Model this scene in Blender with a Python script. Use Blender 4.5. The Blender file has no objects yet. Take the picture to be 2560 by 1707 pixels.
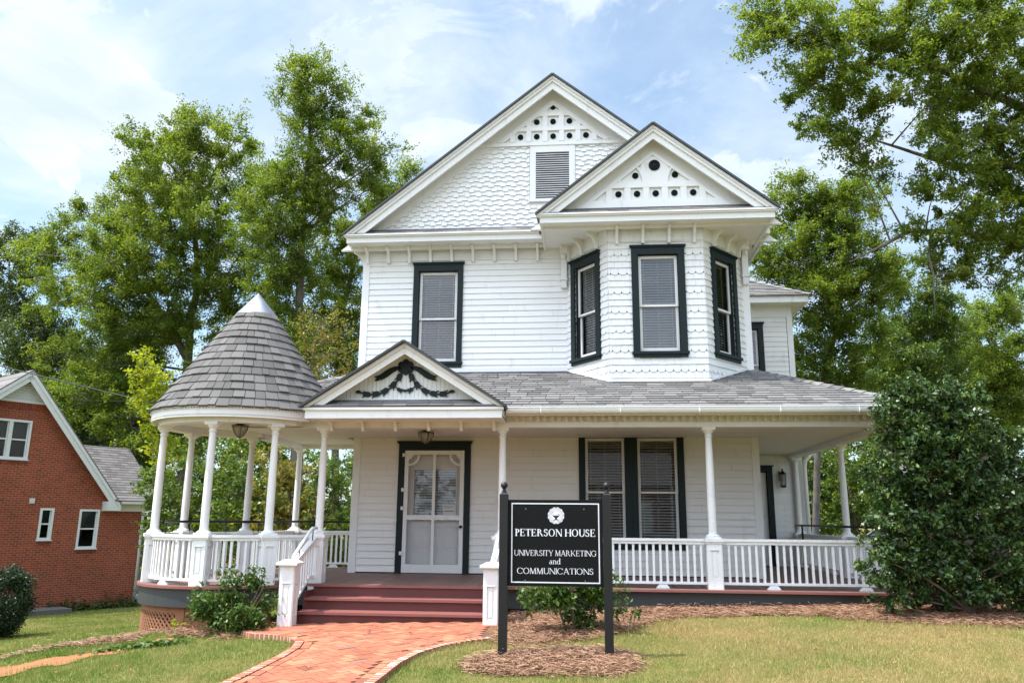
import bpy, math, random
import numpy as np
from mathutils import Vector, Matrix

# ------------------------------------------------------------------ camera, sky, sun, exposure
scene = bpy.context.scene
COL = scene.collection
R = math.radians
EYE = 1.55
cam_data = bpy.data.cameras.new("camera"); cam = bpy.data.objects.new("camera", cam_data); COL.objects.link(cam)
cam_data.sensor_width = 36.0; cam_data.lens = 27.551; cam_data.clip_start = 0.05; cam_data.clip_end = 3000
_th, _ya, _ro = R(12.72356), R(-5.2358), R(0.46917)
_fw = Vector((math.sin(_ya)*math.cos(_th), math.cos(_ya)*math.cos(_th), math.sin(_th)))
_rt = Vector((math.cos(_ya), -math.sin(_ya), 0)); _up = _rt.cross(_fw)
_r2 = math.cos(_ro)*_rt + math.sin(_ro)*_up; _u2 = -math.sin(_ro)*_rt + math.cos(_ro)*_up
cam.matrix_world = Matrix(((_r2.x, _u2.x, -_fw.x, 0), (_r2.y, _u2.y, -_fw.y, 0), (_r2.z, _u2.z, -_fw.z, EYE), (0, 0, 0, 1)))
scene.camera = cam

scene.view_settings.view_transform = 'Standard'; scene.view_settings.look = 'None'
scene.view_settings.gamma = 1.0; scene.view_settings.use_curve_mapping = False
scene.view_settings.exposure = 1.04
scene.cycles.max_bounces = 7; scene.cycles.transparent_max_bounces = 12
scene.cycles.diffuse_bounces = 4; scene.cycles.caustics_reflective = False; scene.cycles.caustics_refractive = False

world = bpy.data.worlds.new("World"); scene.world = world; world.use_nodes = True
wn, wl = world.node_tree.nodes, world.node_tree.links
wn.clear()
w_out = wn.new('ShaderNodeOutputWorld'); w_bg = wn.new('ShaderNodeBackground')
sky = wn.new('ShaderNodeTexSky'); sky.sky_type = 'NISHITA'; sky.sun_disc = False
sky.sun_elevation = R(64.3); sky.sun_rotation = R(-110.7); sky.air_density = 1.0; sky.dust_density = 1.2; sky.ozone_density = 1.0
w_bg.inputs['Strength'].default_value = 0.12
tc = wn.new('ShaderNodeTexCoord'); sep = wn.new('ShaderNodeSeparateXYZ')
wl.new(tc.outputs['Generated'], sep.inputs[0])
def wmath(op, a, b=None, clamp=False):
    m = wn.new('ShaderNodeMath'); m.operation = op; m.use_clamp = clamp
    for i, v in enumerate((a, b)):
        if v is None: continue
        if isinstance(v, (int, float)): m.inputs[i].default_value = v
        else: wl.new(v, m.inputs[i])
    return m.outputs[0]
zc = wmath('ADD', wmath('MAXIMUM', sep.outputs['Z'], 0.0), 0.22)
comb = wn.new('ShaderNodeCombineXYZ')
wl.new(wmath('DIVIDE', sep.outputs['X'], zc), comb.inputs[0]); wl.new(wmath('DIVIDE', sep.outputs['Y'], zc), comb.inputs[1])
comb.inputs[2].default_value = 3.1
def wnoise(scale, detail, rough, dist):
    n = wn.new('ShaderNodeTexNoise'); n.inputs['Scale'].default_value = scale; n.inputs['Detail'].default_value = detail
    n.inputs['Roughness'].default_value = rough; n.inputs['Distortion'].default_value = dist
    wl.new(comb.outputs[0], n.inputs['Vector']); return n.outputs['Fac']
def wramp(v, lo, hi):
    mr = wn.new('ShaderNodeMapRange'); mr.interpolation_type = 'SMOOTHSTEP'; mr.inputs['From Min'].default_value = lo; mr.inputs['From Max'].default_value = hi
    wl.new(v, mr.inputs['Value']); return mr.outputs[0]
def wblob(d, r0, r1, amp):               # soft patch round a sky direction: cloud cover, also the added fill brightness
    v = wn.new('ShaderNodeVectorMath'); v.operation = 'DOT_PRODUCT'; wl.new(tc.outputs['Generated'], v.inputs[0]); v.inputs[1].default_value = Vector(d).normalized()
    return wmath('MULTIPLY', wramp(v.outputs['Value'], math.cos(R(r1)), math.cos(R(r0))), amp)
bias = -0.045
for d, r0, r1, amp in (((-.575, .682, .453), 2, 8, .15), ((-.53, .74, .415), 2, 7, .14), ((-.54, .68, .50), 1, 7, .08), ((-.26, .80, .537), 1, 7, .09), ((-.19, .83, .52), 1, 6, .09), ((-.11, .87, .47), 1, 7, .09), ((.14, .885, .44), 1, 7, .02), ((.2, .85, .5), 4, 22, .035), ((0.5, 0.2, 0.8), 10, 50, .03), ((-0.15, -0.85, 0.5), 12, 75, .20), ((-.45, -.17, 1.0), 10, 50, .10)):  # the wide bank behind the camera is unseen, thickened to light the facade
    bias = wmath('ADD', wblob(d, r0, r1, amp), bias)
puffs = wramp(wmath('ADD', wnoise(3.4, 9, 0.60, 0.5), bias), 0.50, 0.66)
veil = wmath('MULTIPLY', wramp(wmath('ADD', wnoise(1.2, 7, 0.62, 0.8), wmath('MULTIPLY', bias, 0.6)), 0.36, 0.76), 0.72)
cover = wmath('ADD', wmath('MAXIMUM', puffs, veil), 0.24, True)
wmix = wn.new('ShaderNodeMix'); wmix.data_type = 'RGBA'
wtint = wn.new('ShaderNodeMix'); wtint.data_type = 'RGBA'; wtint.blend_type = 'MULTIPLY'; wtint.inputs['Factor'].default_value = 1.0
wl.new(sky.outputs[0], wtint.inputs['A']); wtint.inputs['B'].default_value = (0.93, 1.08, 1.02, 1)
wl.new(cover, wmix.inputs['Factor']); wl.new(wtint.outputs['Result'], wmix.inputs['A'])
cl_ = wn.new('ShaderNodeMix'); cl_.data_type = 'RGBA'; wl.new(wramp(wnoise(3.1, 7, 0.6, 0.4), 0.35, 0.65), cl_.inputs['Factor']); cl_.inputs['A'].default_value = (3.35, 3.75, 4.25, 1); cl_.inputs['B'].default_value = (4.3, 4.5, 4.75, 1); 
fill_glow = wramp(wblob((-.45, -.17, 1.0), 8, 62, 1.0), 0.0, 1.0)          # unseen clouds near the sun, brightened as added fill for the facade
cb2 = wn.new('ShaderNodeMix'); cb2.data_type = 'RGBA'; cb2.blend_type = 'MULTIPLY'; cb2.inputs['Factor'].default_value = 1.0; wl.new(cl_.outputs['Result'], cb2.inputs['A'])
gv = wmath('ADD', wmath('MULTIPLY', fill_glow, 2.2), wmath('ADD', wblob((-.15, -.85, .5), 15, 75, 0.95), 1.0)); gc = wn.new('ShaderNodeCombineXYZ')  # also adds brightness to unseen clouds behind the camera, as facade fill
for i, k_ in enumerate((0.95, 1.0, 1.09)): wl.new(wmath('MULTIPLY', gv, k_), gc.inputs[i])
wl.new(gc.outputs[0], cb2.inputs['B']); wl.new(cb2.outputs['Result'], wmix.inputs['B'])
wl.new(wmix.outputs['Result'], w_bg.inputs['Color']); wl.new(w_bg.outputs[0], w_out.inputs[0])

SUN_DIR = Vector((0.45, 0.17, -1.0)).normalized()
sun_data = bpy.data.lights.new("sun", 'SUN'); sun_data.energy = 3.5; sun_data.angle = R(0.53); sun_data.color = (1.0, 0.95, 0.87)
sun = bpy.data.objects.new("sun", sun_data); COL.objects.link(sun)
sun.rotation_euler = SUN_DIR.to_track_quat('-Z', 'Y').to_euler(); sun.location = (-9, -4, 20)

# ------------------------------------------------------------------ helpers
rnd = random.Random(7)
WM = {}                                   # world matrices of what has been linked
def tag(o, label=None, cat=None, group=None, kind=None):
    if label: o['label'] = label
    if cat: o['category'] = cat
    if group: o['group'] = group
    if kind: o['kind'] = kind
    return o
def link(o, parent=None, M=None):
    COL.objects.link(o); M = M or Matrix.Identity(4)
    if parent is not None:
        o.parent = parent; o.matrix_basis = WM[parent].inverted() @ M
    else: o.matrix_basis = M
    WM[o] = M; return o
def thing(name, label, cat, loc=(0, 0, 0), rz=0.0, group=None):
    o = bpy.data.objects.new(name, None); o.empty_display_size = 0.3
    link(o, None, Matrix.Translation(loc) @ Matrix.Rotation(rz, 4, 'Z'))
    return tag(o, label, cat, group)
def inst(mesh, name, parent, loc, rz=0.0, M=None):
    o = bpy.data.objects.new(name, mesh)
    return link(o, parent, M or (Matrix.Translation(loc) @ Matrix.Rotation(rz, 4, 'Z')))

class Frame:                              # u right, v up, n outward
    def __init__(s, o, u, v, n=None):
        s.o = Vector(o); s.u = Vector(u).normalized(); s.v = Vector(v).normalized()
        s.n = Vector(n).normalized() if n is not None else s.u.cross(s.v).normalized()
    def __call__(s, a, b, c=0.0): return s.o + s.u*a + s.v*b + s.n*c

def clip(sub, conv):                      # Sutherland-Hodgman, conv counter-clockwise
    out = list(sub)
    for i in range(len(conv)):
        ax, ay = conv[i]; bx, by = conv[(i+1) % len(conv)]
        inp, out = out, []
        if not inp: return []
        def side(p): return (bx-ax)*(p[1]-ay)-(by-ay)*(p[0]-ax)
        for j in range(len(inp)):
            p, q = inp[j], inp[(j+1) % len(inp)]
            sp, sq = side(p), side(q)
            if sp >= 0: out.append(p)
            if (sp > 1e-12) != (sq > 1e-12) and abs(sp-sq) > 1e-12 and (sp >= 0) != (sq >= 0):
                t = sp/(sp-sq); out.append((p[0]+t*(q[0]-p[0]), p[1]+t*(q[1]-p[1])))
    return out
def rect(x0, y0, x1, y1): return [(x0, y0), (x1, y0), (x1, y1), (x0, y1)]

class MB:
    def __init__(s): s.v = []; s.f = []; s.t = []
    def face(s, pts, tint=0.5):
        b = len(s.v); s.v += [tuple(p) for p in pts]; s.f.append(tuple(range(b, b+len(pts)))); s.t.append(tint)
    def mesh_part(s, vs, fs, tint=0.5):
        b = len(s.v); s.v += [tuple(p) for p in vs]
        for f in fs: s.f.append(tuple(b+i for i in f)); s.t.append(tint)
    def hexa(s, c, tint=0.5):             # eight corners, bottom ring then top ring (ccw from above)
        s.mesh_part(c, [(3, 2, 1, 0), (4, 5, 6, 7), (0, 1, 5, 4), (1, 2, 6, 5), (2, 3, 7, 6), (3, 0, 4, 7)], tint)
    def box(s, x0, x1, y0, y1, z0, z1, tint=0.5):
        s.hexa([(x0, y0, z0), (x1, y0, z0), (x1, y1, z0), (x0, y1, z0), (x0, y0, z1), (x1, y0, z1), (x1, y1, z1), (x0, y1, z1)], tint)
    def fbox(s, F, a0, a1, b0, b1, n0, n1, tint=0.5):   # a box in a frame
        s.hexa([F(a0, b0, n0), F(a1, b0, n0), F(a1, b1, n0), F(a0, b1, n0), F(a0, b0, n1), F(a1, b0, n1), F(a1, b1, n1), F(a0, b1, n1)], tint)
    def prism(s, F, poly, n0, n1, tint=0.5):            # polygon (ccw) extruded along n
        k = len(poly); vs = [F(a, b, n0) for a, b in poly]+[F(a, b, n1) for a, b in poly]
        fs = [tuple(range(k-1, -1, -1)), tuple(range(k, 2*k))]+[(i, (i+1) % k, k+(i+1) % k, k+i) for i in range(k)]
        s.mesh_part(vs, fs, tint)
    def tube(s, pts, rads, n=8, tint=0.5, caps=True):
        pts = [Vector(p) for p in pts]; vs = []; fs = []
        if not hasattr(rads, '__len__'): rads = [rads]*len(pts)
        ref = Vector((0.31, 0.17, 0.93))
        for i, p in enumerate(pts):
            d = (pts[min(i+1, len(pts)-1)]-pts[max(i-1, 0)])
            d = d.normalized() if d.length > 1e-9 else Vector((0, 0, 1))
            if abs(d.dot(ref)) > 0.97: ref = Vector((0.9, 0.3, 0.1))
            a = (ref-d*d.dot(ref)).normalized(); b = d.cross(a); ref = a
            for k in range(n):
                t = 2*math.pi*k/n; vs.append(p+(a*math.cos(t)+b*math.sin(t))*rads[i])
        for i in range(len(pts)-1):
            for k in range(n): fs.append((i*n+k, i*n+(k+1) % n, (i+1)*n+(k+1) % n, (i+1)*n+k))
        if caps: fs += [tuple(range(n-1, -1, -1)), tuple(range((len(pts)-1)*n, len(pts)*n))]
        s.mesh_part(vs, fs, tint)
    def lathe(s, c, prof, n=20, tint=0.5, caps=True):   # profile of (radius, z)
        s.tube_ring([(c[0], c[1], c[2]+z, r) for r, z in prof], n, tint, caps)
    def tube_ring(s, rings, n, tint, caps):
        vs = []; fs = []
        for x, y, z, r in rings:
            for k in range(n): t = 2*math.pi*k/n; vs.append((x+r*math.cos(t), y+r*math.sin(t), z))
        for i in range(len(rings)-1):
            for k in range(n): fs.append((i*n+k, i*n+(k+1) % n, (i+1)*n+(k+1) % n, (i+1)*n+k))
        if caps: fs += [tuple(range(n-1, -1, -1)), tuple(range((len(rings)-1)*n, len(rings)*n))]
        s.mesh_part(vs, fs, tint)
    def ring(s, c, r0, r1, z0, z1, a0, a1, n=48, tint=0.5):   # arc of a flat ring with thickness
        for i in range(n):
            t0, t1 = a0+(a1-a0)*i/n, a0+(a1-a0)*(i+1)/n
            P = lambda r, t, z: (c[0]+r*math.cos(t), c[1]+r*math.sin(t), z)
            s.face([P(r1, t0, z0), P(r1, t1, z0), P(r1, t1, z1), P(r1, t0, z1)], tint)
            s.face([P(r0, t1, z0), P(r0, t0, z0), P(r0, t0, z1), P(r0, t1, z1)], tint)
            s.face([P(r0, t0, z1), P(r1, t0, z1), P(r1, t1, z1), P(r0, t1, z1)], tint)
            s.face([P(r0, t1, z0), P(r1, t1, z0), P(r1, t0, z0), P(r0, t0, z0)], tint)
    def lap(s, F, poly, v0, expo, tabw=None, tb=0.014, tt=0.002, holes=(), jit=0.0, gap=0.0, vjit=0.0, scallop=None, rg=rnd, stagger=True):
        ys = [p[1] for p in poly]; ymin, ymax = min(ys), max(ys); xs = [p[0] for p in poly]; X0, X1 = min(xs)-0.01, max(xs)+0.01
        k0 = int(math.floor((ymin-v0)/expo)); k1 = int(math.ceil((ymax-v0)/expo))
        for k in range(k0, k1):
            a, b = v0+k*expo, v0+(k+1)*expo
            iv = [(X0, X1)]
            for (hx0, hy0, hx1, hy1) in holes:
                if hy0 < b-1e-6 and hy1 > a+1e-6:
                    nv = []
                    for p, q in iv:
                        if hx1 <= p or hx0 >= q: nv.append((p, q)); continue
                        if hx0 > p: nv.append((p, hx0))
                        if hx1 < q: nv.append((hx1, q))
                    iv = nv
            for p, q in iv:
                reg = clip(rect(p, a-0.03, q, b), poly)
                if len(reg) < 3: continue
                tabs = []
                if tabw is None: tabs = [(p, q, 0, 0)]
                else:
                    x = p-tabw*((0.5*(k % 2) if stagger else 0)+rg.random()*jit)-tabw*0.5*rg.random()*jit
                    while x < q:
                        w = tabw*(1+jit*(rg.random()-0.5)*1.2); tabs.append((x+gap/2, x+w-gap/2, (vjit*rg.uniform(0.6, 1.2)*(1 if len(tabs) % 2 else -1) if vjit < 0 else rg.uniform(-1, 1)*vjit), rg.random())); x += w
                for x0, x1, dv, tn in tabs:
                    if scallop and scallop(k):
                        r = (x1-x0)/2; sub = [(x0+r-r*math.cos(math.pi*i/8), a+0.035-0.052*math.sin(math.pi*i/8)) for i in range(9)]+[(x1, b), (x0, b)]
                    else: sub = rect(x0, a+dv, x1, b)
                    c = clip(sub, reg)
                    if len(c) < 3: continue
                    m = len(c); h = lambda y: tt+(tb-tt)*(b-y)/expo
                    vs = [F(x, y, h(y)) for x, y in c]+[F(x, y, -0.002) for x, y in c]
                    fs = [tuple(range(m))]+[(i, m+i, m+(i+1) % m, (i+1) % m) for i in range(m)]
                    s.mesh_part(vs, fs, tn if tabw else rg.random())
    def build(s, name, mat, parent=None, smooth=False, M=None, auto=False):
        me = bpy.data.meshes.new(name); me.from_pydata(s.v, [], s.f)
        at = me.attributes.new('tint', 'FLOAT', 'FACE'); at.data.foreach_set('value', s.t)
        me.materials.append(mat)
        if smooth: me.polygons.foreach_set('use_smooth', [True]*len(s.f)); 
        if smooth and auto: me.set_sharp_from_angle(angle=R(35))
        me.update(); o = bpy.data.objects.new(name, me)
        return link(o, parent, M)
    def mesh(s, name, mat, smooth=False):
        me = bpy.data.meshes.new(name); me.from_pydata(s.v, [], s.f)
        at = me.attributes.new('tint', 'FLOAT', 'FACE'); at.data.foreach_set('value', s.t)
        me.materials.append(mat)
        if smooth: me.polygons.foreach_set('use_smooth', [True]*len(s.f)); me.set_sharp_from_angle(angle=R(40))
        me.update(); return me

# ------------------------------------------------------------------ materials
def new_mat(name):
    m = bpy.data.materials.new(name); m.use_nodes = True; nt = m.node_tree
    return m, nt.nodes, nt.links, nt.nodes['Principled BSDF']
def N(nodes, typ, **kw):
    n = nodes.new(typ)
    for k, v in kw.items():
        if k in n.inputs: n.inputs[k].default_value = v
        else: setattr(n, k, v)
    return n
def ramp(nodes, links, src, stops):
    r = nodes.new('ShaderNodeValToRGB'); e = r.color_ramp.elements
    while len(e) < len(stops): e.new(0.5)
    for i, (p, c) in enumerate(stops): e[i].position = p; e[i].color = (*c, 1)
    links.new(src, r.inputs[0]); return r.outputs[0]
def mixc(nodes, links, fac, a, b, mode='MIX'):
    m = nodes.new('ShaderNodeMix'); m.data_type = 'RGBA'; m.blend_type = mode
    for k, v in (('Factor', fac), ('A', a), ('B', b)):
        if isinstance(v, (int, float)): m.inputs[k].default_value = v
        elif isinstance(v, tuple): m.inputs[k].default_value = (*v, 1)
        else: links.new(v, m.inputs[k])
    return m.outputs['Result']
def objco(nodes): return nodes.new('ShaderNodeTexCoord').outputs['Object']
def geopos(nodes): return nodes.new('ShaderNodeNewGeometry').outputs['Position']
def noise(nodes, links, vec, scale, detail=4, rough=0.55, stretch=None):
    if stretch:
        mp = nodes.new('ShaderNodeMapping'); mp.inputs['Scale'].default_value = stretch; links.new(vec, mp.inputs[0]); vec = mp.outputs[0]
    n = N(nodes, 'ShaderNodeTexNoise', Scale=scale, Detail=detail, Roughness=rough); links.new(vec, n.inputs['Vector']); return n.outputs['Fac']
def bump(nodes, links, bs, h, strength=0.3, dist=0.01):
    b = N(nodes, 'ShaderNodeBump', Strength=strength, Distance=dist); links.new(h, b.inputs['Height']); links.new(b.outputs[0], bs.inputs['Normal'])
def tint_at(nodes): a = nodes.new('ShaderNodeAttribute'); a.attribute_name = 'tint'; return a.outputs['Fac']

def paint(name, c, var=0.06, rough=0.45, grime=(0.52, 0.47, 0.41), gr=0.5, stretch=(1, 1, 1), spec=0.4):
    m, n, l, b = new_mat(name); p = geopos(n)
    f = noise(n, l, p, 1.3, 6, 0.6)
    base = mixc(n, l, tint_at(n), tuple(x*(1-var) for x in c), c)
    dirt = ramp(n, l, noise(n, l, p, 5.0, 8, 0.7, (1, 1, 0.35)), [(0.56, (0, 0, 0)), (0.78, (gr, gr, gr))])
    base = mixc(n, l, dirt, base, grime, 'MULTIPLY')
    base = mixc(n, l, f, base, mixc(n, l, 1.0, base, (0.93, 0.93, 0.93), 'MULTIPLY'))
    l.new(base, b.inputs['Base Color']); b.inputs['Roughness'].default_value = rough; b.inputs['Specular IOR Level'].default_value = spec
    bump(n, l, b, noise(n, l, p, 60, 3, 0.6, (1, 1, 3)), 0.12, 0.004)
    return m
WHITE = paint('white_paint', (0.80, 0.80, 0.79))
WHITE_OLD = paint('weathered_white_paint', (0.77, 0.76, 0.74), 0.05, 0.5, (0.5, 0.45, 0.4), 0.6)
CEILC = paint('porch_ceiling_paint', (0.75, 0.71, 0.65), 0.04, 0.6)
GREEN = paint('dark_green_paint', (0.010, 0.019, 0.019), 0.1, 0.45, (0.7, 0.7, 0.7), 0.3, spec=0.2)
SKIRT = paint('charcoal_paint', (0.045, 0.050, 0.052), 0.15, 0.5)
BLACK = paint('black_paint', (0.012, 0.012, 0.013), 0.3, 0.42, (1.6, 1.5, 1.4), 0.8)
SIGNB = paint('black_sign_face', (0.006, 0.0065, 0.007), 0.1, 0.5, (1, 1, 1), 0.0, spec=0.15)
SIGNW = paint('white_lettering', (0.72, 0.72, 0.76), 0.04, 0.6, (1, 1, 1), 0.0)
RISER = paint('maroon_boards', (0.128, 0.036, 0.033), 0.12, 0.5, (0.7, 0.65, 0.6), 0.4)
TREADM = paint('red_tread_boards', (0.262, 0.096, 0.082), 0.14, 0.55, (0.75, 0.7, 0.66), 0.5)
DECKM = paint('brown_deck_boards', (0.195, 0.112, 0.092), 0.25, 0.55, (0.7, 0.65, 0.6), 0.5)
CLAYW = paint('clay_stained_boards', (0.30, 0.135, 0.065), 0.2, 0.8, (0.6, 0.5, 0.4), 0.6)
TANW = paint('tan_soffit_paint', (0.66, 0.62, 0.55), 0.08, 0.6)
SLAT = paint('blind_slats', (0.78, 0.78, 0.76), 0.03, 0.45, (1, 1, 1), 0.0)
DOORP = paint('grey_door_paint', (0.76, 0.75, 0.75), 0.03, 0.5)
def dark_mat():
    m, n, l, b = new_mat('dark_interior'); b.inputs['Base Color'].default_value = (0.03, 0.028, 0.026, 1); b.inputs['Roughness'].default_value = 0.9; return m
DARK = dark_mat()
def metal_mat(name, c, rough, metal=1.0, brush=True):
    m, n, l, b = new_mat(name); b.inputs['Base Color'].default_value = (*c, 1); b.inputs['Metallic'].default_value = metal
    f = noise(n, l, geopos(n), 14, 5, 0.6, (1, 1, 0.15) if brush else None)
    r = N(n, 'ShaderNodeMapRange', **{'To Min': rough*0.7, 'To Max': rough*1.4}); l.new(f, r.inputs['Value']); l.new(r.outputs[0], b.inputs['Roughness']); return m
GALV = metal_mat('galvanised_metal', (0.42, 0.43, 0.45), 0.36)
IRON = metal_mat('black_iron', (0.02, 0.02, 0.02), 0.4, 0.6, False)
BRONZE = metal_mat('dark_bronze', (0.05, 0.042, 0.03), 0.45, 0.8, False)
def glass_mat(name='window_glass', ior=1.95, tintc=(0.92, 0.94, 0.94)):
    m, n, l, b = new_mat(name); n.remove(b); out = n['Material Output']
    tr = N(n, 'ShaderNodeBsdfTransparent'); tr.inputs['Color'].default_value = (*tintc, 1)
    gl = N(n, 'ShaderNodeBsdfGlossy', Roughness=0.015); fr = N(n, 'ShaderNodeFresnel', IOR=ior)
    wob = N(n, 'ShaderNodeBump', Strength=0.05, Distance=0.02); l.new(noise(n, l, geopos(n), 1.6, 2, 0.5), wob.inputs['Height'])
    l.new(wob.outputs[0], gl.inputs['Normal']); l.new(wob.outputs[0], fr.inputs['Normal'])
    mx = n.new('ShaderNodeMixShader'); l.new(fr.outputs[0], mx.inputs[0]); l.new(tr.outputs[0], mx.inputs[1]); l.new(gl.outputs[0], mx.inputs[2]); l.new(mx.outputs[0], out.inputs[0]); return m
GLASS = glass_mat(); DULL_GLASS = glass_mat('shaded_glass', 1.38, (0.6, 0.65, 0.65))
def lantern_glass():
    m, n, l, b = new_mat('seeded_lantern_glass'); b.inputs['Base Color'].default_value = (0.35, 0.34, 0.30, 1); b.inputs['Roughness'].default_value = 0.12
    b.inputs['Alpha'].default_value = 0.55; return m
LGLASS = lantern_glass()
def screen_mat():
    m, n, l, b = new_mat('insect_screen'); b.inputs['Base Color'].default_value = (0.30, 0.30, 0.31, 1); b.inputs['Roughness'].default_value = 0.7; b.inputs['Alpha'].default_value = 0.17; return m
SCREEN = screen_mat()
def shingle_mat(name, lo, hi, brown=0.06):
    m, n, l, b = new_mat(name); p = geopos(n)
    c = mixc(n, l, tint_at(n), lo, hi)
    c = mixc(n, l, ramp(n, l, noise(n, l, p, 0.9, 4, 0.6), [(0.35, (0, 0, 0)), (0.75, (0.5, 0.5, 0.5))]), c, (0.80, 0.78, 0.76), 'MULTIPLY')
    g = noise(n, l, p, 170, 3, 0.8); c = mixc(n, l, 0.55, c, ramp(n, l, g, [(0.3, (0.35, 0.35, 0.35)), (0.7, (1.35, 1.33, 1.3))]), 'MULTIPLY')
    l.new(c, b.inputs['Base Color']); b.inputs['Roughness'].default_value = 0.92; b.inputs['Specular IOR Level'].default_value = 0.25
    bump(n, l, b, g, 0.5, 0.004); return m
SHINGLE = shingle_mat('asphalt_shingles', (0.140, 0.136, 0.136), (0.265, 0.256, 0.252))
TURRET_SH = shingle_mat('turret_shingles', (0.112, 0.108, 0.105), (0.172, 0.166, 0.162))
SHING_BRICK = shingle_mat('neighbour_shingles', (0.15, 0.14, 0.14), (0.24, 0.225, 0.22))
# ------------------------------------------------------------------ the white house
HZ = 0.58; YW = 14.4
house = thing('victorian_house', 'white two-storey clapboard house with wraparound porch, round corner turret and two gables', 'house', (-0.6, 14.4, 0.3))
def FY(y): return Frame((0, y, 0), (1, 0, 0), (0, 0, 1))
def panels(mb, F, x0, x1, z0, z1, holes, n0, n1):
    xs = sorted({x0, x1}|{max(x0, min(x1, h[i])) for h in holes for i in (0, 2)}); zs = sorted({z0, z1}|{max(z0, min(z1, h[i])) for h in holes for i in (1, 3)})
    for a, b in zip(xs, xs[1:]):
        if b-a < 1e-5: continue
        run = None
        for c, d in zip(zs, zs[1:]):
            cx, cz = (a+b)/2, (c+d)/2
            solid = not any(h[0] < cx < h[2] and h[1] < cz < h[3] for h in holes)
            if solid: run = (run[0], d) if run else (c, d)
            if (not solid) and run: mb.fbox(F, a, b, run[0], run[1], n0, n1); run = None
        if run: mb.fbox(F, a, b, run[0], run[1], n0, n1)

def window(F, w, h, cas=0.10, head=0.13, mull=None, blind_tilt=22, blind_drop=1.0, label=None, sill_over=0.02, parent=house, spacing=0.048):
    # F: origin at the middle of the opening's bottom; one opening w x h
    m = MB(); c = cas
    m.fbox(F, -w/2-c, -w/2, 0, h, -0.02, 0.048); m.fbox(F, w/2, w/2+c, 0, h, -0.02, 0.048)
    m.fbox(F, -w/2-c, w/2+c, h, h+head, -0.02, 0.050); m.fbox(F, -w/2-c-0.018, w/2+c+0.018, h+head, h+head+0.022, -0.02, 0.072)
    m.fbox(F, -w/2-c-0.028, w/2+c+0.028, h+head+0.022, h+head+0.040, -0.02, 0.090)
    m.fbox(F, -w/2-c-sill_over, w/2+c+sill_over, -0.05, 0, -0.16, 0.075); m.fbox(F, -w/2-c, w/2+c, -0.105, -0.05, -0.02, 0.048)
    m.fbox(F, -w/2-0.01, -w/2+0.012, 0, h, -0.16, -0.02); m.fbox(F, w/2-0.012, w/2+0.01, 0, h, -0.16, -0.02); m.fbox(F, -w/2+0.012, w/2-0.012, h-0.012, h+0.01, -0.16, -0.02)
    win = m.build('window', GREEN, parent)
    if label: win['label'] = label
    w2 = w/2-0.012; st = 0.048
    def sash(name, z0, z1, n0, n1, bot, top):
        s = MB(); s.fbox(F, -w2, -w2+st, z0, z1, n0, n1); s.fbox(F, w2-st, w2, z0, z1, n0, n1)
        s.fbox(F, -w2+st, w2-st, z0, z0+bot, n0, n1); s.fbox(F, -w2+st, w2-st, z1-top, z1, n0, n1)
        sa = s.build(name, WHITE_OLD, win)
        g = MB(); nn = (n0+n1)/2; g.face([F(-w2+st, z0+bot, nn), F(w2-st, z0+bot, nn), F(w2-st, z1-top, nn), F(-w2+st, z1-top, nn)]); g.build('pane', GLASS, win)
    mid = h*0.475
    sash('upper_sash', mid-0.018, h-0.012, -0.075, -0.040, 0.036, 0.05); sash('lower_sash', 0.0, mid+0.018, -0.115, -0.080, 0.085, 0.036)
    b = MB(); z = h-0.05; b.fbox(F, -w2+0.02, w2-0.02, h-0.055, h-0.014, -0.20, -0.155); zlow = h*(1-blind_drop)+0.06
    ct, stt = math.cos(R(blind_tilt)), math.sin(R(blind_tilt)); k = 0; z = h-0.075
    while z > zlow:
        hw = w2-0.022; d = 0.0235; e = 0.0012; q = rnd.uniform(-0.002, 0.002)
        A = [F(-hw, z+q-stt*d, -0.178+ct*d), F(hw, z-q-stt*d, -0.178+ct*d), F(hw, z-q+stt*d, -0.178-ct*d), F(-hw, z+q+stt*d, -0.178-ct*d)]
        b.hexa([p-F.v*e for p in A]+[p+F.v*e for p in A]); z -= spacing; k += 1
    b.fbox(F, -hw, hw, zlow-0.03, zlow-0.012, -0.195, -0.160)
    for x in (-w2*0.72, 0, w2*0.72): b.fbox(F, x-0.003, x+0.003, zlow-0.02, h-0.055, -0.1545, -0.1525)
    b.build('blind', SLAT, win)
    return win

# ---- body walls with their openings
def hole(cx, z0, w, h): return (cx-w/2, z0, cx+w/2, z0+h)
H_UP = hole(-2.76, 4.43, 0.76, 1.80)
H_DOOR = (-3.295, HZ+0.002, -2.165, 2.775)
H_P1 = hole(0.385, 1.14, 0.73, 1.865); H_P2 = hole(1.325, 1.14, 0.73, 1.865)
H_WD = (3.15, HZ, 4.10, 2.62); H_WU = hole(3.72, 4.3, 0.76, 1.62)
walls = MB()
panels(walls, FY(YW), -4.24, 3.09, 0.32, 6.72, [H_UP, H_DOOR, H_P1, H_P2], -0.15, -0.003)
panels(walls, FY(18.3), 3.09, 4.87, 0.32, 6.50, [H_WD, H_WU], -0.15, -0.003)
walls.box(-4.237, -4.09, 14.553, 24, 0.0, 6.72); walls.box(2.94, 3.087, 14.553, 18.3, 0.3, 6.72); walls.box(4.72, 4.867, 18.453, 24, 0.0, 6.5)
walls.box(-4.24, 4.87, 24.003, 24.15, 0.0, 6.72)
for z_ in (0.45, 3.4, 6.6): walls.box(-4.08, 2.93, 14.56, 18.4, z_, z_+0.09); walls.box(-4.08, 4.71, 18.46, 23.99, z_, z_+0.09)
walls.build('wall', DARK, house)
sid = MB(); EX = 0.117
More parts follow.
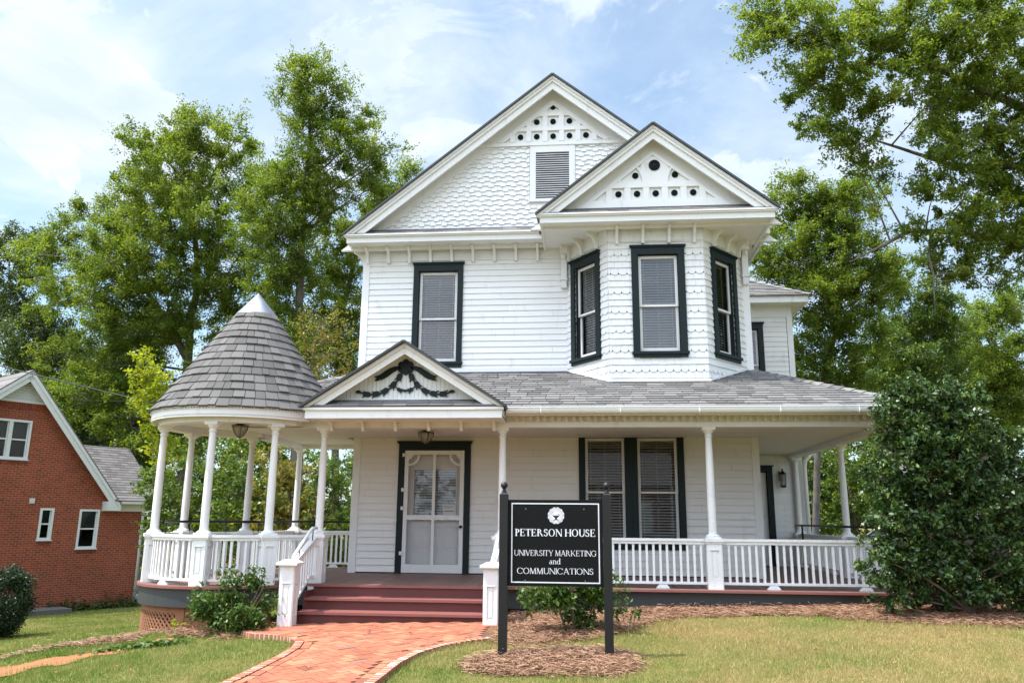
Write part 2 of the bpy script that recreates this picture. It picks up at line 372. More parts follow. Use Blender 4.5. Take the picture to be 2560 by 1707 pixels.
sid.lap(FY(YW), rect(-4.13, HZ+0.02, 3.0, 3.0), HZ+0.02, 0.121, 3.4, holes=[H_DOOR, H_P1, H_P2], tb=0.026, jit=0.5, gap=0.003, vjit=0.0008)
sid.build('siding', paint('porch_wall_clapboards', (0.79, 0.77, 0.745), 0.03, 0.5, (0.62, 0.52, 0.42), 0.5), house)  # slightly warm base colour stands for brown dirt and bounced light
sid = MB(); sid.lap(FY(YW), rect(-4.13, 4.1, 2.98, 6.46), 4.13, EX, 3.4, holes=[H_UP, (-0.2, 4.0, 3.0, 6.6)], tb=0.020, jit=0.5, gap=0.003, vjit=0.0008)
sid.build('siding', WHITE, house)
sid = MB(); sid.lap(FY(18.3), rect(3.09, HZ, 4.78, 3.1), HZ, 0.121, None, holes=[H_WD], tb=0.016); sid.build('siding', WHITE, house); sid = MB(); sid.lap(FY(18.3), rect(3.09, 4.05, 4.76, 6.2), 4.1, EX, None, holes=[H_WU], tb=0.016)
sid.build('siding', WHITE, house); sid = MB(); sid.lap(Frame((-4.24, 24, 0), (0, -1, 0), (0, 0, 1)), rect(0, 0.3, 9.6, 6.5), 0.3, EX, None, tb=0.016)
sid.build('siding', WHITE, house); sid = MB(); sid.lap(Frame((4.87, 18.3, 0), (0, 1, 0), (0, 0, 1)), rect(0.1, 0.3, 5.7, 6.4), 0.3, EX, None, tb=0.016)
sid.build('siding', WHITE, house); sid = MB(); sid.lap(Frame((3.09, 14.4, 0), (0, 1, 0), (0, 0, 1)), rect(0.1, HZ, 3.9, 6.4), HZ, EX, None, tb=0.016)
sid.build('siding', WHITE, house)
cb = MB()
for z0, z1 in ((HZ-0.02, 3.02), (3.95, 6.46)):
    for q in ((-4.265, -4.13), (2.985, 3.115)): cb = MB(); cb.box(*q, YW-0.028, YW+0.1, z0, z1); cb.build('corner_board', WHITE, house)
for q in ((HZ, 3.0), (3.9, 6.32)): cb = MB(); cb.box(4.77, 4.895, 18.272, 18.4, *q); cb.build('corner_board', WHITE, house)

# ---- main cornice, roof and front gable
def band(F_mb, F, cx, zap, m, d0, d1, zcut, n0, n1, tint=0.5):
    k = math.sqrt(1+m*m); a0, a1 = d0*k, d1*k
    x0 = (zap-a0-zcut)/m; x1 = (zap-a1-zcut)/m
    F_mb.prism(F, [(cx-x0, zcut), (cx-x1, zcut), (cx, zap-a1), (cx, zap-a0)], n0, n1, tint)
    F_mb.prism(F, [(cx, zap-a0), (cx, zap-a1), (cx+x1, zcut), (cx+x0, zcut)], n0, n1, tint)
def tri(cx, zap, m, d, z0):
    k = math.sqrt(1+m*m); x = (zap-d*k-z0)/m; return [(cx-x, z0), (cx+x, z0), (cx, zap-d*k)]
def roof_slabs(cx, zap, zeave, hw, yf, yb, th=0.035, name='roof'):
    m = (zap-zeave)/hw; k = math.sqrt(1+m*m); L = hw*k; b = MB(); edge = MB()
    for sgn in (-1, 1):
        F = Frame((cx+sgn*hw, yb if sgn < 0 else yf, zeave), (0, -1 if sgn < 0 else 1, 0), (-sgn*hw, 0, zap-zeave))
        P = rect(0, -0.03, yb-yf, L+0.0); b.prism(F, P, -0.004, 0.018, 0.2)
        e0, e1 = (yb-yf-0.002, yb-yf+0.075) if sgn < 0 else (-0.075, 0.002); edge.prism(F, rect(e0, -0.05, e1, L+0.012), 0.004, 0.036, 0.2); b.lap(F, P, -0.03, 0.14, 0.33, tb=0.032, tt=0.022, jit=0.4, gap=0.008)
    ln = int((yb-yf)/0.3)
    for i in range(ln):
        y0 = yf+i*0.3
        for sgn in (-1, 1): b.hexa([(cx, y0, zap+0.03), (cx+sgn*0.12, y0, zap+0.03-0.12*m), (cx+sgn*0.12, y0+0.31, zap+0.024-0.12*m), (cx, y0+0.31, zap+0.024), (cx, y0, zap+0.045), (cx+sgn*0.125, y0, zap+0.045-0.12*m), (cx+sgn*0.125, y0+0.31, zap+0.032-0.12*m), (cx, y0+0.31, zap+0.032)], rnd.random())
    rf_ = b.build(name, SHINGLE, house); edge.build('shaded_roof_edge', SKIRT, rf_); return rf_  # dark edge strip: shingle stack and its shadow put into one colour
def bracket_mesh(depth, hgt, wid):
    b = MB(); F = Frame((0, 0, 0), (0, -1, 0), (0, 0, 1), (1, 0, 0))
    prof = [(0, 0), (0, -hgt), (depth*0.24, -hgt), (depth*0.27, -hgt*0.88)]
    for i in range(7):
        t = i/6*math.pi/2; prof.append((depth*0.27+depth*0.66*(1-math.cos(t)), -hgt*0.86+hgt*0.66*math.sin(t)))
    prof += [(depth, -hgt*0.16), (depth, 0)]
    vs = [(-wid/2, -a, z) for a, z in prof]+[(wid/2, -a, z) for a, z in prof]; k = len(prof)
    b.mesh_part(vs, [tuple(range(k-1, -1, -1)), tuple(range(k, 2*k))]+[(i, (i+1) % k, k+(i+1) % k, k+i) for i in range(k)])
    return b.mesh('bracket', WHITE)
BR = bracket_mesh(0.24, 0.30, 0.05)

def bull_mesh(r):
    b = MB(); n = 20; prof = [(r, 0), (r, 0.018), (r*0.86, 0.024), (r*0.80, 0.014), (r*0.62, 0.024), (r*0.55, 0.014), (r*0.38, 0.024), (r*0.30, 0.014), (r*0.15, 0.024), (0.001, 0.026)]
    vs = []
    for rr, d in prof:
        for k in range(n): t = 2*math.pi*k/n; vs.append((rr*math.cos(t), -d, rr*math.sin(t)))
    fs = [(i*n+k, i*n+(k+1) % n, (i+1)*n+(k+1) % n, (i+1)*n+k) for i in range(len(prof)-1) for k in range(n)]
    b.mesh_part(vs, fs); return b.mesh('bullseye', GREEN, True)
BULL = bull_mesh(0.057); BULL_BIG = bull_mesh(0.102)

# main gable
CX, ZAP, ZE, HW, YF = -0.515, 10.02, 6.83, 3.985, 13.9
M1 = (ZAP-ZE)/HW
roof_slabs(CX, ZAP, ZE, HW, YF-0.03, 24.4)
co = MB(); FF = FY(YF)
co.box(CX-HW+0.02, CX+HW-0.02, YF, YF+0.05, ZE-0.155, ZE-0.03); co.box(CX-HW-0.01, CX+HW+0.01, YF-0.035, YF+0.05, ZE-0.055, ZE-0.03); co.box(CX-HW-0.035, CX+HW+0.035, YF-0.065, YF+0.05, ZE-0.03, ZE-0.004)
co.box(CX-HW+0.02, CX+HW-0.02, YF+0.05, YW+0.02, ZE-0.135, ZE-0.115)
for sx in (-1, 1):
    xa, xb = sorted((CX+sx*(HW-0.02), CX+sx*(HW-0.07))); co.box(xa, xb, YF+0.05, 24.3, ZE-0.155, ZE-0.02)
    xa, xb = sorted((CX+sx*(HW-0.07), CX+sx*(HW-0.42))); co.box(xa, xb, YW+0.03, 24.3, ZE-0.135, ZE-0.115)
co.box(-4.26, -0.12, YW-0.020, YW+0.1, 6.46, ZE-0.135)
co.box(-4.255, -0.12, YW-0.034, YW+0.1, 6.44, 6.462)
co.build('cornice', WHITE, house)
for i in range(9): inst(BR, 'bracket', house, (-4.17+i*0.417, YW-0.018, ZE-0.136))
inst(BR, 'bracket', house, (-4.24, YW+0.04, ZE-0.136), R(-90))
YG, DZ = 14.2, 0.104
gb = MB(); FG = Frame((0, YG, -DZ), (1, 0, 0), (0, 0, 1)); ZG = ZAP+DZ
gb.prism(FG, tri(CX, ZG, M1, 0.05, ZE-0.1), -0.08, 0.0)
band(gb, FF, CX, ZAP, M1, 0.085, 0.20, ZE-0.002, -0.045, 0.0); band(gb, FF, CX, ZAP, M1, 0.04, 0.085, ZE-0.002, -0.045, 0.035); band(gb, FF, CX, ZAP, M1, 0.0, 0.04, ZE-0.002, -0.045, 0.062)
band(gb, FY(YG-0.001), CX, ZAP, M1, 0.055, 0.075, ZE+0.1, -0.0, YG-YF-0.05)
band(gb, FG, CX, ZG, M1, 0.076, 0.27, 7.05, 0.0, 0.022)
zb = 8.80; k1 = math.sqrt(1+M1*M1)
xb_ = (ZG-0.078*k1-zb)/M1; gb.fbox(FG, CX-xb_+0.02, CX+xb_-0.02, zb, zb+0.06, 0.022, 0.055); gb.fbox(FG, CX-xb_+0.10, CX+xb_-0.10, zb+0.06, zb+0.085, 0.022, 0.04)
gable = gb.build('gable', WHITE, house)
gs = MB(); gs.lap(FG, [(CX-(ZG-0.26*k1-7.12)/M1, 7.12), (CX+(ZG-0.26*k1-7.12)/M1, 7.12), (CX+(ZG-0.26*k1-8.80)/M1, 8.80), (CX-(ZG-0.26*k1-8.80)/M1, 8.80)], 7.10, 0.098, 0.112, tb=0.027, tt=0.004, holes=[(-0.985, 7.60, -0.085, 8.80)], jit=0.05, gap=0.006, vjit=-0.016)
gs.build('shingle_siding', WHITE, gable)
lt = MB()                                                       # panelled top of the gable
top = tri(CX, ZG, M1, 0.27, zb+0.085)
lt.prism(FG, top, 0.002, 0.012)
cells = [(9.0, (-2, -1, 0, 1, 2)), (9.315, (-1, 0, 1)), (9.63, (0,))]
for i in range(-3, 4):
    xx = CX-0.16+0.322*(i+0.0) if i <= 0 else CX+0.16+0.322*(i-1)
for xx in [CX+0.322*(i+0.5) for i in range(-4, 4)]:
    c_ = clip(rect(xx-0.05, zb, xx+0.05, 11), top)
    if len(c_) > 2: lt.prism(FG, c_, 0.012, 0.050)
for zz in (9.157, 9.472):
    c_ = clip(rect(-5, zz-0.045, 5, zz+0.035), top)
    if len(c_) > 2: lt.prism(FG, c_, 0.013, 0.054)
band(lt, FG, CX, ZG, M1, 0.27, 0.36, zb+0.085, 0.012, 0.051)
lt.build('gable_panelling', WHITE, gable)
for zz, ii in cells:
    for i in ii: inst(BULL, 'bullseye', gable, (CX-0.005+0.322*i, YG-0.012, zz-DZ))
lv = MB(); lx0, lx1, lz0, lz1 = -0.86, -0.21, 7.67, 8.66
for a, b, c, d in ((lx0-0.115, lx0, lz0, zb-0.0), (lx1, lx1+0.115, lz0, zb), (lx0, lx1, lz1, zb)): lv.fbox(FG, a, b, c, d, 0.0, 0.038)
lv.fbox(FG, lx0-0.14, lx1+0.14, lz0-0.045, lz0, 0.0, 0.06)
vent = lv.build('attic_vent', WHITE, gable)
lo = MB(); nsl = 21
for i in range(nsl):
    z = lz0+0.012+(lz1-lz0-0.02)*i/nsl; lo.hexa([FG(lx0, z, 0.032), FG(lx1, z+rnd.uniform(-.002, .002), 0.032), FG(lx1, z+0.016, 0.012), FG(lx0, z+0.016, 0.012), FG(lx0, z+0.009, 0.034), FG(lx1, z+0.009, 0.034), FG(lx1, z+0.025, 0.014), FG(lx0, z+0.025, 0.014)])
lo.build('louvre', WHITE, vent) if False else lo.build('louvre', WHITE, gable)
ob = MB(); ob.fbox(FG, lx0, lx1, lz0, lz1, 0.001, 0.003); ob.build('vent_shade_sheet', DARK, gable)  # dark sheet on the solid gable, shade between slats put into colour
def pent(cx, zap, m, zeave, hw, yf, yw, z2, ext=0.0):
    b = MB(); F = Frame((cx, yf-0.03, zeave+0.0), (1, 0, 0), (0, yw-yf+0.03, z2-zeave)); L = math.hypot(yw-yf+0.03, z2-zeave)
    t = (zap-0.07-z2)/m; P = [(-hw+0.03, 0), (hw-0.03, 0), (t, L), (-t, L)]
    b.prism(F, P, -0.01, 0.006, 0.1); b.lap(F, P, -0.005, 0.145, 0.31, tb=0.020, tt=0.010, jit=0.35, gap=0.008)
    return b.build('pent_roof', SHINGLE, house)
pent(CX, ZAP, M1, ZE, HW, YF, YG, 7.13-DZ)

# ---- two-storey bay and its gable
BX0, BX1, BY = 0.478, 2.15, 13.4
bay_pts = [(-0.27, 14.4), (BX0, BY), (BX1, BY), (3.0, 14.4)]
def face_frame(i):
    a, b = Vector((*bay_pts[i], 0)), Vector((*bay_pts[i+1], 0)); return Frame(a, b-a, (0, 0, 1)), (b-a).length
bw = MB(); bs = MB(); scal = lambda k: k % 3 == 1
bay_open = []
for i, (t0, t1) in enumerate(((0.285, 0.915), (None, None), (0.30, 0.90))):
    F, L = face_frame(i)
    if i == 1: oc, ow, z0, oh = L/2+0.035, 0.70, 4.375, 1.76
    else: oc, ow, z0, oh = (t0+t1)/2+(0.0 if i == 0 else 0.02), t1-t0, 4.40, 1.74
    hl = (oc-ow/2, z0, oc+ow/2, z0+oh); bay_open.append((F, oc, ow, z0, oh))
    panels(bw, F, 0.0, L, 3.55, 6.62, [hl], -0.12, -0.003)
    bs.lap(F, rect(0, 3.55, L, 6.40), 3.57, 0.1165, 0.135, holes=[hl], tb=0.022, tt=0.003, jit=0.15, gap=0.002, scallop=scal, vjit=0.002)
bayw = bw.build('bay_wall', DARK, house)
bs.build('scalloped_shingles', WHITE, house)
for j, (F, oc, ow, z0, oh) in enumerate(bay_open):
    G = Frame(F(oc, z0, 0), F.u, F.v); window(G, ow, oh, 0.115, 0.12, blind_drop=1.0, blind_tilt=(34, 46, 30)[j])
bcx, bzap, bze, bhw, byf = 1.30, 8.39, 6.77, 2.035, 12.95
M2 = (bzap-bze)/bhw
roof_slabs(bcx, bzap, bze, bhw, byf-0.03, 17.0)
bc = MB()
bc.box(bcx-bhw+0.02, bcx+bhw-0.02, byf, byf+0.05, bze-0.16, bze-0.03); bc.box(bcx-bhw-0.01, bcx+bhw+0.01, byf-0.035, byf+0.05, bze-0.055, bze-0.03); bc.box(bcx-bhw-0.03, bcx+bhw+0.03, byf-0.06, byf+0.05, bze-0.03, bze-0.004)
for sx in (-1, 1):
    xa, xb = sorted((bcx+sx*(bhw-0.02), bcx+sx*(bhw-0.07))); bc.box(xa, xb, byf+0.05, 14.6, bze-0.16, bze-0.02)
bc.box(bcx-bhw+0.07, bcx+bhw-0.07, byf+0.05, 14.42, bze-0.14, bze-0.12)
for i in range(3):
    F, L = face_frame(i); bc.fbox(F, 0.0, L, 6.40, bze-0.141, 0.0, 0.022); bc.fbox(F, 0.0, L, 6.385, 6.402, 0.0, 0.034)
bc.build('cornice', WHITE, house)
for i, ts in enumerate(((0.14, 0.55, 0.98), (0.16, 0.62, 1.08, 1.52), (0.30, 0.72, 1.14))):
    F, L = face_frame(i); ang = math.atan2(F.u.y, F.u.x)
    for t in ts: inst(BR, 'bracket', house, tuple(F(t, bze-0.141, 0.022)), ang)
bigb = MB()
def big_bracket(x):
    b = MB(); b.box(-0.055, 0.055, -0.10, 0.0, -0.62, 0.0); b.box(-0.07, 0.07, -0.20, -0.0, -0.16, -0.0); b.box(-0.045, 0.045, -0.15, 0, -0.24, -0.16)
    b.box(-0.065, 0.065, -0.115, 0, -0.66, -0.62); b.box(-0.05, 0.05, -0.085, 0, -0.80, -0.66)
    b.lathe((0, -0.16, -0.17), [(0.002, -0.11), (0.022, -0.08), (0.03, -0.05), (0.018, -0.02), (0.03, 0.0)], 10)
    return b.mesh('drop_bracket', WHITE)
BB = big_bracket(0)
inst(BB, 'drop_bracket', house, (-0.33, YW-0.03, bze-0.141)); inst(BB, 'drop_bracket', house, (3.05, YW-0.03, bze-0.141))
bg = MB(); FB = FY(byf); BYG, DB = 13.2, 0.088; FBW = Frame((0, BYG, -DB), (1, 0, 0), (0, 0, 1)); zbg = bzap+DB; k2 = math.sqrt(1+M2*M2)
bg.prism(FBW, tri(bcx, zbg, M2, 0.05, bze-0.1), -0.08, 0.0)
band(bg, FB, bcx, bzap, M2, 0.085, 0.19, bze-0.002, -0.045, 0.0); band(bg, FB, bcx, bzap, M2, 0.04, 0.085, bze-0.002, -0.045, 0.035); band(bg, FB, bcx, bzap, M2, 0.0, 0.04, bze-0.002, -0.045, 0.058)
band(bg, FY(BYG-0.001), bcx, bzap, M2, 0.055, 0.075, bze+0.1, 0.0, BYG-byf-0.05)
bgable = bg.build('gable', WHITE, house)
bp = MB(); top2 = tri(bcx, zbg, M2, 0.34, 7.06)
bp.prism(FBW, tri(bcx, zbg, M2, 0.08, 7.02), 0.002, 0.008)
for xx in [1.33+0.328*(i+0.5) for i in range(-4, 4)]:
    c_ = clip(rect(xx-0.055, 7.16, xx+0.055, 7.42), top2)
    if len(c_) > 2: bp.prism(FBW, c_, 0.008, 0.046)
for z0, z1 in ((7.03, 7.17), (7.40, 7.50)):
    c_ = clip(rect(-5, z0, 5, z1), tri(bcx, zbg, M2, 0.30, 7.03)); bp.prism(FBW, c_, 0.009, 0.049)
for sg in (-1, 1):                                              # the swept arches beside the big disc
    for rx, off in ((0.42, 0.20), (0.20, 0.62)):
        cx_ = 1.33+sg*(off+rx); pts = []
        for i in range(9):
            t = i/8*math.pi/2*0.92; pts.append((cx_-sg*rx*math.cos(t), 7.50+rx*1.05*math.sin(t)*(1.0 if rx > 0.3 else 0.9)))
        for (xa, za), (xb, zb2) in zip(pts, pts[1:]):
            w = 0.05; q = [(xa-w/2, za), (xa+w/2, za), (xb+w/2, zb2), (xb-w/2, zb2)]; q = clip(q, top2)
            if len(q) > 2: bp.prism(FBW, q, 0.008, 0.044)
bp.prism(FBW, [(1.33-0.20, 7.50), (1.33+0.20, 7.50), (1.33+0.26, 7.66), (1.33+0.24, 7.86), (1.33+0.12, 8.0), (1.33-0.12, 8.0), (1.33-0.24, 7.86), (1.33-0.26, 7.66)], 0.008, 0.036)
band(bp, FBW, bcx, zbg, M2, 0.30, 0.36, 7.17, 0.008, 0.047)
bp.build('gable_panelling', WHITE, bgable)
for i in (-2, -1, 0, 1, 2): inst(BULL, 'bullseye', bgable, (1.335+0.328*i, BYG-0.008, 7.292-DB))
for sg in (-1, 1): inst(BULL, 'bullseye', bgable, (1.335+sg*0.35, BYG-0.008, 7.64-DB))
inst(BULL_BIG, 'bullseye', bgable, (1.325, BYG-0.036, 7.82-DB))
pent(bcx, bzap, M2, bze, bhw, byf, BYG, 7.03-DB)

# ---- windows of the flat walls
window(Frame((-2.76, YW, 4.43), (1, 0, 0), (0, 0, 1)), 0.76, 1.80, 0.105, 0.125, blind_drop=0.98, blind_tilt=40)
for cx in (0.385, 1.325): window(Frame((cx, YW, 1.14), (1, 0, 0), (0, 0, 1)), 0.73, 1.865, 0.104, 0.13, sill_over=0.0, blind_drop=0.985, blind_tilt=30, spacing=0.050)
window(Frame((3.72, 18.3, 4.3), (1, 0, 0), (0, 0, 1)), 0.76, 1.62, 0.115, 0.12)

# ---- front door with its screen door
dx0, dz0, dx1, dz1 = H_DOOR; FD = FY(YW)
dc = MB(); c = 0.105
dc.fbox(FD, dx0-c, dx0, dz0, dz1, -0.14, 0.05); dc.fbox(FD, dx1, dx1+c, dz0, dz1, -0.14, 0.05); dc.fbox(FD, dx0-c, dx1+c, dz1, dz1+0.115, -0.14, 0.052)
dc.fbox(FD, dx0-c-0.02, dx1+c+0.02, dz1+0.115, dz1+0.14, 0, 0.075); dc.fbox(FD, dx0-c-0.032, dx1+c+0.032, dz1+0.14, dz1+0.16, 0, 0.095)
dc.build('door_casing', GREEN, house)
def sd_part(): return MB()
sd = MB(); a0, a1 = dx0+0.012, dx1-0.012; b0, b1 = dz0+0.012, dz1-0.012; n0, n1 = 0.004, 0.036; s_ = 0.072; mid = (a0+a1)/2; zr = 1.515
sd.fbox(FD, a0, a0+s_, b0, b1, n0, n1); sd.fbox(FD, a1-s_, a1, b0, b1, n0, n1); sd.fbox(FD, a0+s_, a1-s_, b1-0.075, b1, n0, n1); sd.fbox(FD, a0+s_, a1-s_, b0, b0+0.145, n0, n1)
sd.fbox(FD, a0+s_, a1-s_, zr, zr+0.085, n0, n1); sd.fbox(FD, mid-0.026, mid+0.026, b0+0.145, zr, n0, n1); sd.fbox(FD, mid-0.026, mid+0.026, zr+0.085, b1-0.075, n0, n1)
screen_door = sd.build('screen_door', WHITE, house)
sc_ = MB(); sc_.face([FD(a0+s_, b0+0.14, 0.016), FD(a1-s_, b0+0.14, 0.016), FD(a1-s_, b1-0.07, 0.016), FD(a0+s_, b1-0.07, 0.016)]); sc_.build('insect_screen', SCREEN, screen_door)
for sg, xo in ((1, a0+s_), (-1, a1-s_)):                        # fan brackets in the upper corners
    sp = MB(); zc_ = b1-0.075
    for i in range(10):
        t0, t1 = math.pi/2*i/10, math.pi/2*(i+1)/10; ro, ri = 0.205, 0.172
        P = lambda r, t: (xo+sg*r*math.cos(t), zc_-r*math.sin(t))
        q = [P(ri, t0), P(ro, t0), P(ro, t1), P(ri, t1)]; q = q if sg < 0 else q[::-1]
        sp.prism(FD, q, 0.008, 0.03)
        ro, ri = 0.075, 0.002; q = [P(ri, t0), P(ro, t0), P(ro, t1), P(ri, t1)]; q = q if sg < 0 else q[::-1]; sp.prism(FD, q, 0.008, 0.028)
    for i in range(5):
        t = math.pi/2*(i+0.5)/5; sp.tube([FD(xo+sg*0.07*math.cos(t), zc_-0.07*math.sin(t), 0.02), FD(xo+sg*0.175*math.cos(t), zc_-0.175*math.sin(t), 0.02)], [0.005, 0.008], 6)
        if i in (1, 2, 3): sp.lathe(tuple(FD(xo+sg*0.222*math.cos(t), zc_-0.222*math.sin(t)-0.012, 0.02)), [(0.003, 0), (0.013, 0.006), (0.013, 0.018), (0.003, 0.024)], 8)
    sp.build('fan_bracket', WHITE, screen_door)
gr = MB(); gz0, gz1 = b0+0.145, zr
for (ga, gb_) in ((a0+s_, mid-0.026), (mid+0.026, a1-s_)):
    cell = (gb_-ga)/2.5
    for i in range(-6, 8):
        for sg in (1, -1):
            x = ga+i*cell; p, q = (x, gz0), (x+sg*(gz1-gz0)*0.52, gz1)
            seg = clip([(p[0]-0.003, p[1]), (p[0]+0.003, p[1]), (q[0]+0.003, q[1]), (q[0]-0.003, q[1])], rect(ga, gz0, gb_, gz1))
            if len(seg) > 2: gr.prism(FD, seg, 0.006 if sg > 0 else 0.0105, 0.010 if sg > 0 else 0.0145)
gr.build('screen_grille', WHITE_OLD, screen_door)
for z in (2.68, 2.05, 1.72, 0.93):
    h_ = MB(); h_.fbox(FD, dx0-0.03, dx0+0.026, z-0.03, z+0.03, 0.0505, 0.056) if False else h_.fbox(FD, dx0-0.032, dx0+0.024, z-0.032, z+0.032, 0.053, 0.060); h_.build('hinge', WHITE_OLD, screen_door)
kb = MB(); kb.lathe((0, 0, 0), [(0.012, 0), (0.012, 0.03), (0.026, 0.036), (0.028, 0.052), (0.014, 0.062)], 12); inst(kb.mesh('knob', IRON, True), 'knob', screen_door, None, 0, Matrix.Translation(FD(a1-0.035, 1.40, 0.036)) @ Matrix.Rotation(R(90), 4, 'X'))
ind = MB(); nb = -0.10; ia, ib = dx0+0.005, dx1-0.005
panels(ind, FD, ia, ib, b0, dz1, [(ia+0.17, 1.50, ib-0.17, 2.42)], nb-0.04, nb)
for z0, z1 in ((0.74, 1.02), (1.08, 1.38), (2.50, 2.66)):
    ind.fbox(FD, ia+0.13, ib-0.13, z0, z1, nb, nb+0.012); ind.fbox(FD, ia+0.10, ib-0.10, z1+0.008, z1+0.026, nb, nb+0.02)
for q in ((ia+0.15, ia+0.17, 1.48, 2.44), (ib-0.17, ib-0.15, 1.48, 2.44)): ind.fbox(FD, *q, nb, nb+0.02)
inner = ind.build('inner_door', DOORP, house)
ig = MB(); ig.face([FD(ia+0.17, 1.5, nb-0.02), FD(ib-0.17, 1.5, nb-0.02), FD(ib-0.17, 2.42, nb-0.02), FD(ia+0.17, 2.42, nb-0.02)]); ig.build('pane', GLASS, inner)
ibm = MB(); z = 2.40
while z > 1.52:
    A = [FD(ia+0.175, z-0.017, nb-0.045), FD(ib-0.175, z-0.017, nb-0.045), FD(ib-0.175, z+0.014, nb-0.062), FD(ia+0.175, z+0.014, nb-0.062)]
    ibm.hexa(A+[p+Vector((0, 0, 0.003)) for p in A]); z -= 0.047
ibm.build('blind', SLAT, inner)
no = MB(); no.fbox(FD, ib-0.40, ib-0.16, 1.60, 1.79, nb+0.021, nb+0.023)
notice = no.build('paper_notice', paint('notice_paper', (0.75, 0.74, 0.74), 0.02, 0.6), None); tag(notice, 'small white paper notice taped up behind the screen door', 'notice')
nl = MB()
for z, l0, l1 in ((1.755, 0.02, 0.20), (1.735, 0.02, 0.17), (1.675, 0.03, 0.205), (1.668, 0.03, 0.20)): nl.fbox(FD, ib-0.40+l0, ib-0.40+l1, z, z+0.006, nb+0.0235, nb+0.0245)
nl.build('printed_line', DARK, notice)

# ---- porch floor, skirt, steps
GC = (-5.52, 12.5)
circ = lambda r, n=56: [(GC[0]+r*math.cos(2*math.pi*i/n), GC[1]+r*math.sin(2*math.pi*i/n)) for i in range(n)]
fl = MB(); FZ = Frame((0, 0, HZ), (1, 0, 0), (0, 1, 0))
regions = [rect(-4.30, 11.87, 5.02, YW), rect(-5.98, 12.3, -4.30, 15.95), rect(3.115, YW, 5.02, 18.27)]
x = -7.0; bwid = 0.139
while x < 5.1:
    tn = rnd.random()
    for rg_ in regions:
        c_ = clip(rect(x, 9, x+bwid-0.005, 20), rg_)
        if len(c_) > 2: fl.prism(FZ, c_, -0.03, 0.0, tn)
    c_ = clip(rect(x, 9, min(x+bwid-0.005, -4.302), 12.298), circ(1.38)) if x < -4.302 else []
    if len(c_) > 2: fl.prism(FZ, c_, -0.03, 0.0, tn)
    c_ = clip(rect(x, 12.302, min(x+bwid-0.005, -5.982), 20), circ(1.38)) if x < -5.982 else []
    if len(c_) > 2: fl.prism(FZ, c_, -0.03, 0.0, tn)
    x += bwid
fl.build('porch_floor', DECKM, house)
ns = MB(); ns.box(-1.37, 5.03, 11.845, 11.869, HZ-0.034, HZ-0.001); ns.box(-4.1, -1.38, 11.835, 11.869, HZ-0.034, HZ-0.001)
ns.ring(GC, 1.382, 1.415, HZ-0.036, HZ-0.002, R(110), R(-42+360), 60)
ns.build('deck_nosing', TREADM, house)
sk = MB()
sk.box(-1.20, 5.0, 11.93, 11.97, 0.27, HZ-0.04); sk.box(4.96, 5.0, 11.97, 18.2, 0.0, HZ-0.04)
sk.build('porch_skirt', SKIRT, house); sk = MB()
sk.ring(GC, 1.33, 1.375, 0.29, HZ-0.04, R(110), R(-42+360), 60)
sk.build('porch_skirt', SKIRT, house); sk = MB(); sk.box(-4.50, -4.15, 11.93, 11.97, 0.27, HZ-0.04)
sk.build('porch_skirt', SKIRT, house); sk = MB(); sk.box(-5.96, -5.92, 13.7, 15.9, 0.0, HZ-0.04)
sk.build('porch_skirt', SKIRT, house)
fd = MB(); fd.box(-1.20, 4.9, 12.05, 12.12, -0.2, 0.30); fd.ring(GC, 1.20, 1.24, -0.7, 0.30, R(100), R(-42+360), 48); fd.box(-4.55, -4.1, 12.05, 12.12, -0.3, 0.3); fd.box(-4.1, -1.2, 12.2, 12.25, -0.2, HZ-0.04)
fd.build('foundation', paint('dark_foundation', (0.03, 0.03, 0.032), 0.2, 0.8), house)
la = MB(); Rl = 1.295                                           # clay-stained lattice and boards under the turret
def cylp(t, z, r): return Vector((GC[0]+r*math.cos(t), GC[1]+r*math.sin(t), z))
lt0, lt1 = R(193), R(258)
def cyl_strip(mb, ta, za, tb_, zb_, w, r, th=0.008, horiz=False):
    n = 4; w2 = w/2
    for i in range(n):
        p = [(ta+(tb_-ta)*j/n, za+(zb_-za)*j/n) for j in (i, i+1)]
        if horiz: c = [cylp(p[0][0], p[0][1]-w2, r), cylp(p[1][0], p[1][1]-w2, r), cylp(p[1][0], p[1][1]+w2, r), cylp(p[0][0], p[0][1]+w2, r)]
        else: dt = w2/r; c = [cylp(p[0][0]-dt, p[0][1], r), cylp(p[0][0]+dt, p[0][1], r), cylp(p[1][0]+dt, p[1][1], r), cylp(p[1][0]-dt, p[1][1], r)]
        rad = [Vector((q.x-GC[0], q.y-GC[1], 0)).normalized()*th for q in c]
        la.hexa(c+[q+k_ for q, k_ in zip(c, rad)])
zl0, zl1 = -0.26, 0.20
stp = 0.066
for sgn, rr in ((1, Rl), (-1, Rl+0.011)):
    t = lt0-(zl1-zl0)/Rl
    while t < lt1+(zl1-zl0)/Rl:
        ta, za, tb_, zb_ = t, zl0, t+sgn*(zl1-zl0)/Rl, zl1
        def cut(ta, za, tb_, zb_):
            out = []
            u0, u1 = 0.0, 1.0
            for e, s in ((lt0, 1), (lt1, -1)):
                f0, f1 = s*(ta-e), s*(tb_-e)
                if f0 < 0 and f1 < 0: return None
                if f0 < 0: u0 = max(u0, f0/(f0-f1))
                elif f1 < 0: u1 = min(u1, f0/(f0-f1))
            return (ta+(tb_-ta)*u0, za+(zb_-za)*u0, ta+(tb_-ta)*u1, za+(zb_-za)*u1) if u1-u0 > 0.02 else None
        q = cut(ta, za, tb_, zb_)
        if q: cyl_strip(la, *q, 0.036, rr)
        t += stp
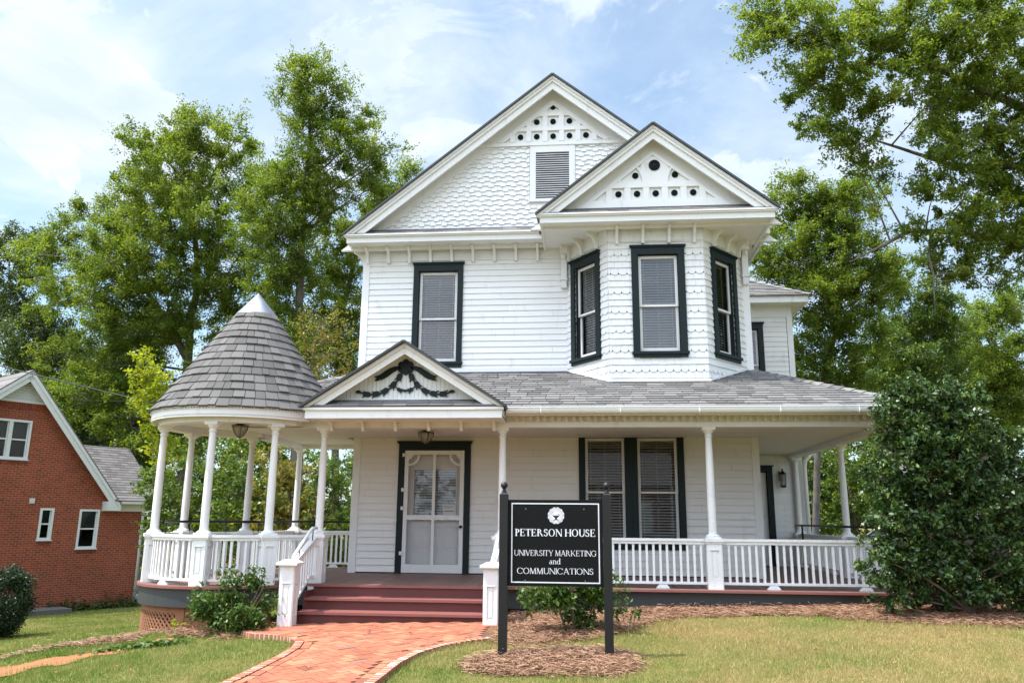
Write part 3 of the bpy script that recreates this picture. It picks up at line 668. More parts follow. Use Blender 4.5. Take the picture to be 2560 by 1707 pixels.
for ta, tb_, z0, z1, r_ in ((lt0-0.07, lt0, -0.8, 0.28, 1.31), (lt1, lt1+0.11, -0.8, 0.28, 1.312), (lt0, lt1, zl1, 0.28, 1.311), (lt0, lt1, -0.42, zl0, 1.311), (R(120), lt0-0.07, -0.8, 0.28, 1.30)):
    la.ring(GC, r_-0.03, r_, z0, z1, ta, tb_, 10)
for i in range(5): la.ring(GC, 1.27, 1.303, -0.6+i*0.176, -0.6+i*0.176+0.172, lt1+0.11, R(318), 16, rnd.random())
la.build('lattice_skirt', CLAYW, house)
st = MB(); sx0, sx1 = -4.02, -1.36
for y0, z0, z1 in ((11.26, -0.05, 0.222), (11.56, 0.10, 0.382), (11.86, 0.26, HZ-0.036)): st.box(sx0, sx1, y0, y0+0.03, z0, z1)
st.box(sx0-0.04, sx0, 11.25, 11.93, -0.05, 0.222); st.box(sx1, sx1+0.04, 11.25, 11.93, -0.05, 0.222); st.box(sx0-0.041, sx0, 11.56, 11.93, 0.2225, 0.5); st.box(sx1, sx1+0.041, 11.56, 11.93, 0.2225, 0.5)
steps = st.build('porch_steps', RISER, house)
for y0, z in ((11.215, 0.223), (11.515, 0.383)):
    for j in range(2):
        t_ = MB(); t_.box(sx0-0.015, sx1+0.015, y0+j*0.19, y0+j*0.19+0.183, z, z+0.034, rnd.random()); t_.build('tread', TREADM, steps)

# ---- columns, pedestals, railings
COLM = MB(); COLM.lathe((0, 0, 0), [(0.072, 0.05), (0.062, 0.075), (0.0605, 0.10)]+[(0.0605-0.0125*max(0, (t-0.3)/0.7)**1.5, 0.10+1.38*t) for t in (0.15, 0.3, 0.45, 0.6, 0.75, 0.9, 1.0)]+[(0.058, 1.49), (0.058, 1.505), (0.05, 1.512), (0.05, 1.535)], 24)
COLM = COLM.mesh('column', WHITE_OLD, True)
CAPM = MB(); CAPM.lathe((0, 0, 0), [(0.05, 1.535), (0.066, 1.55), (0.082, 1.572), (0.088, 1.59)], 24); CAPM.box(-0.098, 0.098, -0.098, 0.098, 1.59, 1.64); CAPM = CAPM.mesh('capital', WHITE)
BASM = MB(); BASM.box(-0.105, 0.105, -0.105, 0.105, 0.0, 0.022); BASM.lathe((0, 0, 0), [(0.098, 0.022), (0.102, 0.034), (0.095, 0.046), (0.078, 0.052), (0.072, 0.058)], 24); BASM = BASM.mesh('base', WHITE)
PEDM = MB(); p_ = 0.10
PEDM.box(-p_, p_, -p_, p_, 0.0, 0.64)
for rz in range(4):
    Fp = Frame(Matrix.Rotation(rz*math.pi/2, 3, 'Z') @ Vector((0, -p_, 0)), Matrix.Rotation(rz*math.pi/2, 3, 'Z') @ Vector((1, 0, 0)), (0, 0, 1))
    e = p_+0.0
    for a, b, c, d in ((-e+0.003, -0.052, 0.0, 0.64), (0.052, e-0.003, 0.0, 0.64), (-0.052, 0.052, 0.0, 0.15), (-0.052, 0.052, 0.55, 0.64)): PEDM.fbox(Fp, a, b, c, d, 0.0, 0.012)
    PEDM.fbox(Fp, -0.028, 0.028, 0.18, 0.52, 0.0, 0.008); PEDM.fbox(Fp, -0.064, 0.064, 0.545, 0.556, 0.012, 0.022)
PEDM = PEDM.mesh('pedestal', WHITE)
PCAP = MB(); PCAP.box(-0.125, 0.125, -0.125, 0.125, 0.64, 0.665); PCAP.box(-0.14, 0.14, -0.14, 0.14, 0.665, 0.71); PCAP = PCAP.mesh('pedestal_cap', WHITE)
def column(x, y, rz=0.0, ped=True):
    c = inst(COLM, 'column', house, (x, y, HZ+0.71), rz); inst(BASM, 'base', c, (x, y, HZ+0.71), rz); inst(CAPM, 'capital', c, (x, y, HZ+0.71), rz)
    if ped:
        p = inst(PEDM, 'pedestal', house, (x, y, HZ), rz); inst(PCAP, 'pedestal_cap', p, (x, y, HZ), rz)
YC = 12.10
gz_ang = [R(-148), R(-89), R(-47), R(159), R(109)]
GCOL = [(GC[0]+1.25*math.cos(a), GC[1]+1.25*math.sin(a), a+math.pi/2) for a in gz_ang]
for x, y, a in GCOL: column(x, y, a)
for x, y in ((-4.07, YC), (-1.24, YC), (1.885, YC), (4.68, YC), (4.68, 14.9), (4.72, 18.2), (-5.82, 15.80)): column(x, y)
BAL = MB(); BAL.box(-0.0165, 0.0165, -0.0165, 0.0165, 0.09, 0.63); BAL = BAL.mesh('baluster', WHITE)
FOOT = MB(); FOOT.hexa([(-0.10, -0.03, 0.0), (0.10, -0.03, 0.0), (0.10, 0.03, 0.0), (-0.10, 0.03, 0.0), (-0.055, -0.022, 0.055), (0.055, -0.022, 0.055), (0.055, 0.022, 0.055), (-0.055, 0.022, 0.055)]); FOOT = FOOT.mesh('foot_block', WHITE)
nbal = [0]
def railing(path, single=True, sp=0.0985, feet=True):
    # path: list of points in plan; rails follow it
    pts = [Vector((*p, 0)) for p in path]; r = MB()
    L = [0.0]
    for a, b in zip(pts, pts[1:]): L.append(L[-1]+(b-a).length)
    def at(s):
        for i in range(len(L)-1):
            if s <= L[i+1]+1e-9:
                t = (s-L[i])/(L[i+1]-L[i]); d = (pts[i+1]-pts[i]).normalized(); return pts[i].lerp(pts[i+1], t), d
        return pts[-1], (pts[-1]-pts[-2]).normalized()
    def sweep(mb, w, z0, z1):
        rings = []
        for i, p in enumerate(pts):
            d = ((pts[i]-pts[i-1]).normalized() if i else Vector())+((pts[i+1]-pts[i]).normalized() if i < len(pts)-1 else Vector()); d.normalize()
            nn = Vector((d.y, -d.x, 0))*w/2; rings.append([p+nn+Vector((0, 0, z0)), p-nn+Vector((0, 0, z0)), p-nn+Vector((0, 0, z1)), p+nn+Vector((0, 0, z1))])
        vs = [q for rr in rings for q in rr]; fs = [(3, 2, 1, 0), tuple(len(vs)-4+i for i in range(4))]
        for i in range(len(rings)-1):
            for k in range(4): fs.append((i*4+k, i*4+(k+1) % 4, (i+1)*4+(k+1) % 4, (i+1)*4+k))
        mb.mesh_part(vs, fs)
    sweep(r, 0.062, HZ+0.625, HZ+0.668); rail = None
    top_ = MB(); sweep(r, 0.098, HZ+0.668, HZ+0.705); low = MB(); sweep(low, 0.05, HZ+0.06, HZ+0.095)
    rail = r.build('railing', WHITE, house); low.build('bottom_rail', WHITE, rail)
    n = int((L[-1]-0.02)/sp); rest = MB()
    for i in range(n):
        s = L[-1]/2+(i-(n-1)/2)*sp; p, d = at(s); a = math.atan2(d.y, d.x)
        if single and nbal[0] < 99: inst(BAL, 'baluster', rail, (p.x, p.y, HZ), a); nbal[0] += 1
        else:
            c_, s2 = math.cos(a)*0.0165, math.sin(a)*0.0165; q = [(p.x+u*c_-v*s2, p.y+u*s2+v*c_) for u, v in ((-1, -1), (1, -1), (1, 1), (-1, 1))]
            rest.hexa([(*k_, HZ+0.09) for k_ in q]+[(*k_, HZ+0.63) for k_ in q])
    if rest.v: tag(rest.build('baluster', WHITE, rail), kind='stuff')
    if feet:
        for s in ((0.28, 0.78) if L[-1] > 2.4 else (0.5,)): p, d = at(L[-1]*s); inst(FOOT, 'foot_block', rail, (p.x, p.y, HZ), math.atan2(d.y, d.x))
    return rail
def arc(a0, a1, trim=0.115, n=14, r=1.25): a0 += math.copysign(trim/r, a1-a0); a1 -= math.copysign(trim/r, a1-a0); return [(GC[0]+r*math.cos(a0+(a1-a0)*i/n), GC[1]+r*math.sin(a0+(a1-a0)*i/n)) for i in range(n+1)]
railing([(-1.13, YC), (1.775, YC)]); railing([(1.995, YC), (4.57, YC)])
railing(arc(R(-148), R(-89))); railing(arc(R(-89), R(-47))); railing(arc(R(159), R(212)))
railing([(GCOL[2][0]+0.11, GCOL[2][1]+0.05), (-4.18, YC-0.02)], False, feet=False)
railing(arc(R(109), R(159)), False); railing([(GCOL[4][0]+0.02, GCOL[4][1]+0.11), (-5.83, 15.69)], False); railing([(-5.71, 15.80), (-4.27, 15.80)], False)
railing([(4.68, YC+0.11), (4.68, 14.79)], False); railing([(4.68, 15.01), (4.72, 18.09)], False)
NEW = MB(); q_ = 0.095; NEW.box(-q_, q_, -q_, q_, -0.1, 0.78)
for rz in range(4):
    Mz = Matrix.Rotation(rz*math.pi/2, 3, 'Z'); Fp = Frame(Mz @ Vector((0, -q_, 0)), Mz @ Vector((1, 0, 0)), (0, 0, 1))
    for a, b, c, d in ((-q_+0.003, -0.05, -0.1, 0.78), (0.05, q_-0.003, -0.1, 0.78), (-0.05, 0.05, -0.1, 0.13), (-0.05, 0.05, 0.56, 0.78)): NEW.fbox(Fp, a, b, c, d, 0.0, 0.010)
    NEW.fbox(Fp, -0.024, 0.024, 0.16, 0.53, 0.0, 0.007); NEW.fbox(Fp, -0.06, 0.06, 0.556, 0.567, 0.010, 0.018)
NEW = NEW.mesh('newel_post', WHITE)
NCAP = MB(); NCAP.box(-0.118, 0.118, -0.118, 0.118, 0.78, 0.80); NCAP.box(-0.15, 0.15, -0.15, 0.15, 0.80, 0.832); NCAP.hexa([(-0.135, -0.135, 0.832), (0.135, -0.135, 0.832), (0.135, 0.135, 0.832), (-0.135, 0.135, 0.832), (-0.075, -0.075, 0.868), (0.075, -0.075, 0.868), (0.075, 0.075, 0.868), (-0.075, 0.075, 0.868)]); NCAP = NCAP.mesh('newel_cap', WHITE)
for x in (-4.09, -1.26):
    nw = inst(NEW, 'newel_post', house, (x, 11.03, 0.10)); inst(NCAP, 'newel_cap', nw, (x, 11.03, 0.10))
    sr = MB(); ya, yb, za, zb3 = 11.13, 11.99, 0.90, 1.235
    for dz0, dz1, w in ((-0.045, 0.0, 0.055), (0.0, 0.035, 0.085)):
        sr.hexa([(x-w/2, ya, za+dz0), (x+w/2, ya, za+dz0), (x+w/2, yb, zb3+dz0), (x-w/2, yb, zb3+dz0), (x-w/2, ya, za+dz1), (x+w/2, ya, za+dz1), (x+w/2, yb, zb3+dz1), (x-w/2, yb, zb3+dz1)])
    sr.hexa([(x-0.025, ya, 0.28), (x+0.025, ya, 0.28), (x+0.025, 11.80, 0.66), (x-0.025, 11.80, 0.66), (x-0.025, ya, 0.32), (x+0.025, ya, 0.32), (x+0.025, 11.80, 0.70), (x-0.025, 11.80, 0.70)]); sr.box(x-0.025, x+0.025, 11.80, 11.99, 0.66, 0.70)
    stair_rail = sr.build('stair_railing', WHITE, house)
    for i in range(8):
        y = 11.19+i*0.1; z0_ = 0.30+min(0.38, (y-ya)*0.567); z1_ = za-0.03+(y-ya)*(zb3-za)/(yb-ya); bm_ = MB(); bm_.box(x-0.016, x+0.016, y-0.016, y+0.016, z0_, z1_); bm_.build('baluster', WHITE, stair_rail)
    hp = MB(); hx = x+0.02; hp.tube([(hx, 11.06, 0.985), (hx, 11.10, 1.02), (hx, 11.74, 1.365), (hx, 11.80, 1.385), (hx, 11.98, 1.385)], 0.024, 10); hb = hp.build('handrail', WHITE, house, True)
    kk = MB(); kk.tube([(hx, 11.30, 1.11), (hx, 11.30, 0.985)], 0.008, 6); kk.tube([(hx, 11.83, 1.37), (hx, 11.83, 1.20)], 0.008, 6); kk.build('rail_bracket', IRON, hb)
for pth in ([(GC[0]+1.15*math.cos(R(a)), GC[1]+1.15*math.sin(R(a)), 1.46) for a in range(205, 95, -8)]+[(-5.72, 13.75, 1.46), (-5.72, 15.65, 1.46), (-4.3, 15.68, 1.46)],
            [(4.55, 12.3, 1.46), (4.55, 14.9, 1.46), (4.58, 18.0, 1.46)]):
    hr = MB(); hr.tube(pth, 0.021, 8); hrb = hr.build('handrail', IRON, house, True)
    pk = MB()
    for q in pth[2::4]: pk.tube([q, (q[0], q[1], 1.28)], 0.009, 6)
    pk.build('rail_bracket', IRON, hrb)
hp2 = MB(); hp2.tube([(4.56, 17.4, 1.46), (4.56, 17.4, HZ)], 0.02, 8); hp2.build('handrail_post', IRON, house)

# ---- porch beam, ceiling, eave and roof
bm = MB()
def beam(x0, x1, y0, y1): bm.box(x0, x1, y0, y1, 2.92, 3.16)
beam(-4.42, 4.78, 12.0, 12.20); beam(4.58, 4.78, 12.2, 18.3); beam(-5.92, -5.72, 13.6, 15.9); beam(-5.72, -4.24, 15.70, 15.90)
bm.ring(GC, 1.14, 1.34, 2.92, 3.16, R(100), R(-34+360), 60)
beam_o = bm.build('porch_beam', WHITE_OLD, house)
dn = MB()
def dent(x, y, a):
    c_, s_2 = math.cos(a), math.sin(a); q = [(x+u*c_+v*s_2, y+u*s_2-v*c_) for u, v in ((-0.026, 0), (0.026, 0), (0.026, 0.038), (-0.026, 0.038))]
    q = q[::-1]; dn.hexa([(*k_, 3.005) for k_ in q]+[(*k_, 3.11) for k_ in q])
for i in range(53): dent(-1.02+i*0.11, 12.0, 0)
dn.box(-1.15, 4.80, 11.985, 12.0, 2.99, 3.0); dn.box(-1.15, 4.80, 11.955, 12.0, 3.11, 3.16)
dn.build('dentil_band', WHITE_OLD, house); dn = MB()
for i in range(40): a = R(170)+i*0.11/1.34; dent(GC[0]+1.34*math.cos(a), GC[1]+1.34*math.sin(a), a+math.pi/2) if a < R(322) else None
dn.ring(GC, 1.341, 1.355, 2.985, 2.998, R(120), R(-34+360), 60); dn.ring(GC, 1.341, 1.385, 3.11, 3.16, R(120), R(-34+360), 60)
dn.build('dentil_band', WHITE_OLD, house)
ce = MB()
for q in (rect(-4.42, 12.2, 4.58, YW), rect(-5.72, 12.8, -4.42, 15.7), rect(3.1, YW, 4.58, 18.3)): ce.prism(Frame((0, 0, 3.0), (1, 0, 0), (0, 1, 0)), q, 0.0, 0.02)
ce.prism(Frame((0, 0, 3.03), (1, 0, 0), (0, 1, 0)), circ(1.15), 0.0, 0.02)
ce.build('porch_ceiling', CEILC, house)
so = MB(); so.box(-1.16, 4.87, 11.70, 11.956, 3.085, 3.10); so.box(4.78, 4.87, 11.957, 18.3, 3.085, 3.10); so.box(-6.2, -5.92, 13.7, 16.0, 3.085, 3.10)
so.ring(GC, 1.355, 1.47, 3.015, 3.03, R(100), R(-34+360), 60)
so.build('eave_soffit', TANW, house)
fa = MB(); fa.ring(GC, 1.43, 1.462, 2.985, 3.125, R(100), R(-28+360), 64); fa.ring(GC, 1.43, 1.485, 3.125, 3.15, R(100), R(-28+360), 64)
for i in range(100):
    a = R(150)+i*R(1.85)
    if a < R(330): fa.hexa([(GC[0]+r_*math.cos(a+d), GC[1]+r_*math.sin(a+d), z) for z in (3.10, 3.125) for r_, d in ((1.462, 0), (1.482, 0), (1.482, 0.018), (1.462, 0.018))])
fa.build('turret_fascia', WHITE, house)
L3 = math.hypot(2.75, 1.03)
PR = [(Frame((-6.25, 11.65, 3.185), (1, 0, 0), (0, 2.75, 1.03)), [(0, 0), (11.17, 0), (9.34, L3), (2.01, L3)]),
      (Frame((4.92, 11.65, 3.185), (0, 1, 0), (-1.83, 0, 1.03)), [(0, 0), (6.6, 0), (6.6, 2.1), (2.75, 2.1)]),
      (Frame((-6.25, 16.1, 3.185), (0, -1, 0), (2.01, 0, 1.03)), [(0, 0), (4.45, 0), (1.70, 2.2585), (0, 2.2585)])]
pr = MB()
for F, P in PR:
    pr.prism(F, P, -0.05, -0.004, 0.3); pr.lap(F, P, -0.02, 0.178, 0.245, tb=0.020, tt=0.002, jit=0.45, gap=0.013, vjit=0.006)
def hipcaps(a, b, n, w=0.13):
    a, b = Vector(a), Vector(b); d = (b-a)/n
    side = Vector((d.y, -d.x, 0)).normalized()
    for i in range(n):
        p = a+d*i; q = p+d*1.12
        for sg in (-1, 1):
            o1 = side*sg*w+Vector((0, 0, -0.042)); lo_, hi_ = Vector((0, 0, 0.028)), Vector((0, 0, 0.010))
            c_ = [p+lo_, p+o1+lo_, q+o1+hi_, q+hi_]; pr.hexa([k_ for k_ in c_]+[k_+Vector((0, 0, 0.010)) for k_ in c_], rnd.random())
hipcaps((4.92, 11.65, 3.185), (3.09, 14.4, 4.215), 17); hipcaps((-6.25, 11.65, 3.185), (-4.24, 14.4, 4.215), 17)
pr.build('porch_roof', SHINGLE, house)
fs_ = MB()                                                      # white flashing where wall and porch roof meet
def flash(a, b, h=0.05):
    a, b = Vector(a), Vector(b); d = (b-a); nn = Vector((d.y, -d.x, 0)).normalized()*0.03; fs_.hexa([a, a+nn, b+nn, b, a+Vector((0, 0, h)), a+nn+Vector((0, 0, h)), b+nn+Vector((0, 0, h)), b+Vector((0, 0, h))])
zr_ = lambda y: 3.185+1.03*(y-11.65)/2.75+0.012
flash((-4.2, YW-0.016, zr_(14.4)), (-0.27, YW-0.016, zr_(14.4)), 0.07)
for (xa, ya), (xb, yb) in zip(bay_pts, bay_pts[1:]): flash((xa, ya-0.018, zr_(ya)), (xb, yb-0.018, zr_(yb)), 0.035)
fs_.build('flashing', WHITE, house)
gu = MB(); gpts = []
for i in range(13): t = math.pi+math.pi*i/12; gpts.append((11.63+0.058*math.cos(t), 3.165+0.085*math.sin(t)))
for (ya, za), (yb, zb3) in zip(gpts, gpts[1:]): gu.face([(-1.14, ya, za), (4.90, ya, za), (4.90, yb, zb3), (-1.14, yb, zb3)][::-1])
gu.box(-1.14, 4.90, 11.562, 11.578, 3.165, 3.182); gu.box(-1.16, 4.88, 11.69, 11.71, 3.06, 3.17); gu.face([(-1.14, y, z) for y, z in gpts]); gu.face([(4.90, y, z) for y, z in gpts][::-1])
for y0, y1 in ((11.7, 18.2),): gu.box(4.87, 4.95, y0, y1, 3.07, 3.175)
gut = gu.build('gutter', WHITE, house, True, auto=True)
for x in (-0.62, 0.55, 1.70, 2.85, 3.95):
    g = MB(); g.tube([(x, 11.575, 3.185), (x, 11.563, 3.10), (x, 11.60, 3.072), (x+0.03, 11.68, 3.09)], 0.008, 5); g.build('gutter_strap', WHITE_OLD, gut)
ds = MB(); ds.tube([(5.03, 18.0, 3.10), (5.03, 18.02, 3.0), (4.92, 18.12, 2.86), (4.90, 18.15, 2.7), (4.90, 18.15, 0.3)], 0.045, 10); ds.build('downspout', WHITE_OLD, house, True)

# ---- entry pediment
pcx, pzap, pze, phw, pyf, pyw = -2.65, 4.105, 3.15, 1.495, 11.30, 11.60
M3 = (pzap-pze)/phw
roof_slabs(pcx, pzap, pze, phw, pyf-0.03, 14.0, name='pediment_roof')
pd = MB(); FP = FY(pyf); FPW = FY(pyw)
pd.box(pcx-phw+0.02, pcx+phw-0.02, pyf, pyf+0.05, pze-0.17, pze-0.03); pd.box(pcx-phw-0.005, pcx+phw+0.005, pyf-0.03, pyf+0.05, pze-0.05, pze-0.012); pd.box(pcx-phw+0.02, pcx+phw-0.02, pyf+0.05, 12.0, pze-0.15, pze-0.13)
for sx in (-1, 1):
    xa, xb = sorted((pcx+sx*(phw-0.02), pcx+sx*(phw-0.06))); pd.box(xa, xb, pyf+0.05, 11.99, pze-0.17, pze-0.02)
pd.prism(FPW, tri(pcx, pzap, M3, 0.04, pze-0.05), -0.06, 0.0)
band(pd, FP, pcx, pzap, M3, 0.045, 0.135, pze+0.0, -0.045, 0.0); band(pd, FP, pcx, pzap, M3, 0.0, 0.045, pze+0.0, -0.045, 0.035)
band(pd, FY(pyw-0.001), pcx, pzap, M3, 0.04, 0.055, pze+0.06, 0.0, pyw-pyf-0.05)
pediment = pd.build('pediment', WHITE, house)
pv = MB(); tp = tri(pcx, pzap, M3, 0.06, 3.30); x = pcx-2
while x < pcx+2:
    c_ = clip(rect(x, 3.2, x+0.062, 5), tp)
    if len(c_) > 2: pv.prism(FPW, c_, 0.0, 0.012, rnd.random())
    x += 0.066
pv.fbox(FPW, pcx-1.15, pcx+1.15, 3.28, 3.31, 0.012, 0.03)
pv.build('tongue_and_groove', WHITE, pediment)
pent(pcx, pzap, M3, pze, phw, pyf, pyw, 3.285)
BR2 = bracket_mesh(0.22, 0.16, 0.045)
for x in (-3.92, -3.42, -2.90, -2.38, -1.87, -1.36): inst(BR2, 'bracket', house, (x, 12.0, 3.02))
# garland: rosette, ribbons and strings of tulip buds
ga = MB(); NG0, NG1 = 0.013, 0.042
S_ = lambda x, y: (pcx-0.10+x, y)
ox, oy = pcx-0.035, 3.805
def gpoly(pts, lift=0.0): ga.prism(FPW, [(ox+a*1.10, oy+b*1.07) for a, b in pts], NG0+lift, NG1+lift)
rp_ = lambda t: 0.082+0.032*abs(math.cos(3*t))**0.55
gpoly([(rp_(t)*math.cos(t+0.52)*1.04, rp_(t)*math.sin(t+0.52)-0.012) for t in [2*math.pi*i/72 for i in range(72)]])
gpoly([(0.03*math.cos(t), 0.03*math.sin(t)) for t in [2*math.pi*i/14 for i in range(14)]], 0.008)
def curve_strip(P, W):
    n = len(P)
    for i in range(n-1):
        a, b = P[i], P[i+1]; d = Vector((b[0]-a[0], b[1]-a[1])).normalized(); nn = Vector((-d.y, d.x))
        q = [(a[0]-nn.x*W[i]/2, a[1]-nn.y*W[i]/2), (b[0]-nn.x*W[i+1]/2, b[1]-nn.y*W[i+1]/2), (b[0]+nn.x*W[i+1]/2, b[1]+nn.y*W[i+1]/2), (a[0]+nn.x*W[i]/2, a[1]+nn.y*W[i]/2)]
        gpoly(q, 0.0003*(i % 2))
def bud(x, y, ang, s=0.071):
    B = [(0.75, 0), (0.55, 0.42), (0.1, 0.55), (-0.35, 0.50), (-0.95, 0.72), (-0.62, 0.30), (-0.98, 0.0), (-0.62, -0.30), (-0.95, -0.72), (-0.35, -0.50), (0.1, -0.55), (0.55, -0.42)]
    ca, sa = math.cos(ang), math.sin(ang); P = [(x+s*(a*ca-b*sa), y+s*(a*sa+b*ca)) for a, b in B]
    gpoly(P, 0.0008)
for sg in (-1, 1):
    rb = [(sg*(0.07+0.30*t), -0.02-0.125*t-0.02*math.sin(t*math.pi*1.6)*-1) for t in [i/8 for i in range(9)]]
    wd = [0.035+0.05*math.sin(math.pi*min(1, t*0.75)) for t in [i/8 for i in range(9)]]
    curve_strip(rb, wd); e = rb[-1]
    q = [(e[0], e[1]-0.04), (e[0]+sg*0.065, e[1]-0.045), (e[0]+sg*0.035, e[1]-0.005), (e[0]+sg*0.075, e[1]+0.018), (e[0], e[1]+0.035)]
    gpoly(q if sg > 0 else q[::-1], 0.0004)
    ch = [(sg*0.045, -0.08), (sg*0.085, -0.165), (sg*0.155, -0.265), (sg*0.25, -0.345), (sg*0.36, -0.395), (sg*0.48, -0.405), (sg*0.60, -0.385), (sg*0.66, -0.368)]
    curve_strip(ch, [0.019]*len(ch))
    for (bx, by), an in (((sg*0.085, -0.15), 110 if sg > 0 else 70), ((sg*0.165, -0.262), 125 if sg > 0 else 55), ((sg*0.275, -0.352), 145 if sg > 0 else 35), ((sg*0.40, -0.395), 172 if sg > 0 else 8), ((sg*0.53, -0.40), 185 if sg > 0 else -5)): bud(bx, by, R(an))
    gpoly([(sg*0.655+0.038*math.cos(t)*1.0, -0.365+0.022*math.sin(t)) for t in [2*math.pi*i/12 for i in range(12)]], 0.0012)
    ch2 = [(sg*0.145, -0.285), (sg*0.085, -0.335), (sg*0.0, -0.352)]; curve_strip(ch2, [0.012]*3); bud(sg*0.08, -0.338, R(150 if sg < 0 else 30), 0.05)
gpoly([(0.028*math.cos(t), -0.352+0.018*math.sin(t)) for t in [2*math.pi*i/10 for i in range(10)]], 0.0014)
ga.build('garland_ornament', GREEN, pediment)

# ---- turret roof
tr_ = MB(); prof = [(1.50, 3.135), (1.21, 3.566), (0.915, 4.005), (0.615, 4.45), (0.312, 4.90)]
def prof_at(s):
    seg = [math.hypot(b[0]-a[0], b[1]-a[1]) for a, b in zip(prof, prof[1:])]; t = s
    for (a, b), l in zip(zip(prof, prof[1:]), seg):
        if t <= l: return a[0]+(b[0]-a[0])*t/l, a[1]+(b[1]-a[1])*t/l, ((b[1]-a[1])/l, -(b[0]-a[0])/l)
        t -= l
    return prof[-1][0], prof[-1][1], ((prof[-1][1]-prof[-2][1])/seg[-1], -(prof[-1][0]-prof[-2][0])/seg[-1])
TL = sum(math.hypot(b[0]-a[0], b[1]-a[1]) for a, b in zip(prof, prof[1:])); rows = 13; eh = TL/rows
tr_.tube_ring([(GC[0]-0.0*i, GC[1], z-0.02, r-0.012) for i, (r, z) in enumerate(prof)], 48, 0.2, False)
for k in range(rows):
    r0, z0, n0_ = prof_at(k*eh); r1, z1, n1_ = prof_at((k+1)*eh)
    a = rnd.random()*6.28; end = a+2*math.pi
    while a < end-0.02:
        w = min(rnd.choice((0.11, 0.15, 0.16, 0.17, 0.18, 0.19))/max(r0, 0.35), end-a); g = 0.008/max(r0, 0.3); tb = 0.030+rnd.uniform(-0.004, 0.004); tn = rnd.random(); dz = rnd.uniform(-0.012, 0.004)
        def P(t, r, z, n_, d): rr = r+n_[0]*d; return (GC[0]+rr*math.cos(t), GC[1]+rr*math.sin(t), z+n_[1]*d)
        nst = 3; vs = []
        for i in range(nst+1):
            t = a+g/2+(w-g)*i/nst; vs += [P(t, r0+dz*0.6, z0+dz, n0_, tb), P(t, r1, z1, n1_, 0.006), P(t, r0+dz*0.6, z0+dz, n0_, -0.006)]
        fs = []
        for i in range(nst): b0_, c0_ = i*3, (i+1)*3; fs += [(b0_, c0_, c0_+1, b0_+1), (b0_+2, c0_+2, c0_, b0_)]
        fs += [(0, 1, 2), (nst*3+2, nst*3+1, nst*3)]
        tr_.mesh_part(vs, fs, tn); a += w
turret = tr_.build('turret_roof', TURRET_SH, house)
mc = MB(); mc.lathe((GC[0], GC[1], 0), [(0.352, 4.862), (0.343, 4.878), (0.165, 5.09), (0.004, 5.285)], 40); mc.build('metal_cap', GALV, turret, True)

# ---- rear wing roof and side door
wc = MB(); wy, wx, wz = 17.9, 5.22, 6.62
wc.box(3.0, wx-0.02, wy, wy+0.05, wz-0.16, wz-0.02); wc.box(wx-0.07, wx-0.02, wy+0.05, 24.3, wz-0.16, wz-0.02); wc.box(3.0, wx-0.07, wy+0.05, 18.32, wz-0.14, wz-0.12); wc.box(4.85, wx-0.07, 18.32, 24.3, wz-0.14, wz-0.12)
wc.box(3.09, 4.89, 18.275, 18.35, 6.20, wz-0.141); wc.box(3.0, wx+0.01, wy-0.03, wy+0.05, wz-0.02, wz)
wc.build('cornice', WHITE, house)
wr = MB(); mw = 0.62; Lf = math.hypot(1, mw)
for F, P in ((Frame((3.0, wy-0.04, wz), (1, 0, 0), (0, 1, mw)), [(0, 0), (wx+0.04-3.0, 0), (0.0, 2.26*Lf)]), (Frame((wx+0.04, wy-0.04, wz), (0, 1, 0), (-1, 0, mw)), [(0, 0), (6.5, 0), (6.5, 2.26*Lf), (2.26, 2.26*Lf)])):
    wr.prism(F, P, -0.03, -0.003, 0.2); wr.lap(F, P, -0.02, 0.135, 0.31, tb=0.02, tt=0.003, jit=0.4, gap=0.007)
pr2 = pr; pr = wr; hipcaps((wx+0.04, wy-0.04, wz), (3.0, wy+2.22, wz+2.26*mw), 14, 0.11); pr = pr2
wr.build('roof', SHINGLE, house)
sdm = MB(); Fs = FY(18.3); sdm.fbox(Fs, 4.10, 4.22, HZ, 2.62, -0.14, 0.05); sdm.fbox(Fs, 3.12, 4.22, 2.62, 2.74, -0.14, 0.052); sdm.fbox(Fs, 3.10, 4.25, 2.74, 2.765, 0, 0.08); side_c = sdm.build('door_casing', GREEN, house)
sdo = MB(); sdo.fbox(Fs, 3.16, 4.09, HZ+0.01, 2.61, -0.08, -0.04)
for z0, z1 in ((0.75, 1.35), (1.5, 2.45)): sdo.fbox(Fs, 3.3, 3.6, z0, z1, -0.04, -0.03); sdo.fbox(Fs, 3.68, 3.98, z0, z1, -0.04, -0.03)
sdo.build('side_door', DOORP, house)
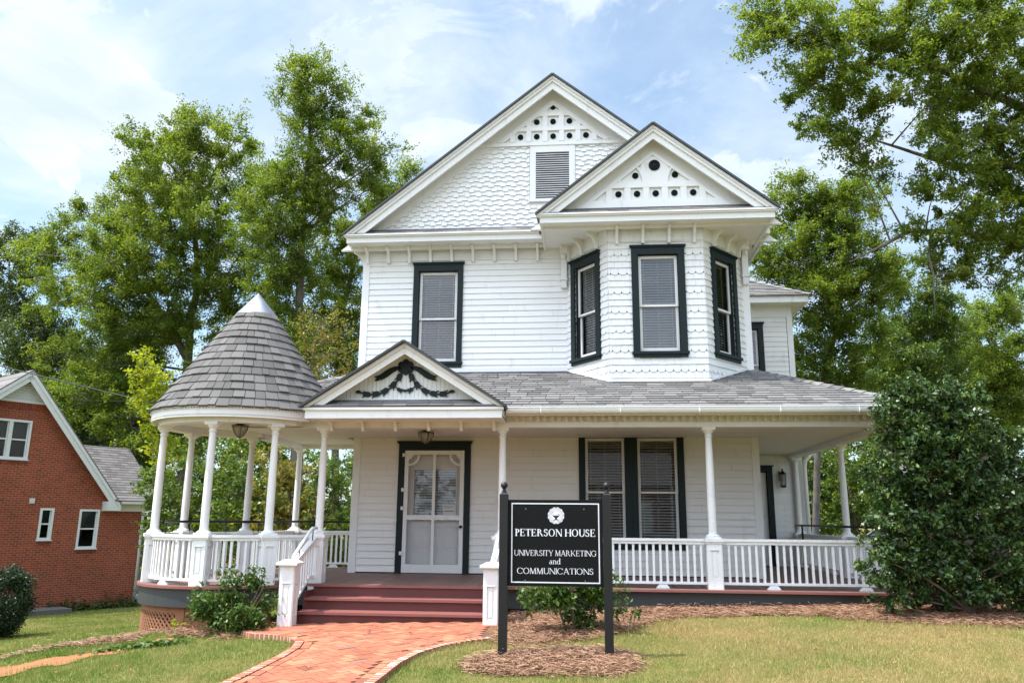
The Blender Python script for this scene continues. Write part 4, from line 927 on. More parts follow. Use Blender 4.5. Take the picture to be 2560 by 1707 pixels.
# ------------------------------------------------------------------ serif lettering for the sign
def glyph(ch, T, t, s):
    P = []                                                      # list of convex polygons, cap height 1
    def bar(x0, y0, x1, y1): P.append([(x0, y0), (x1, y0), (x1, y1), (x0, y1)])
    def stem(x, y0=0.0, y1=1.0, w=T, top=True, bot=True):
        bar(x, y0, x+w, y1); e = s
        if bot: P.append([(x-e, y0), (x+w+e, y0), (x+w+e*0.3, y0+t*1.1), (x-e*0.3, y0+t*1.1)])
        if top: P.append([(x-e*0.3, y1-t*1.1), (x+w+e*0.3, y1-t*1.1), (x+w+e, y1), (x-e, y1)])
    def diag(x0, y0, x1, y1, w):
        a, b = ((x0, y0), (x1, y1)) if y0 < y1 else ((x1, y1), (x0, y0)); P.append([(a[0]-w/2, a[1]), (a[0]+w/2, a[1]), (b[0]+w/2, b[1]), (b[0]-w/2, b[1])])
    def ser(x, y, w, up): P.append([(x-w, y), (x+w, y), (x+w*0.6, y+t), (x-w*0.6, y+t)] if up else [(x-w*0.6, y-t), (x+w*0.6, y-t), (x+w, y), (x-w, y)])
    def arc(cx, cy, rx, ry, a0, a1, W=None, w=None, n=16):
        W = T if W is None else W; w = t if w is None else w
        for i in range(n):
            q = []
            for a in (a0+(a1-a0)*i/n, a0+(a1-a0)*(i+1)/n):
                a = R(a); k = abs(math.cos(a))**1.3; th = w+(W-w)*k
                ox_, oy_ = rx*math.cos(a), ry*math.sin(a); f = max(0.05, 1-th/math.hypot(ox_, oy_)); q.append(((cx+ox_, cy+oy_), (cx+ox_*f, cy+oy_*f)))
            (o0, i0), (o1, i1) = q; P.append([i0, o0, o1, i1] if a1 > a0 else [i1, o1, o0, i0])
    if ch == 'P': stem(s); arc(s+T*0.8, 0.73, 0.36, 0.27, -90, 90); adv = s+T*0.8+0.40
    elif ch == 'R': stem(s); arc(s+T*0.8, 0.74, 0.34, 0.26, -90, 90); diag(s+T+0.20, 0.50, s+T+0.46, 0.0, T*1.0); ser(s+T+0.50, 0, 0.10, True); adv = s+T+0.62
    elif ch == 'E':
        stem(s); x = s+T; bar(x, 1-t, x+0.38, 1); bar(x, 0, x+0.42, t); bar(x, 0.49, x+0.26, 0.49+t); bar(x+0.38-t, 0.80, x+0.38, 1-t); bar(x+0.42-t, t, x+0.42, 0.24); bar(x+0.26-t*0.8, 0.40, x+0.26, 0.66); adv = x+0.50
    elif ch == 'T': stem(0.31-T/2+0.02, top=False); bar(0.0, 1-t, 0.66, 1); bar(0, 0.78, t, 1-t); bar(0.66-t, 0.78, 0.66, 1-t); adv = 0.70
    elif ch == 'S':
        arc(0.26, 0.745, 0.23, 0.265, 30, 232, T*0.95, t*1.3); arc(0.28, 0.265, 0.255, 0.275, 128-360+232, -150, T*0.95, t*1.3) if False else arc(0.28, 0.265, 0.255, 0.275, -150, 52, T*0.95, t*1.3)
        diag(0.115, 0.60, 0.44, 0.44, T*1.5); bar(0.445, 0.74, 0.445+t, 0.94); bar(0.03, 0.06, 0.03+t, 0.28); adv = 0.60
    elif ch == 'O': arc(0.42, 0.5, 0.42, 0.52, 0, 360, n=30); adv = 0.89
    elif ch == 'C': arc(0.42, 0.5, 0.42, 0.52, 42, 318, n=24); bar(0.735, 0.70, 0.735+t, 0.98); bar(0.745, 0.07, 0.745+t*0.7, 0.2); adv = 0.84
    elif ch == 'G': arc(0.42, 0.5, 0.42, 0.52, 42, 322, n=24); bar(0.735, 0.70, 0.735+t, 0.98); bar(0.70-T*0.3, 0.08, 0.70+T*0.7, 0.46); bar(0.58, 0.43, 0.90, 0.43+t); adv = 0.93
    elif ch == 'N': stem(s+0.02, w=t*1.3, top=False); stem(s+0.66, w=t*1.3, bot=False); diag(s+0.05, 1.0, s+0.66+t*0.7, -0.02, T*1.15); ser(s-0.02, 1, 0.1, False); adv = 0.66+2*s+t*1.3
    elif ch == 'H': stem(s); stem(s+0.58); bar(s+T, 0.48, s+0.58, 0.48+t); adv = 0.58+T+2*s
    elif ch == 'U': stem(s, 0.30, 1, bot=False); stem(s+0.60, 0.30, 1, w=t*1.3, bot=False); arc(s+0.30+t*0.65, 0.32, 0.30+t*0.65, 0.34, 180, 360, T, t); adv = 0.60+t*1.3+2*s
    elif ch == 'I': stem(s); adv = T+2*s
    elif ch == 'V': diag(0.10, 1, 0.40, -0.02, T*1.1); diag(0.70, 1, 0.42, -0.02, t*1.3); ser(0.10, 1, 0.13, False); ser(0.70, 1, 0.11, False); adv = 0.80
    elif ch == 'Y': stem(0.36-T/2, 0, 0.46, top=False); diag(0.08, 1, 0.36, 0.42, T*1.05); diag(0.66, 1, 0.38, 0.44, t*1.3); ser(0.09, 1, 0.12, False); ser(0.66, 1, 0.10, False); adv = 0.74
    elif ch == 'A': diag(0.38, 1.02, 0.10, 0, t*1.3); diag(0.38, 1.02, 0.70, 0, T*1.1); bar(0.20, 0.33, 0.58, 0.33+t); ser(0.09, 0, 0.11, True); ser(0.70, 0, 0.13, True); adv = 0.82
    elif ch == 'M': diag(0.08, 0, 0.14, 1, t*1.3); diag(0.80, 0, 0.76, 1, T*1.05); diag(0.14, 1, 0.44, 0.0, T*1.1); diag(0.74, 1, 0.45, 0.02, t*1.3); ser(0.08, 0, 0.10, True); ser(0.80, 0, 0.13, True); ser(0.09, 1, 0.08, False); ser(0.81, 1, 0.08, False); adv = 0.93
    elif ch == 'K': stem(s); diag(s+T+0.02, 0.44, s+0.60, 1, t*1.3); diag(s+T+0.12, 0.56, s+0.64, 0, T*1.15); ser(s+0.60, 1, 0.10, False); ser(s+0.67, 0, 0.11, True); adv = s+0.78
    elif ch == 'a': arc(0.20, 0.17, 0.19, 0.185, 60, 300, T*0.9, t); stem(0.30, 0.02, 0.42, w=T*0.95, top=False, bot=False); arc(0.235, 0.46, 0.16, 0.17, 0, 160, T*0.9, t); bar(0.30+T*0.9, 0.0, 0.30+T*0.9+0.08, t); bar(0.2, 0.34, 0.31, 0.34+t); adv = 0.50
    elif ch == 'n': stem(s, 0, 0.62, w=T*0.95, top=False); ser(s-0.01, 0.62, 0.07, False); stem(s+0.34, 0, 0.44, w=T*0.95, top=False); arc(s+0.22, 0.42, 0.12+T*0.95, 0.21, 0, 150, T*0.9, t*1.2); adv = 0.34+T+2*s
    elif ch == 'd': arc(0.24, 0.31, 0.23, 0.32, 50, 310, T*0.95, t); stem(0.37, 0, 0.98, w=T*0.95, top=False, bot=False); ser(0.35, 0.98, 0.07, False); bar(0.37+T*0.9, 0, 0.37+T*0.9+0.07, t); adv = 0.56
    else: return [], 0.30
    return P, adv+0.02
def lettering(mb, F, text, xc, y, width, hgt, T, t, s, n0):
    gl = [glyph(c, T, t, s) for c in text]; W = sum(a for _, a in gl); sx = width/W; x = xc-width/2; j = 0
    for P, adv in gl:
        for p in P:
            j += 1; mb.prism(F, [(x+a*sx, y+b*hgt) for a, b in p], n0, n0+0.0016+0.00025*(j % 6))
        x += adv*sx

# ------------------------------------------------------------------ the sign on the lawn
SY = 8.8
sign = thing('notice_board_sign', 'black sign board with white border and lettering hung between two black posts with ball finials', 'sign', (-0.32, SY, 0.08))
F_S = FY(SY-0.012)
bx0, bx1, bz0, bz1 = -0.832, 0.200, 0.845, 1.755
b = MB(); b.box(bx0, bx1, SY-0.012, SY+0.018, bz0, bz1); board = b.build('sign_board', SIGNB, sign)
U = lambda px: bx0+(px-52)/(1634-52)*(bx1-bx0); V_ = lambda py: bz1-(py-40)/(1470-40)*(bz1-bz0)
b = MB(); e0, e1, f0, f1 = U(108), U(1578), V_(1418), V_(95); w = 0.0125
for q in ((e0, e1, f0, f0+w), (e0, e1, f1-w, f1), (e0, e0+w, f0+w, f1-w), (e1-w, e1, f0+w, f1-w)): b.fbox(F_S, *q, 0.0, 0.0016)
b.build('white_border', SIGNW, board)
for txt, x0, x1, yt, yb, T, t, s in (("PETERSON HOUSE", 172, 1518, 530, 650, 0.165, 0.055, 0.07), ("UNIVERSITY MARKETING", 158, 1530, 880, 974, 0.105, 0.045, 0.06), ("and", 742, 934, 1010, 1108, 0.115, 0.05, 0.06), ("COMMUNICATIONS", 208, 1477, 1174, 1270, 0.105, 0.045, 0.06)):
    b = MB(); lettering(b, F_S, txt, (U(x0)+U(x1))/2, V_(yb), U(x1)-U(x0), V_(yt)-V_(yb), T, t, s, 0.0); b.build('lettering', SIGNW, board)
b = MB(); sx_, sz_ = U(858), V_(304); rs = (U(998)-U(718))/2
n = 96; b.prism(F_S, [(sx_+rs*(0.965+0.035*math.cos(12*(2*math.pi*i/n)+math.pi))*math.sin(2*math.pi*i/n)*-1, sz_+rs*(0.965+0.035*math.cos(12*(2*math.pi*i/n)+math.pi))*math.cos(2*math.pi*i/n)) for i in range(n)], 0.0, 0.0016)
seal = b.build('seal', SIGNW, board)
b = MB(); C_ = lambda x, y: (sx_+rs*x, sz_+rs*y)
def flat(P, lift): b.prism(F_S, [C_(*p) for p in P], 0.0016, 0.0020+lift)
for rr, w in ((0.86, 0.018), (0.575, 0.014)):
    for i in range(48):
        a0, a1 = 2*math.pi*i/48, 2*math.pi*(i+1)/48; flat([(rr*math.cos(a0)*(1-w), rr*math.sin(a0)*(1-w)), (rr*math.cos(a0)*(1+w), rr*math.sin(a0)*(1+w)), (rr*math.cos(a1)*(1+w), rr*math.sin(a1)*(1+w)), (rr*math.cos(a1)*(1-w), rr*math.sin(a1)*(1-w))], 0)
for i in range(46):                                             # tiny characters round the rim, too small to read
    a = R(-60)+i*R(300)/45; c0, s0 = math.cos(a), math.sin(a); hh = 0.055 if i % 3 else 0.03
    flat([((0.72-hh)*c0+0.012*s0, (0.72-hh)*s0-0.012*c0), ((0.72+hh)*c0+0.012*s0, (0.72+hh)*s0-0.012*c0), ((0.72+hh)*c0-0.012*s0, (0.72+hh)*s0+0.012*c0), ((0.72-hh)*c0-0.012*s0, (0.72-hh)*s0+0.012*c0)], 0)
flat([(-0.42, 0.10), (-0.34, -0.12), (-0.16, -0.26), (0.16, -0.26), (0.34, -0.12), (0.40, 0.0), (0.14, 0.0), (-0.14, -0.02), (-0.30, 0.04)][::1], 0.0002)
flat([(-0.13, -0.26), (-0.10, -0.40), (0.10, -0.40), (0.13, -0.26)][::1], 0.0003)
flat([(-0.26, -0.50), (0.26, -0.50), (0.12, -0.40), (-0.12, -0.40)][::1], 0.0004)
for sg in (-1, 1): flat([(sg*0.27-0.035, -0.70), (sg*0.27+0.035, -0.70), (sg*0.24+0.035, -0.48), (sg*0.24-0.035, -0.48)], 0.0005)
flat([(-0.06, 0.02), (0.06, 0.02), (0.0, 0.13)], 0.0003)
for i in range(12):
    a0, a1 = R(-100+i*22), R(-100+(i+1)*22); cx_, cy_ = 0.30, 0.06
    flat([(cx_+0.075*math.cos(a0), cy_+0.075*math.sin(a0)), (cx_+0.125*math.cos(a0), cy_+0.125*math.sin(a0)), (cx_+0.125*math.cos(a1), cy_+0.125*math.sin(a1)), (cx_+0.075*math.cos(a1), cy_+0.075*math.sin(a1))], 0.0006)
for i in range(5): a = R(95+i*20); flat([(-0.32+0.16*math.cos(a)+0.018, 0.16+0.16*math.sin(a)), (-0.32+0.42*math.cos(a*0.85+0.1)+0.0, 0.16+0.34*math.sin(a)+0.0), (-0.32+0.16*math.cos(a)-0.018, 0.16+0.16*math.sin(a))], 0.0002)
b.build('lamp_emblem', BLACK, seal)
for px, py in ((350, 195), (1325, 193), (343, 1375), (1333, 1374)):
    b = MB(); b.prism(F_S, [(U(px)+0.006*math.cos(2*math.pi*i/10), V_(py)+0.006*math.sin(2*math.pi*i/10)) for i in range(10)], 0.0, 0.003); b.build('screw', GALV, board)
for x in (-0.880, 0.248):
    b = MB(); h_ = 0.046; zt = 1.825; b.box(x-h_, x+h_, SY-h_, SY+h_, -0.3, zt-0.012); b.hexa([(x-h_, SY-h_, zt-0.012), (x+h_, SY-h_, zt-0.012), (x+h_, SY+h_, zt-0.012), (x-h_, SY+h_, zt-0.012), (x-h_+.012, SY-h_+.012, zt), (x+h_-.012, SY-h_+.012, zt), (x+h_-.012, SY+h_-.012, zt), (x-h_+.012, SY+h_-.012, zt)])
    post = b.build('post', BLACK, sign)
    b = MB(); b.lathe((x, SY, zt), [(0.030, 0.0), (0.030, 0.012), (0.020, 0.022), (0.026, 0.030), (0.016, 0.040), (0.018, 0.052)]+[(0.039*math.sin(t), 0.085-0.039*math.cos(t)) for t in [0.5+i*(math.pi-0.51)/9 for i in range(10)]], 16); b.build('ball_finial', BLACK, post, True)

# ------------------------------------------------------------------ lanterns
def ceiling_light(x, y, z, label):
    t_ = thing('ceiling_lantern', label, 'light', (x, y, z), group='porch ceiling lanterns')
    b = MB(); b.lathe((x, y, z), [(0.06, 0.0), (0.06, -0.02), (0.02, -0.03)], 14); b.lathe((x, y, z), [(0.135, -0.045), (0.14, -0.04), (0.14, -0.03), (0.05, -0.025)], 20)
    for i in range(6):
        a = 2*math.pi*i/6; b.tube([(x+0.136*math.cos(a)*f, y+0.136*math.sin(a)*f, z-0.045-g) for f, g in ((1, 0), (0.92, 0.05), (0.72, 0.10), (0.42, 0.15), (0.1, 0.185))], 0.005, 5)
    b.lathe((x, y, z-0.185), [(0.022, 0.012), (0.018, -0.005), (0.008, -0.02), (0.001, -0.035)], 10); b.build('lantern_frame', BRONZE, t_)
    g = MB(); g.lathe((x, y, z-0.045), [(0.13, 0), (0.12, -0.05), (0.094, -0.10), (0.055, -0.145), (0.012, -0.178)], 20, caps=False); g.build('glass_bowl', LGLASS, t_, True)
ceiling_light(-5.60, 12.4, 3.03, 'dark metal and glass lantern under the ceiling of the round turret porch')
ceiling_light(-2.67, 13.2, 3.0, 'dark metal and glass lantern on the porch ceiling above the front door')
wl_ = thing('wall_lantern', 'small black wall lantern on the clapboards beside the side door', 'light', (4.42, 18.27, 2.36))
b = MB(); x, y = 4.42, 18.16; b.box(x-0.05, x+0.05, 18.25, 18.28, 2.42, 2.62); b.tube([(x, 18.25, 2.60), (x, 18.20, 2.68), (x, y, 2.68), (x, y, 2.63)], 0.012, 6); b.lathe((x, y, 2.56), [(0.085, 0.0), (0.07, 0.03), (0.03, 0.06), (0.012, 0.08)], 6); b.lathe((x, y, 2.30), [(0.04, -0.03), (0.068, 0.0), (0.068, 0.02)], 6)
for i in range(6): a = 2*math.pi*i/6; b.tube([(x+0.062*math.cos(a), y+0.062*math.sin(a), 2.32), (x+0.075*math.cos(a), y+0.075*math.sin(a), 2.56)], 0.005, 4)
b.build('lantern_body', IRON, wl_)
b = MB(); b.lathe((x, y, 2.32), [(0.055, 0), (0.068, 0.24)], 6, caps=False); b.build('glass', LGLASS, wl_)

# ------------------------------------------------------------------ neighbouring brick house
def brick_mat():
    m, n, l, bs = new_mat('red_brick'); oc = objco(n); mp = n.new('ShaderNodeMapping'); mp.inputs['Rotation'].default_value = (R(90), 0, 0)
    l.new(oc, mp.inputs[0]); br = N(n, 'ShaderNodeTexBrick', Scale=1.0); br.offset = 0.5
    br.inputs['Brick Width'].default_value = 0.212; br.inputs['Row Height'].default_value = 0.075; br.inputs['Mortar Size'].default_value = 0.010; br.inputs['Mortar Smooth'].default_value = 0.1; br.inputs['Bias'].default_value = -0.15
    l.new(mp.outputs[0], br.inputs['Vector']); br.inputs['Color1'].default_value = (0.285, 0.046, 0.016, 1); br.inputs['Color2'].default_value = (0.165, 0.029, 0.013, 1); br.inputs['Mortar'].default_value = (0.28, 0.165, 0.105, 1)
    # odd dark bricks: a noise sampled once per brick
    s = noise(n, l, mp.outputs[0], 2.1, 2, 0.9, (2.2, 6.2, 1)); dk = ramp(n, l, s, [(0.60, (1, 1, 1)), (0.68, (0.35, 0.42, 0.42))]); c = mixc(n, l, 1.0, br.outputs['Color'], dk, 'MULTIPLY')
    w = ramp(n, l, noise(n, l, oc, 0.5, 4, 0.6), [(0.3, (0.80, 0.75, 0.72)), (0.7, (1.1, 1.05, 1.0))]); c = mixc(n, l, 1.0, c, w, 'MULTIPLY')
    l.new(c, bs.inputs['Base Color']); bs.inputs['Roughness'].default_value = 0.9; bump(n, l, bs, br.outputs['Fac'], -0.5, 0.01); return m
BRICK = brick_mat()
bh = thing('brick_house', 'red brick neighbour house with white windows and steep gable seen left of the turret', 'house', (-16.92, 29.34, -1.70), R(58))
MB_ = WM[bh]; VINYL = paint('white_vinyl_trim', (0.64, 0.67, 0.65), 0.04, 0.5, (0.7, 0.72, 0.66), 0.4)
FBk = Frame((0, 0, 1.70), (1, 0, 0), (0, 0, 1))                 # local: x along the wall, z up (zero at street level), outward -y
def bwin(s0, s1, z0, z1, cols=1, lab=None):
    b = MB(); t = 0.075
    for q in ((s0, s0+t, z0, z1), (s1-t, s1, z0, z1), (s0+t, s1-t, z1-t, z1), (s0+t, s1-t, z0, z0+t)): b.fbox(FBk, *q, -0.10, 0.03)
    b.fbox(FBk, s0-0.03, s1+0.03, z0-0.035, z0, -0.08, 0.06)
    for k in range(cols):
        a, c = s0+t+(s1-s0-2*t)*k/cols, s0+t+(s1-s0-2*t)*(k+1)/cols
        if k: b.fbox(FBk, a-0.06, a+0.06, z0+t, z1-t, -0.09, 0.015)
        a2, c2 = a+(0.06 if k else 0), c-(0.06 if k < cols-1 else 0); mz = (z0+z1)/2; b.fbox(FBk, a2, c2, mz-0.025, mz+0.025, -0.085, -0.045)
        for u, v, e, f in ((a2, a2+0.03, z0+t, z1-t), (c2-0.03, c2, z0+t, z1-t)): b.fbox(FBk, u, v, e, mz-0.026, -0.09, -0.05); b.fbox(FBk, u, v, mz+0.026, f, -0.09, -0.05)
    wn_ = b.build('window', VINYL, bh, M=MB_)
    g = MB()
    g.fbox(FBk, s0+t, s1-t, z0+t, z1-t, -0.082, -0.078); g.build('pane', DULL_GLASS, wn_, M=MB_)
    k_ = MB(); z = z1-t-0.03
    while z > (z0+z1)/2+0.05: k_.fbox(FBk, s0+t, s1-t, z-0.022, z, -0.125, -0.12); z -= 0.031
    k_.build('blind', paint('grey_blind', (0.20, 0.21, 0.2), 0.1, 0.6), wn_, M=MB_)
    sl = MB(); x_ = s0
    while x_ < s1: sl.fbox(FBk, x_, min(x_+0.066, s1), z0-0.135, z0-0.036, 0.0, 0.035, rnd.random()); x_ += 0.075
    sl.build('brick_sill', paint('brick_sill_red', (0.24, 0.06, 0.035), 0.4, 0.9), wn_, M=MB_)
    return (s0+0.01, z0, s1-0.01, z1)
holes_b = [bwin(-5.55, -4.25, 3.40, 4.74, 2), bwin(-3.60, -3.14, 0.70, 1.78), bwin(-2.27, -1.55, 0.38, 1.76), bwin(-5.65, -4.90, 0.40, 1.80)]
wb = MB(); apx, apz = -4.62, 6.42
def rz_(s): return apz-(s-apx)*1.26 if s > apx else apz-(apx-s)*0.85
panels(wb, FBk, -10.5, 0.12, -2.6, 1.86, holes_b, -0.2, 0.0)
ss = sorted({-10.5, -7, apx, -1.3, -1.0, -5.55+0.01, -4.25-0.01})
def upper(s0, s1, zlo, zcap=9):
    zs0, zs1 = min(rz_(s0)-0.1, zcap), min(rz_(s1)-0.1, zcap)
    if zs0 > zlo or zs1 > zlo: wb.prism(FBk, [(s0, zlo), (s1, zlo)]+([(s1, zs1)] if zs1 > zlo+0.001 else [])+[(s0, max(zs0, zlo))] if zs0 > zlo+0.001 else [(s0, zlo), (s1, zlo), (s1, zs1)], -0.2, 0.0)
VZ = 5.36
for s0, s1, zl, zc in ((-9.85, -5.86, 1.8601, 9), (-5.86, -5.54, 1.8601, VZ), (-5.54, -4.26, 1.8601, 3.40), (-5.54, -4.26, 4.74, VZ), (-4.26, -3.82, 1.8601, VZ), (-3.82, -1.05, 1.8601, 9)): upper(s0, s1, zl, zc)
wb.box(-0.08, 0.119, 0.201, 6.0, -0.9, 3.55)
wb.build('brick_wall', BRICK, bh, M=MB_)
rm_ = MB(); rm_.fbox(FBk, -9.0, -0.1, -2.4, 1.85, -0.9, -0.8); rm_.fbox(FBk, -6.5, -3.4, 1.855, 4.9, -0.9, -0.8); rm_.build('room_wall', DARK, bh, M=MB_)
gv = MB(); gv.prism(FBk, [(-5.80, VZ), (-3.80, VZ), (apx, apz-0.06)], -0.05, 0.01)
z = VZ+0.10
while z < apz-0.35:
    h0, h1 = (apz-0.22-z)/0.85, (apz-0.22-z)/1.26; P = [FBk(apx-h0, z, 0.01), FBk(apx+h1, z, 0.01), FBk(apx+h1, z, 0.04), FBk(apx-h0, z, 0.04)]; gv.hexa([p-Vector((0, 0, 0.0)) for p in (P[0], P[1], P[2], P[3])]+[p+Vector((0, 0, 0.055)) for p in (P[0], P[1])]+[P[2]+Vector((0, 0, 0.02)), P[3]+Vector((0, 0, 0.02))]); z += 0.088
gv.fbox(FBk, -5.85, -3.75, VZ-0.02, VZ+0.08, 0.011, 0.05)
gv.build('gable_vent', VINYL, bh, M=MB_)
rw = MB(); x_ = -5.85
while x_ < -3.75: rw.fbox(FBk, x_, x_+0.066, VZ-0.23, VZ-0.021, 0.0, 0.03, rnd.random()); x_ += 0.075
rw.build('brick_course', paint('brick_course_red', (0.27, 0.065, 0.035), 0.4, 0.9), bh, M=MB_)
vb = MB(); vb.fbox(FBk, -3.99, -3.84, 1.93, 2.10, 0.0, 0.06)
for i in range(3): vb.fbox(FBk, -3.98, -3.85, 1.945+i*0.05, 1.975+i*0.05, 0.06, 0.075)
vb.build('dryer_vent', VINYL, bh, M=MB_)
rk = MB(); rr_ = MB(); out = 0.42
def rake(s0, z0, s1, z1):
    d = Vector((s1-s0, z1-z0)); L = d.length; d /= L; nn = Vector((-d.y, d.x)); nn = nn if nn.y > 0 else -nn
    for o0, o1, n0, n1 in ((-0.26, -0.06, out-0.03, out), (-0.10, -0.0, out, out+0.04)):
        q = [(s0+nn.x*o0, z0+nn.y*o0), (s1+nn.x*o0, z1+nn.y*o0), (s1+nn.x*o1, z1+nn.y*o1), (s0+nn.x*o1, z0+nn.y*o1)]
        if (q[1][0]-q[0][0])*(q[2][1]-q[0][1])-(q[1][1]-q[0][1])*(q[2][0]-q[0][0]) < 0: q = q[::-1]
        rk.prism(FBk, q, n0, n1)
    q = [(s0+nn.x*-0.10, z0+nn.y*-0.10), (s1+nn.x*-0.10, z1+nn.y*-0.10), (s1+nn.x*-0.08, z1+nn.y*-0.08), (s0+nn.x*-0.08, z0+nn.y*-0.08)]
    if (q[1][0]-q[0][0])*(q[2][1]-q[0][1])-(q[1][1]-q[0][1])*(q[2][0]-q[0][0]) < 0: q = q[::-1]
    rk.prism(FBk, q, 0.0, out-0.031)
    A, B = FBk(s0, z0, out+0.05), FBk(s1, z1, out+0.05); Fr = Frame(A, B-A, (0, 1, 0)); Lr = (B-A).length
    if Fr.n.z < 0: Fr = Frame(B, A-B, (0, 1, 0))
    rr_.prism(Fr, rect(0, 0, Lr, 9), 0.004, 0.03, 0.2)
    n_ = int(Lr/0.14)
    for i in range(n_): rr_.fbox(Fr, Lr*i/n_, Lr*(i+1)/n_+0.02, 0, 9, 0.030, 0.036+0.004*(i % 2), rnd.random())
rake(apx, apz, -1.02, 1.92); rake(-10.2, rz_(-10.2)+0.0, apx, apz)
rk.fbox(FBk, -1.50, -1.0, 1.72, 2.05, 0.0, 0.44); rk.fbox(FBk, -1.5, 0.26, 1.70, 1.95, 0.001, 0.10); rk.fbox(FBk, -1.0, 0.45, 1.97, 2.08, 0.40, 0.48); rk.fbox(FBk, -1.0, 0.44, 1.951, 1.969, 0.0, 0.42)
rk.build('rake_trim', VINYL, bh, M=MB_); rr_.build('roof', SHING_BRICK, bh, M=MB_)
er = MB(); Fe = Frame(FBk(-1.0, 2.08, 0.50), (1, 0, 0), (0, 1.0, 0.98)); Pe = [(-0.25, 0), (1.5, 0), (1.1, 3.0), (-1.6, 3.0)]
er.prism(Fe, Pe, -0.03, -0.002, 0.2); er.lap(Fe, Pe, 0.0, 0.14, 0.32, tb=0.016, tt=0.003, jit=0.4, gap=0.007); er.build('wing_roof', SHING_BRICK, bh, M=MB_)
dp = MB(); dp.tube([FBk(0.35, 1.98, 0.36), FBk(0.2, 1.85, 0.14), FBk(0.06, 1.72, 0.07), FBk(0.06, -1.6, 0.07)], 0.055, 8); dp.build('downspout', VINYL, bh, True, M=MB_)
# ------------------------------------------------------------------ the ground
CTRL = np.array([(-2.7, 11, .10), (-3, 9.3, .06), (-2.6, 7.7, -.02), (-2.6, 5, -.08), (-.3, 8.8, .085), (0, 7, .02), (0, 4, -.06), (-1, 12, .19), (1, 12, .30), (3.4, 12, .36), (4.2, 11, .36), (5.5, 11, .36), (8, 11, .38), (8, 8, .18), (4, 8.5, .13), (4, 6, .02), (2, 10, .22),
    (-5.2, 10.7, -.05), (-6.75, 12, -.27), (-6.6, 10, -.20), (-5.5, 7.5, -.12), (-8, 9, -.42), (-9, 12, -.62), (-16.9, 29.3, -1.78), (-18.7, 26.4, -1.75), (-12.5, 20, -1.22), (-20, 17, -1.55), (-11, 25, -1.35), (-10, 16, -.92), (-7, 17, -.55), (-2, 20, .1), (5, 20, .2), (8, 16, .3), (7.5, 26, .05), (3, 30, -.1), (12, 12, .4), (14, 6, .2), (-12, 5, -.8),
    (-3, 0, -.1), (4, 0, -.1), (-20, 40, -2.2), (0, 45, -.5), (20, 40, -.2), (35, 20, .2), (-40, 20, -2.4), (-40, 0, -2), (30, -10, -.2), (0, -25, -.6), (-30, -25, -2), (0, 80, -1), (60, 60, -.5), (-60, 60, -2.5), (70, 0, 0), (-70, 0, -2.2), (60, -60, -.5), (-60, -60, -1.5), (0, -80, -.8)])
def _tps(r2): return np.where(r2 > 1e-12, r2*np.log(np.maximum(r2, 1e-12)), 0.0)*0.5
_n = len(CTRL); _xy = CTRL[:, :2]/10
_K = _tps(((_xy[:, None]-_xy[None])**2).sum(-1))+np.eye(_n)*0.002; _Pm = np.c_[np.ones(_n), _xy]
_A = np.block([[_K, _Pm], [_Pm.T, np.zeros((3, 3))]]); _w = np.linalg.solve(_A, np.r_[CTRL[:, 2], np.zeros(3)])
def ground(x, y):
    x = np.atleast_1d(np.asarray(x, float)); y = np.atleast_1d(np.asarray(y, float)); xs = np.clip(x, -80, 80)/10; ys = np.clip(y, -80, 90)/10
    r2 = (xs[..., None]-_xy[:, 0])**2+(ys[..., None]-_xy[:, 1])**2
    z = _tps(r2) @ _w[:_n]+_w[_n]+_w[_n+1]*xs+_w[_n+2]*ys
    z = z+0.05*np.exp(-(((x+0.3)/0.75)**2+((y-8.75)/0.55)**2))          # low mound of straw round the sign posts
    z = z+0.10*np.exp(-((x+6.9+0.55*(10.2-y))/0.55)**2-((y-10.2)/0.8)**2)+0.10*np.exp(-((x+5.6)/0.7)**2-((y-10.7)/0.35)**2)
    return z
def g1(x, y): return float(ground(x, y)[0])
def np_mesh(name, V, Fq, mat, parent=None, tint=None, nv=4, smooth=False):
    me = bpy.data.meshes.new(name); V = np.asarray(V, np.float32); Fq = np.asarray(Fq, np.int32)
    me.vertices.add(len(V)); me.vertices.foreach_set('co', V.ravel()); me.loops.add(Fq.size); me.loops.foreach_set('vertex_index', Fq.ravel())
    me.polygons.add(len(Fq)); me.polygons.foreach_set('loop_start', np.arange(0, Fq.size, nv, dtype=np.int32))
    if smooth: me.polygons.foreach_set('use_smooth', np.ones(len(Fq), bool))
    if tint is not None: at = me.attributes.new('tint', 'FLOAT', 'FACE'); at.data.foreach_set('value', np.asarray(tint, np.float32))
    me.materials.append(mat); me.update(calc_edges=True); me.validate(); o = bpy.data.objects.new(name, me); return link(o, parent)

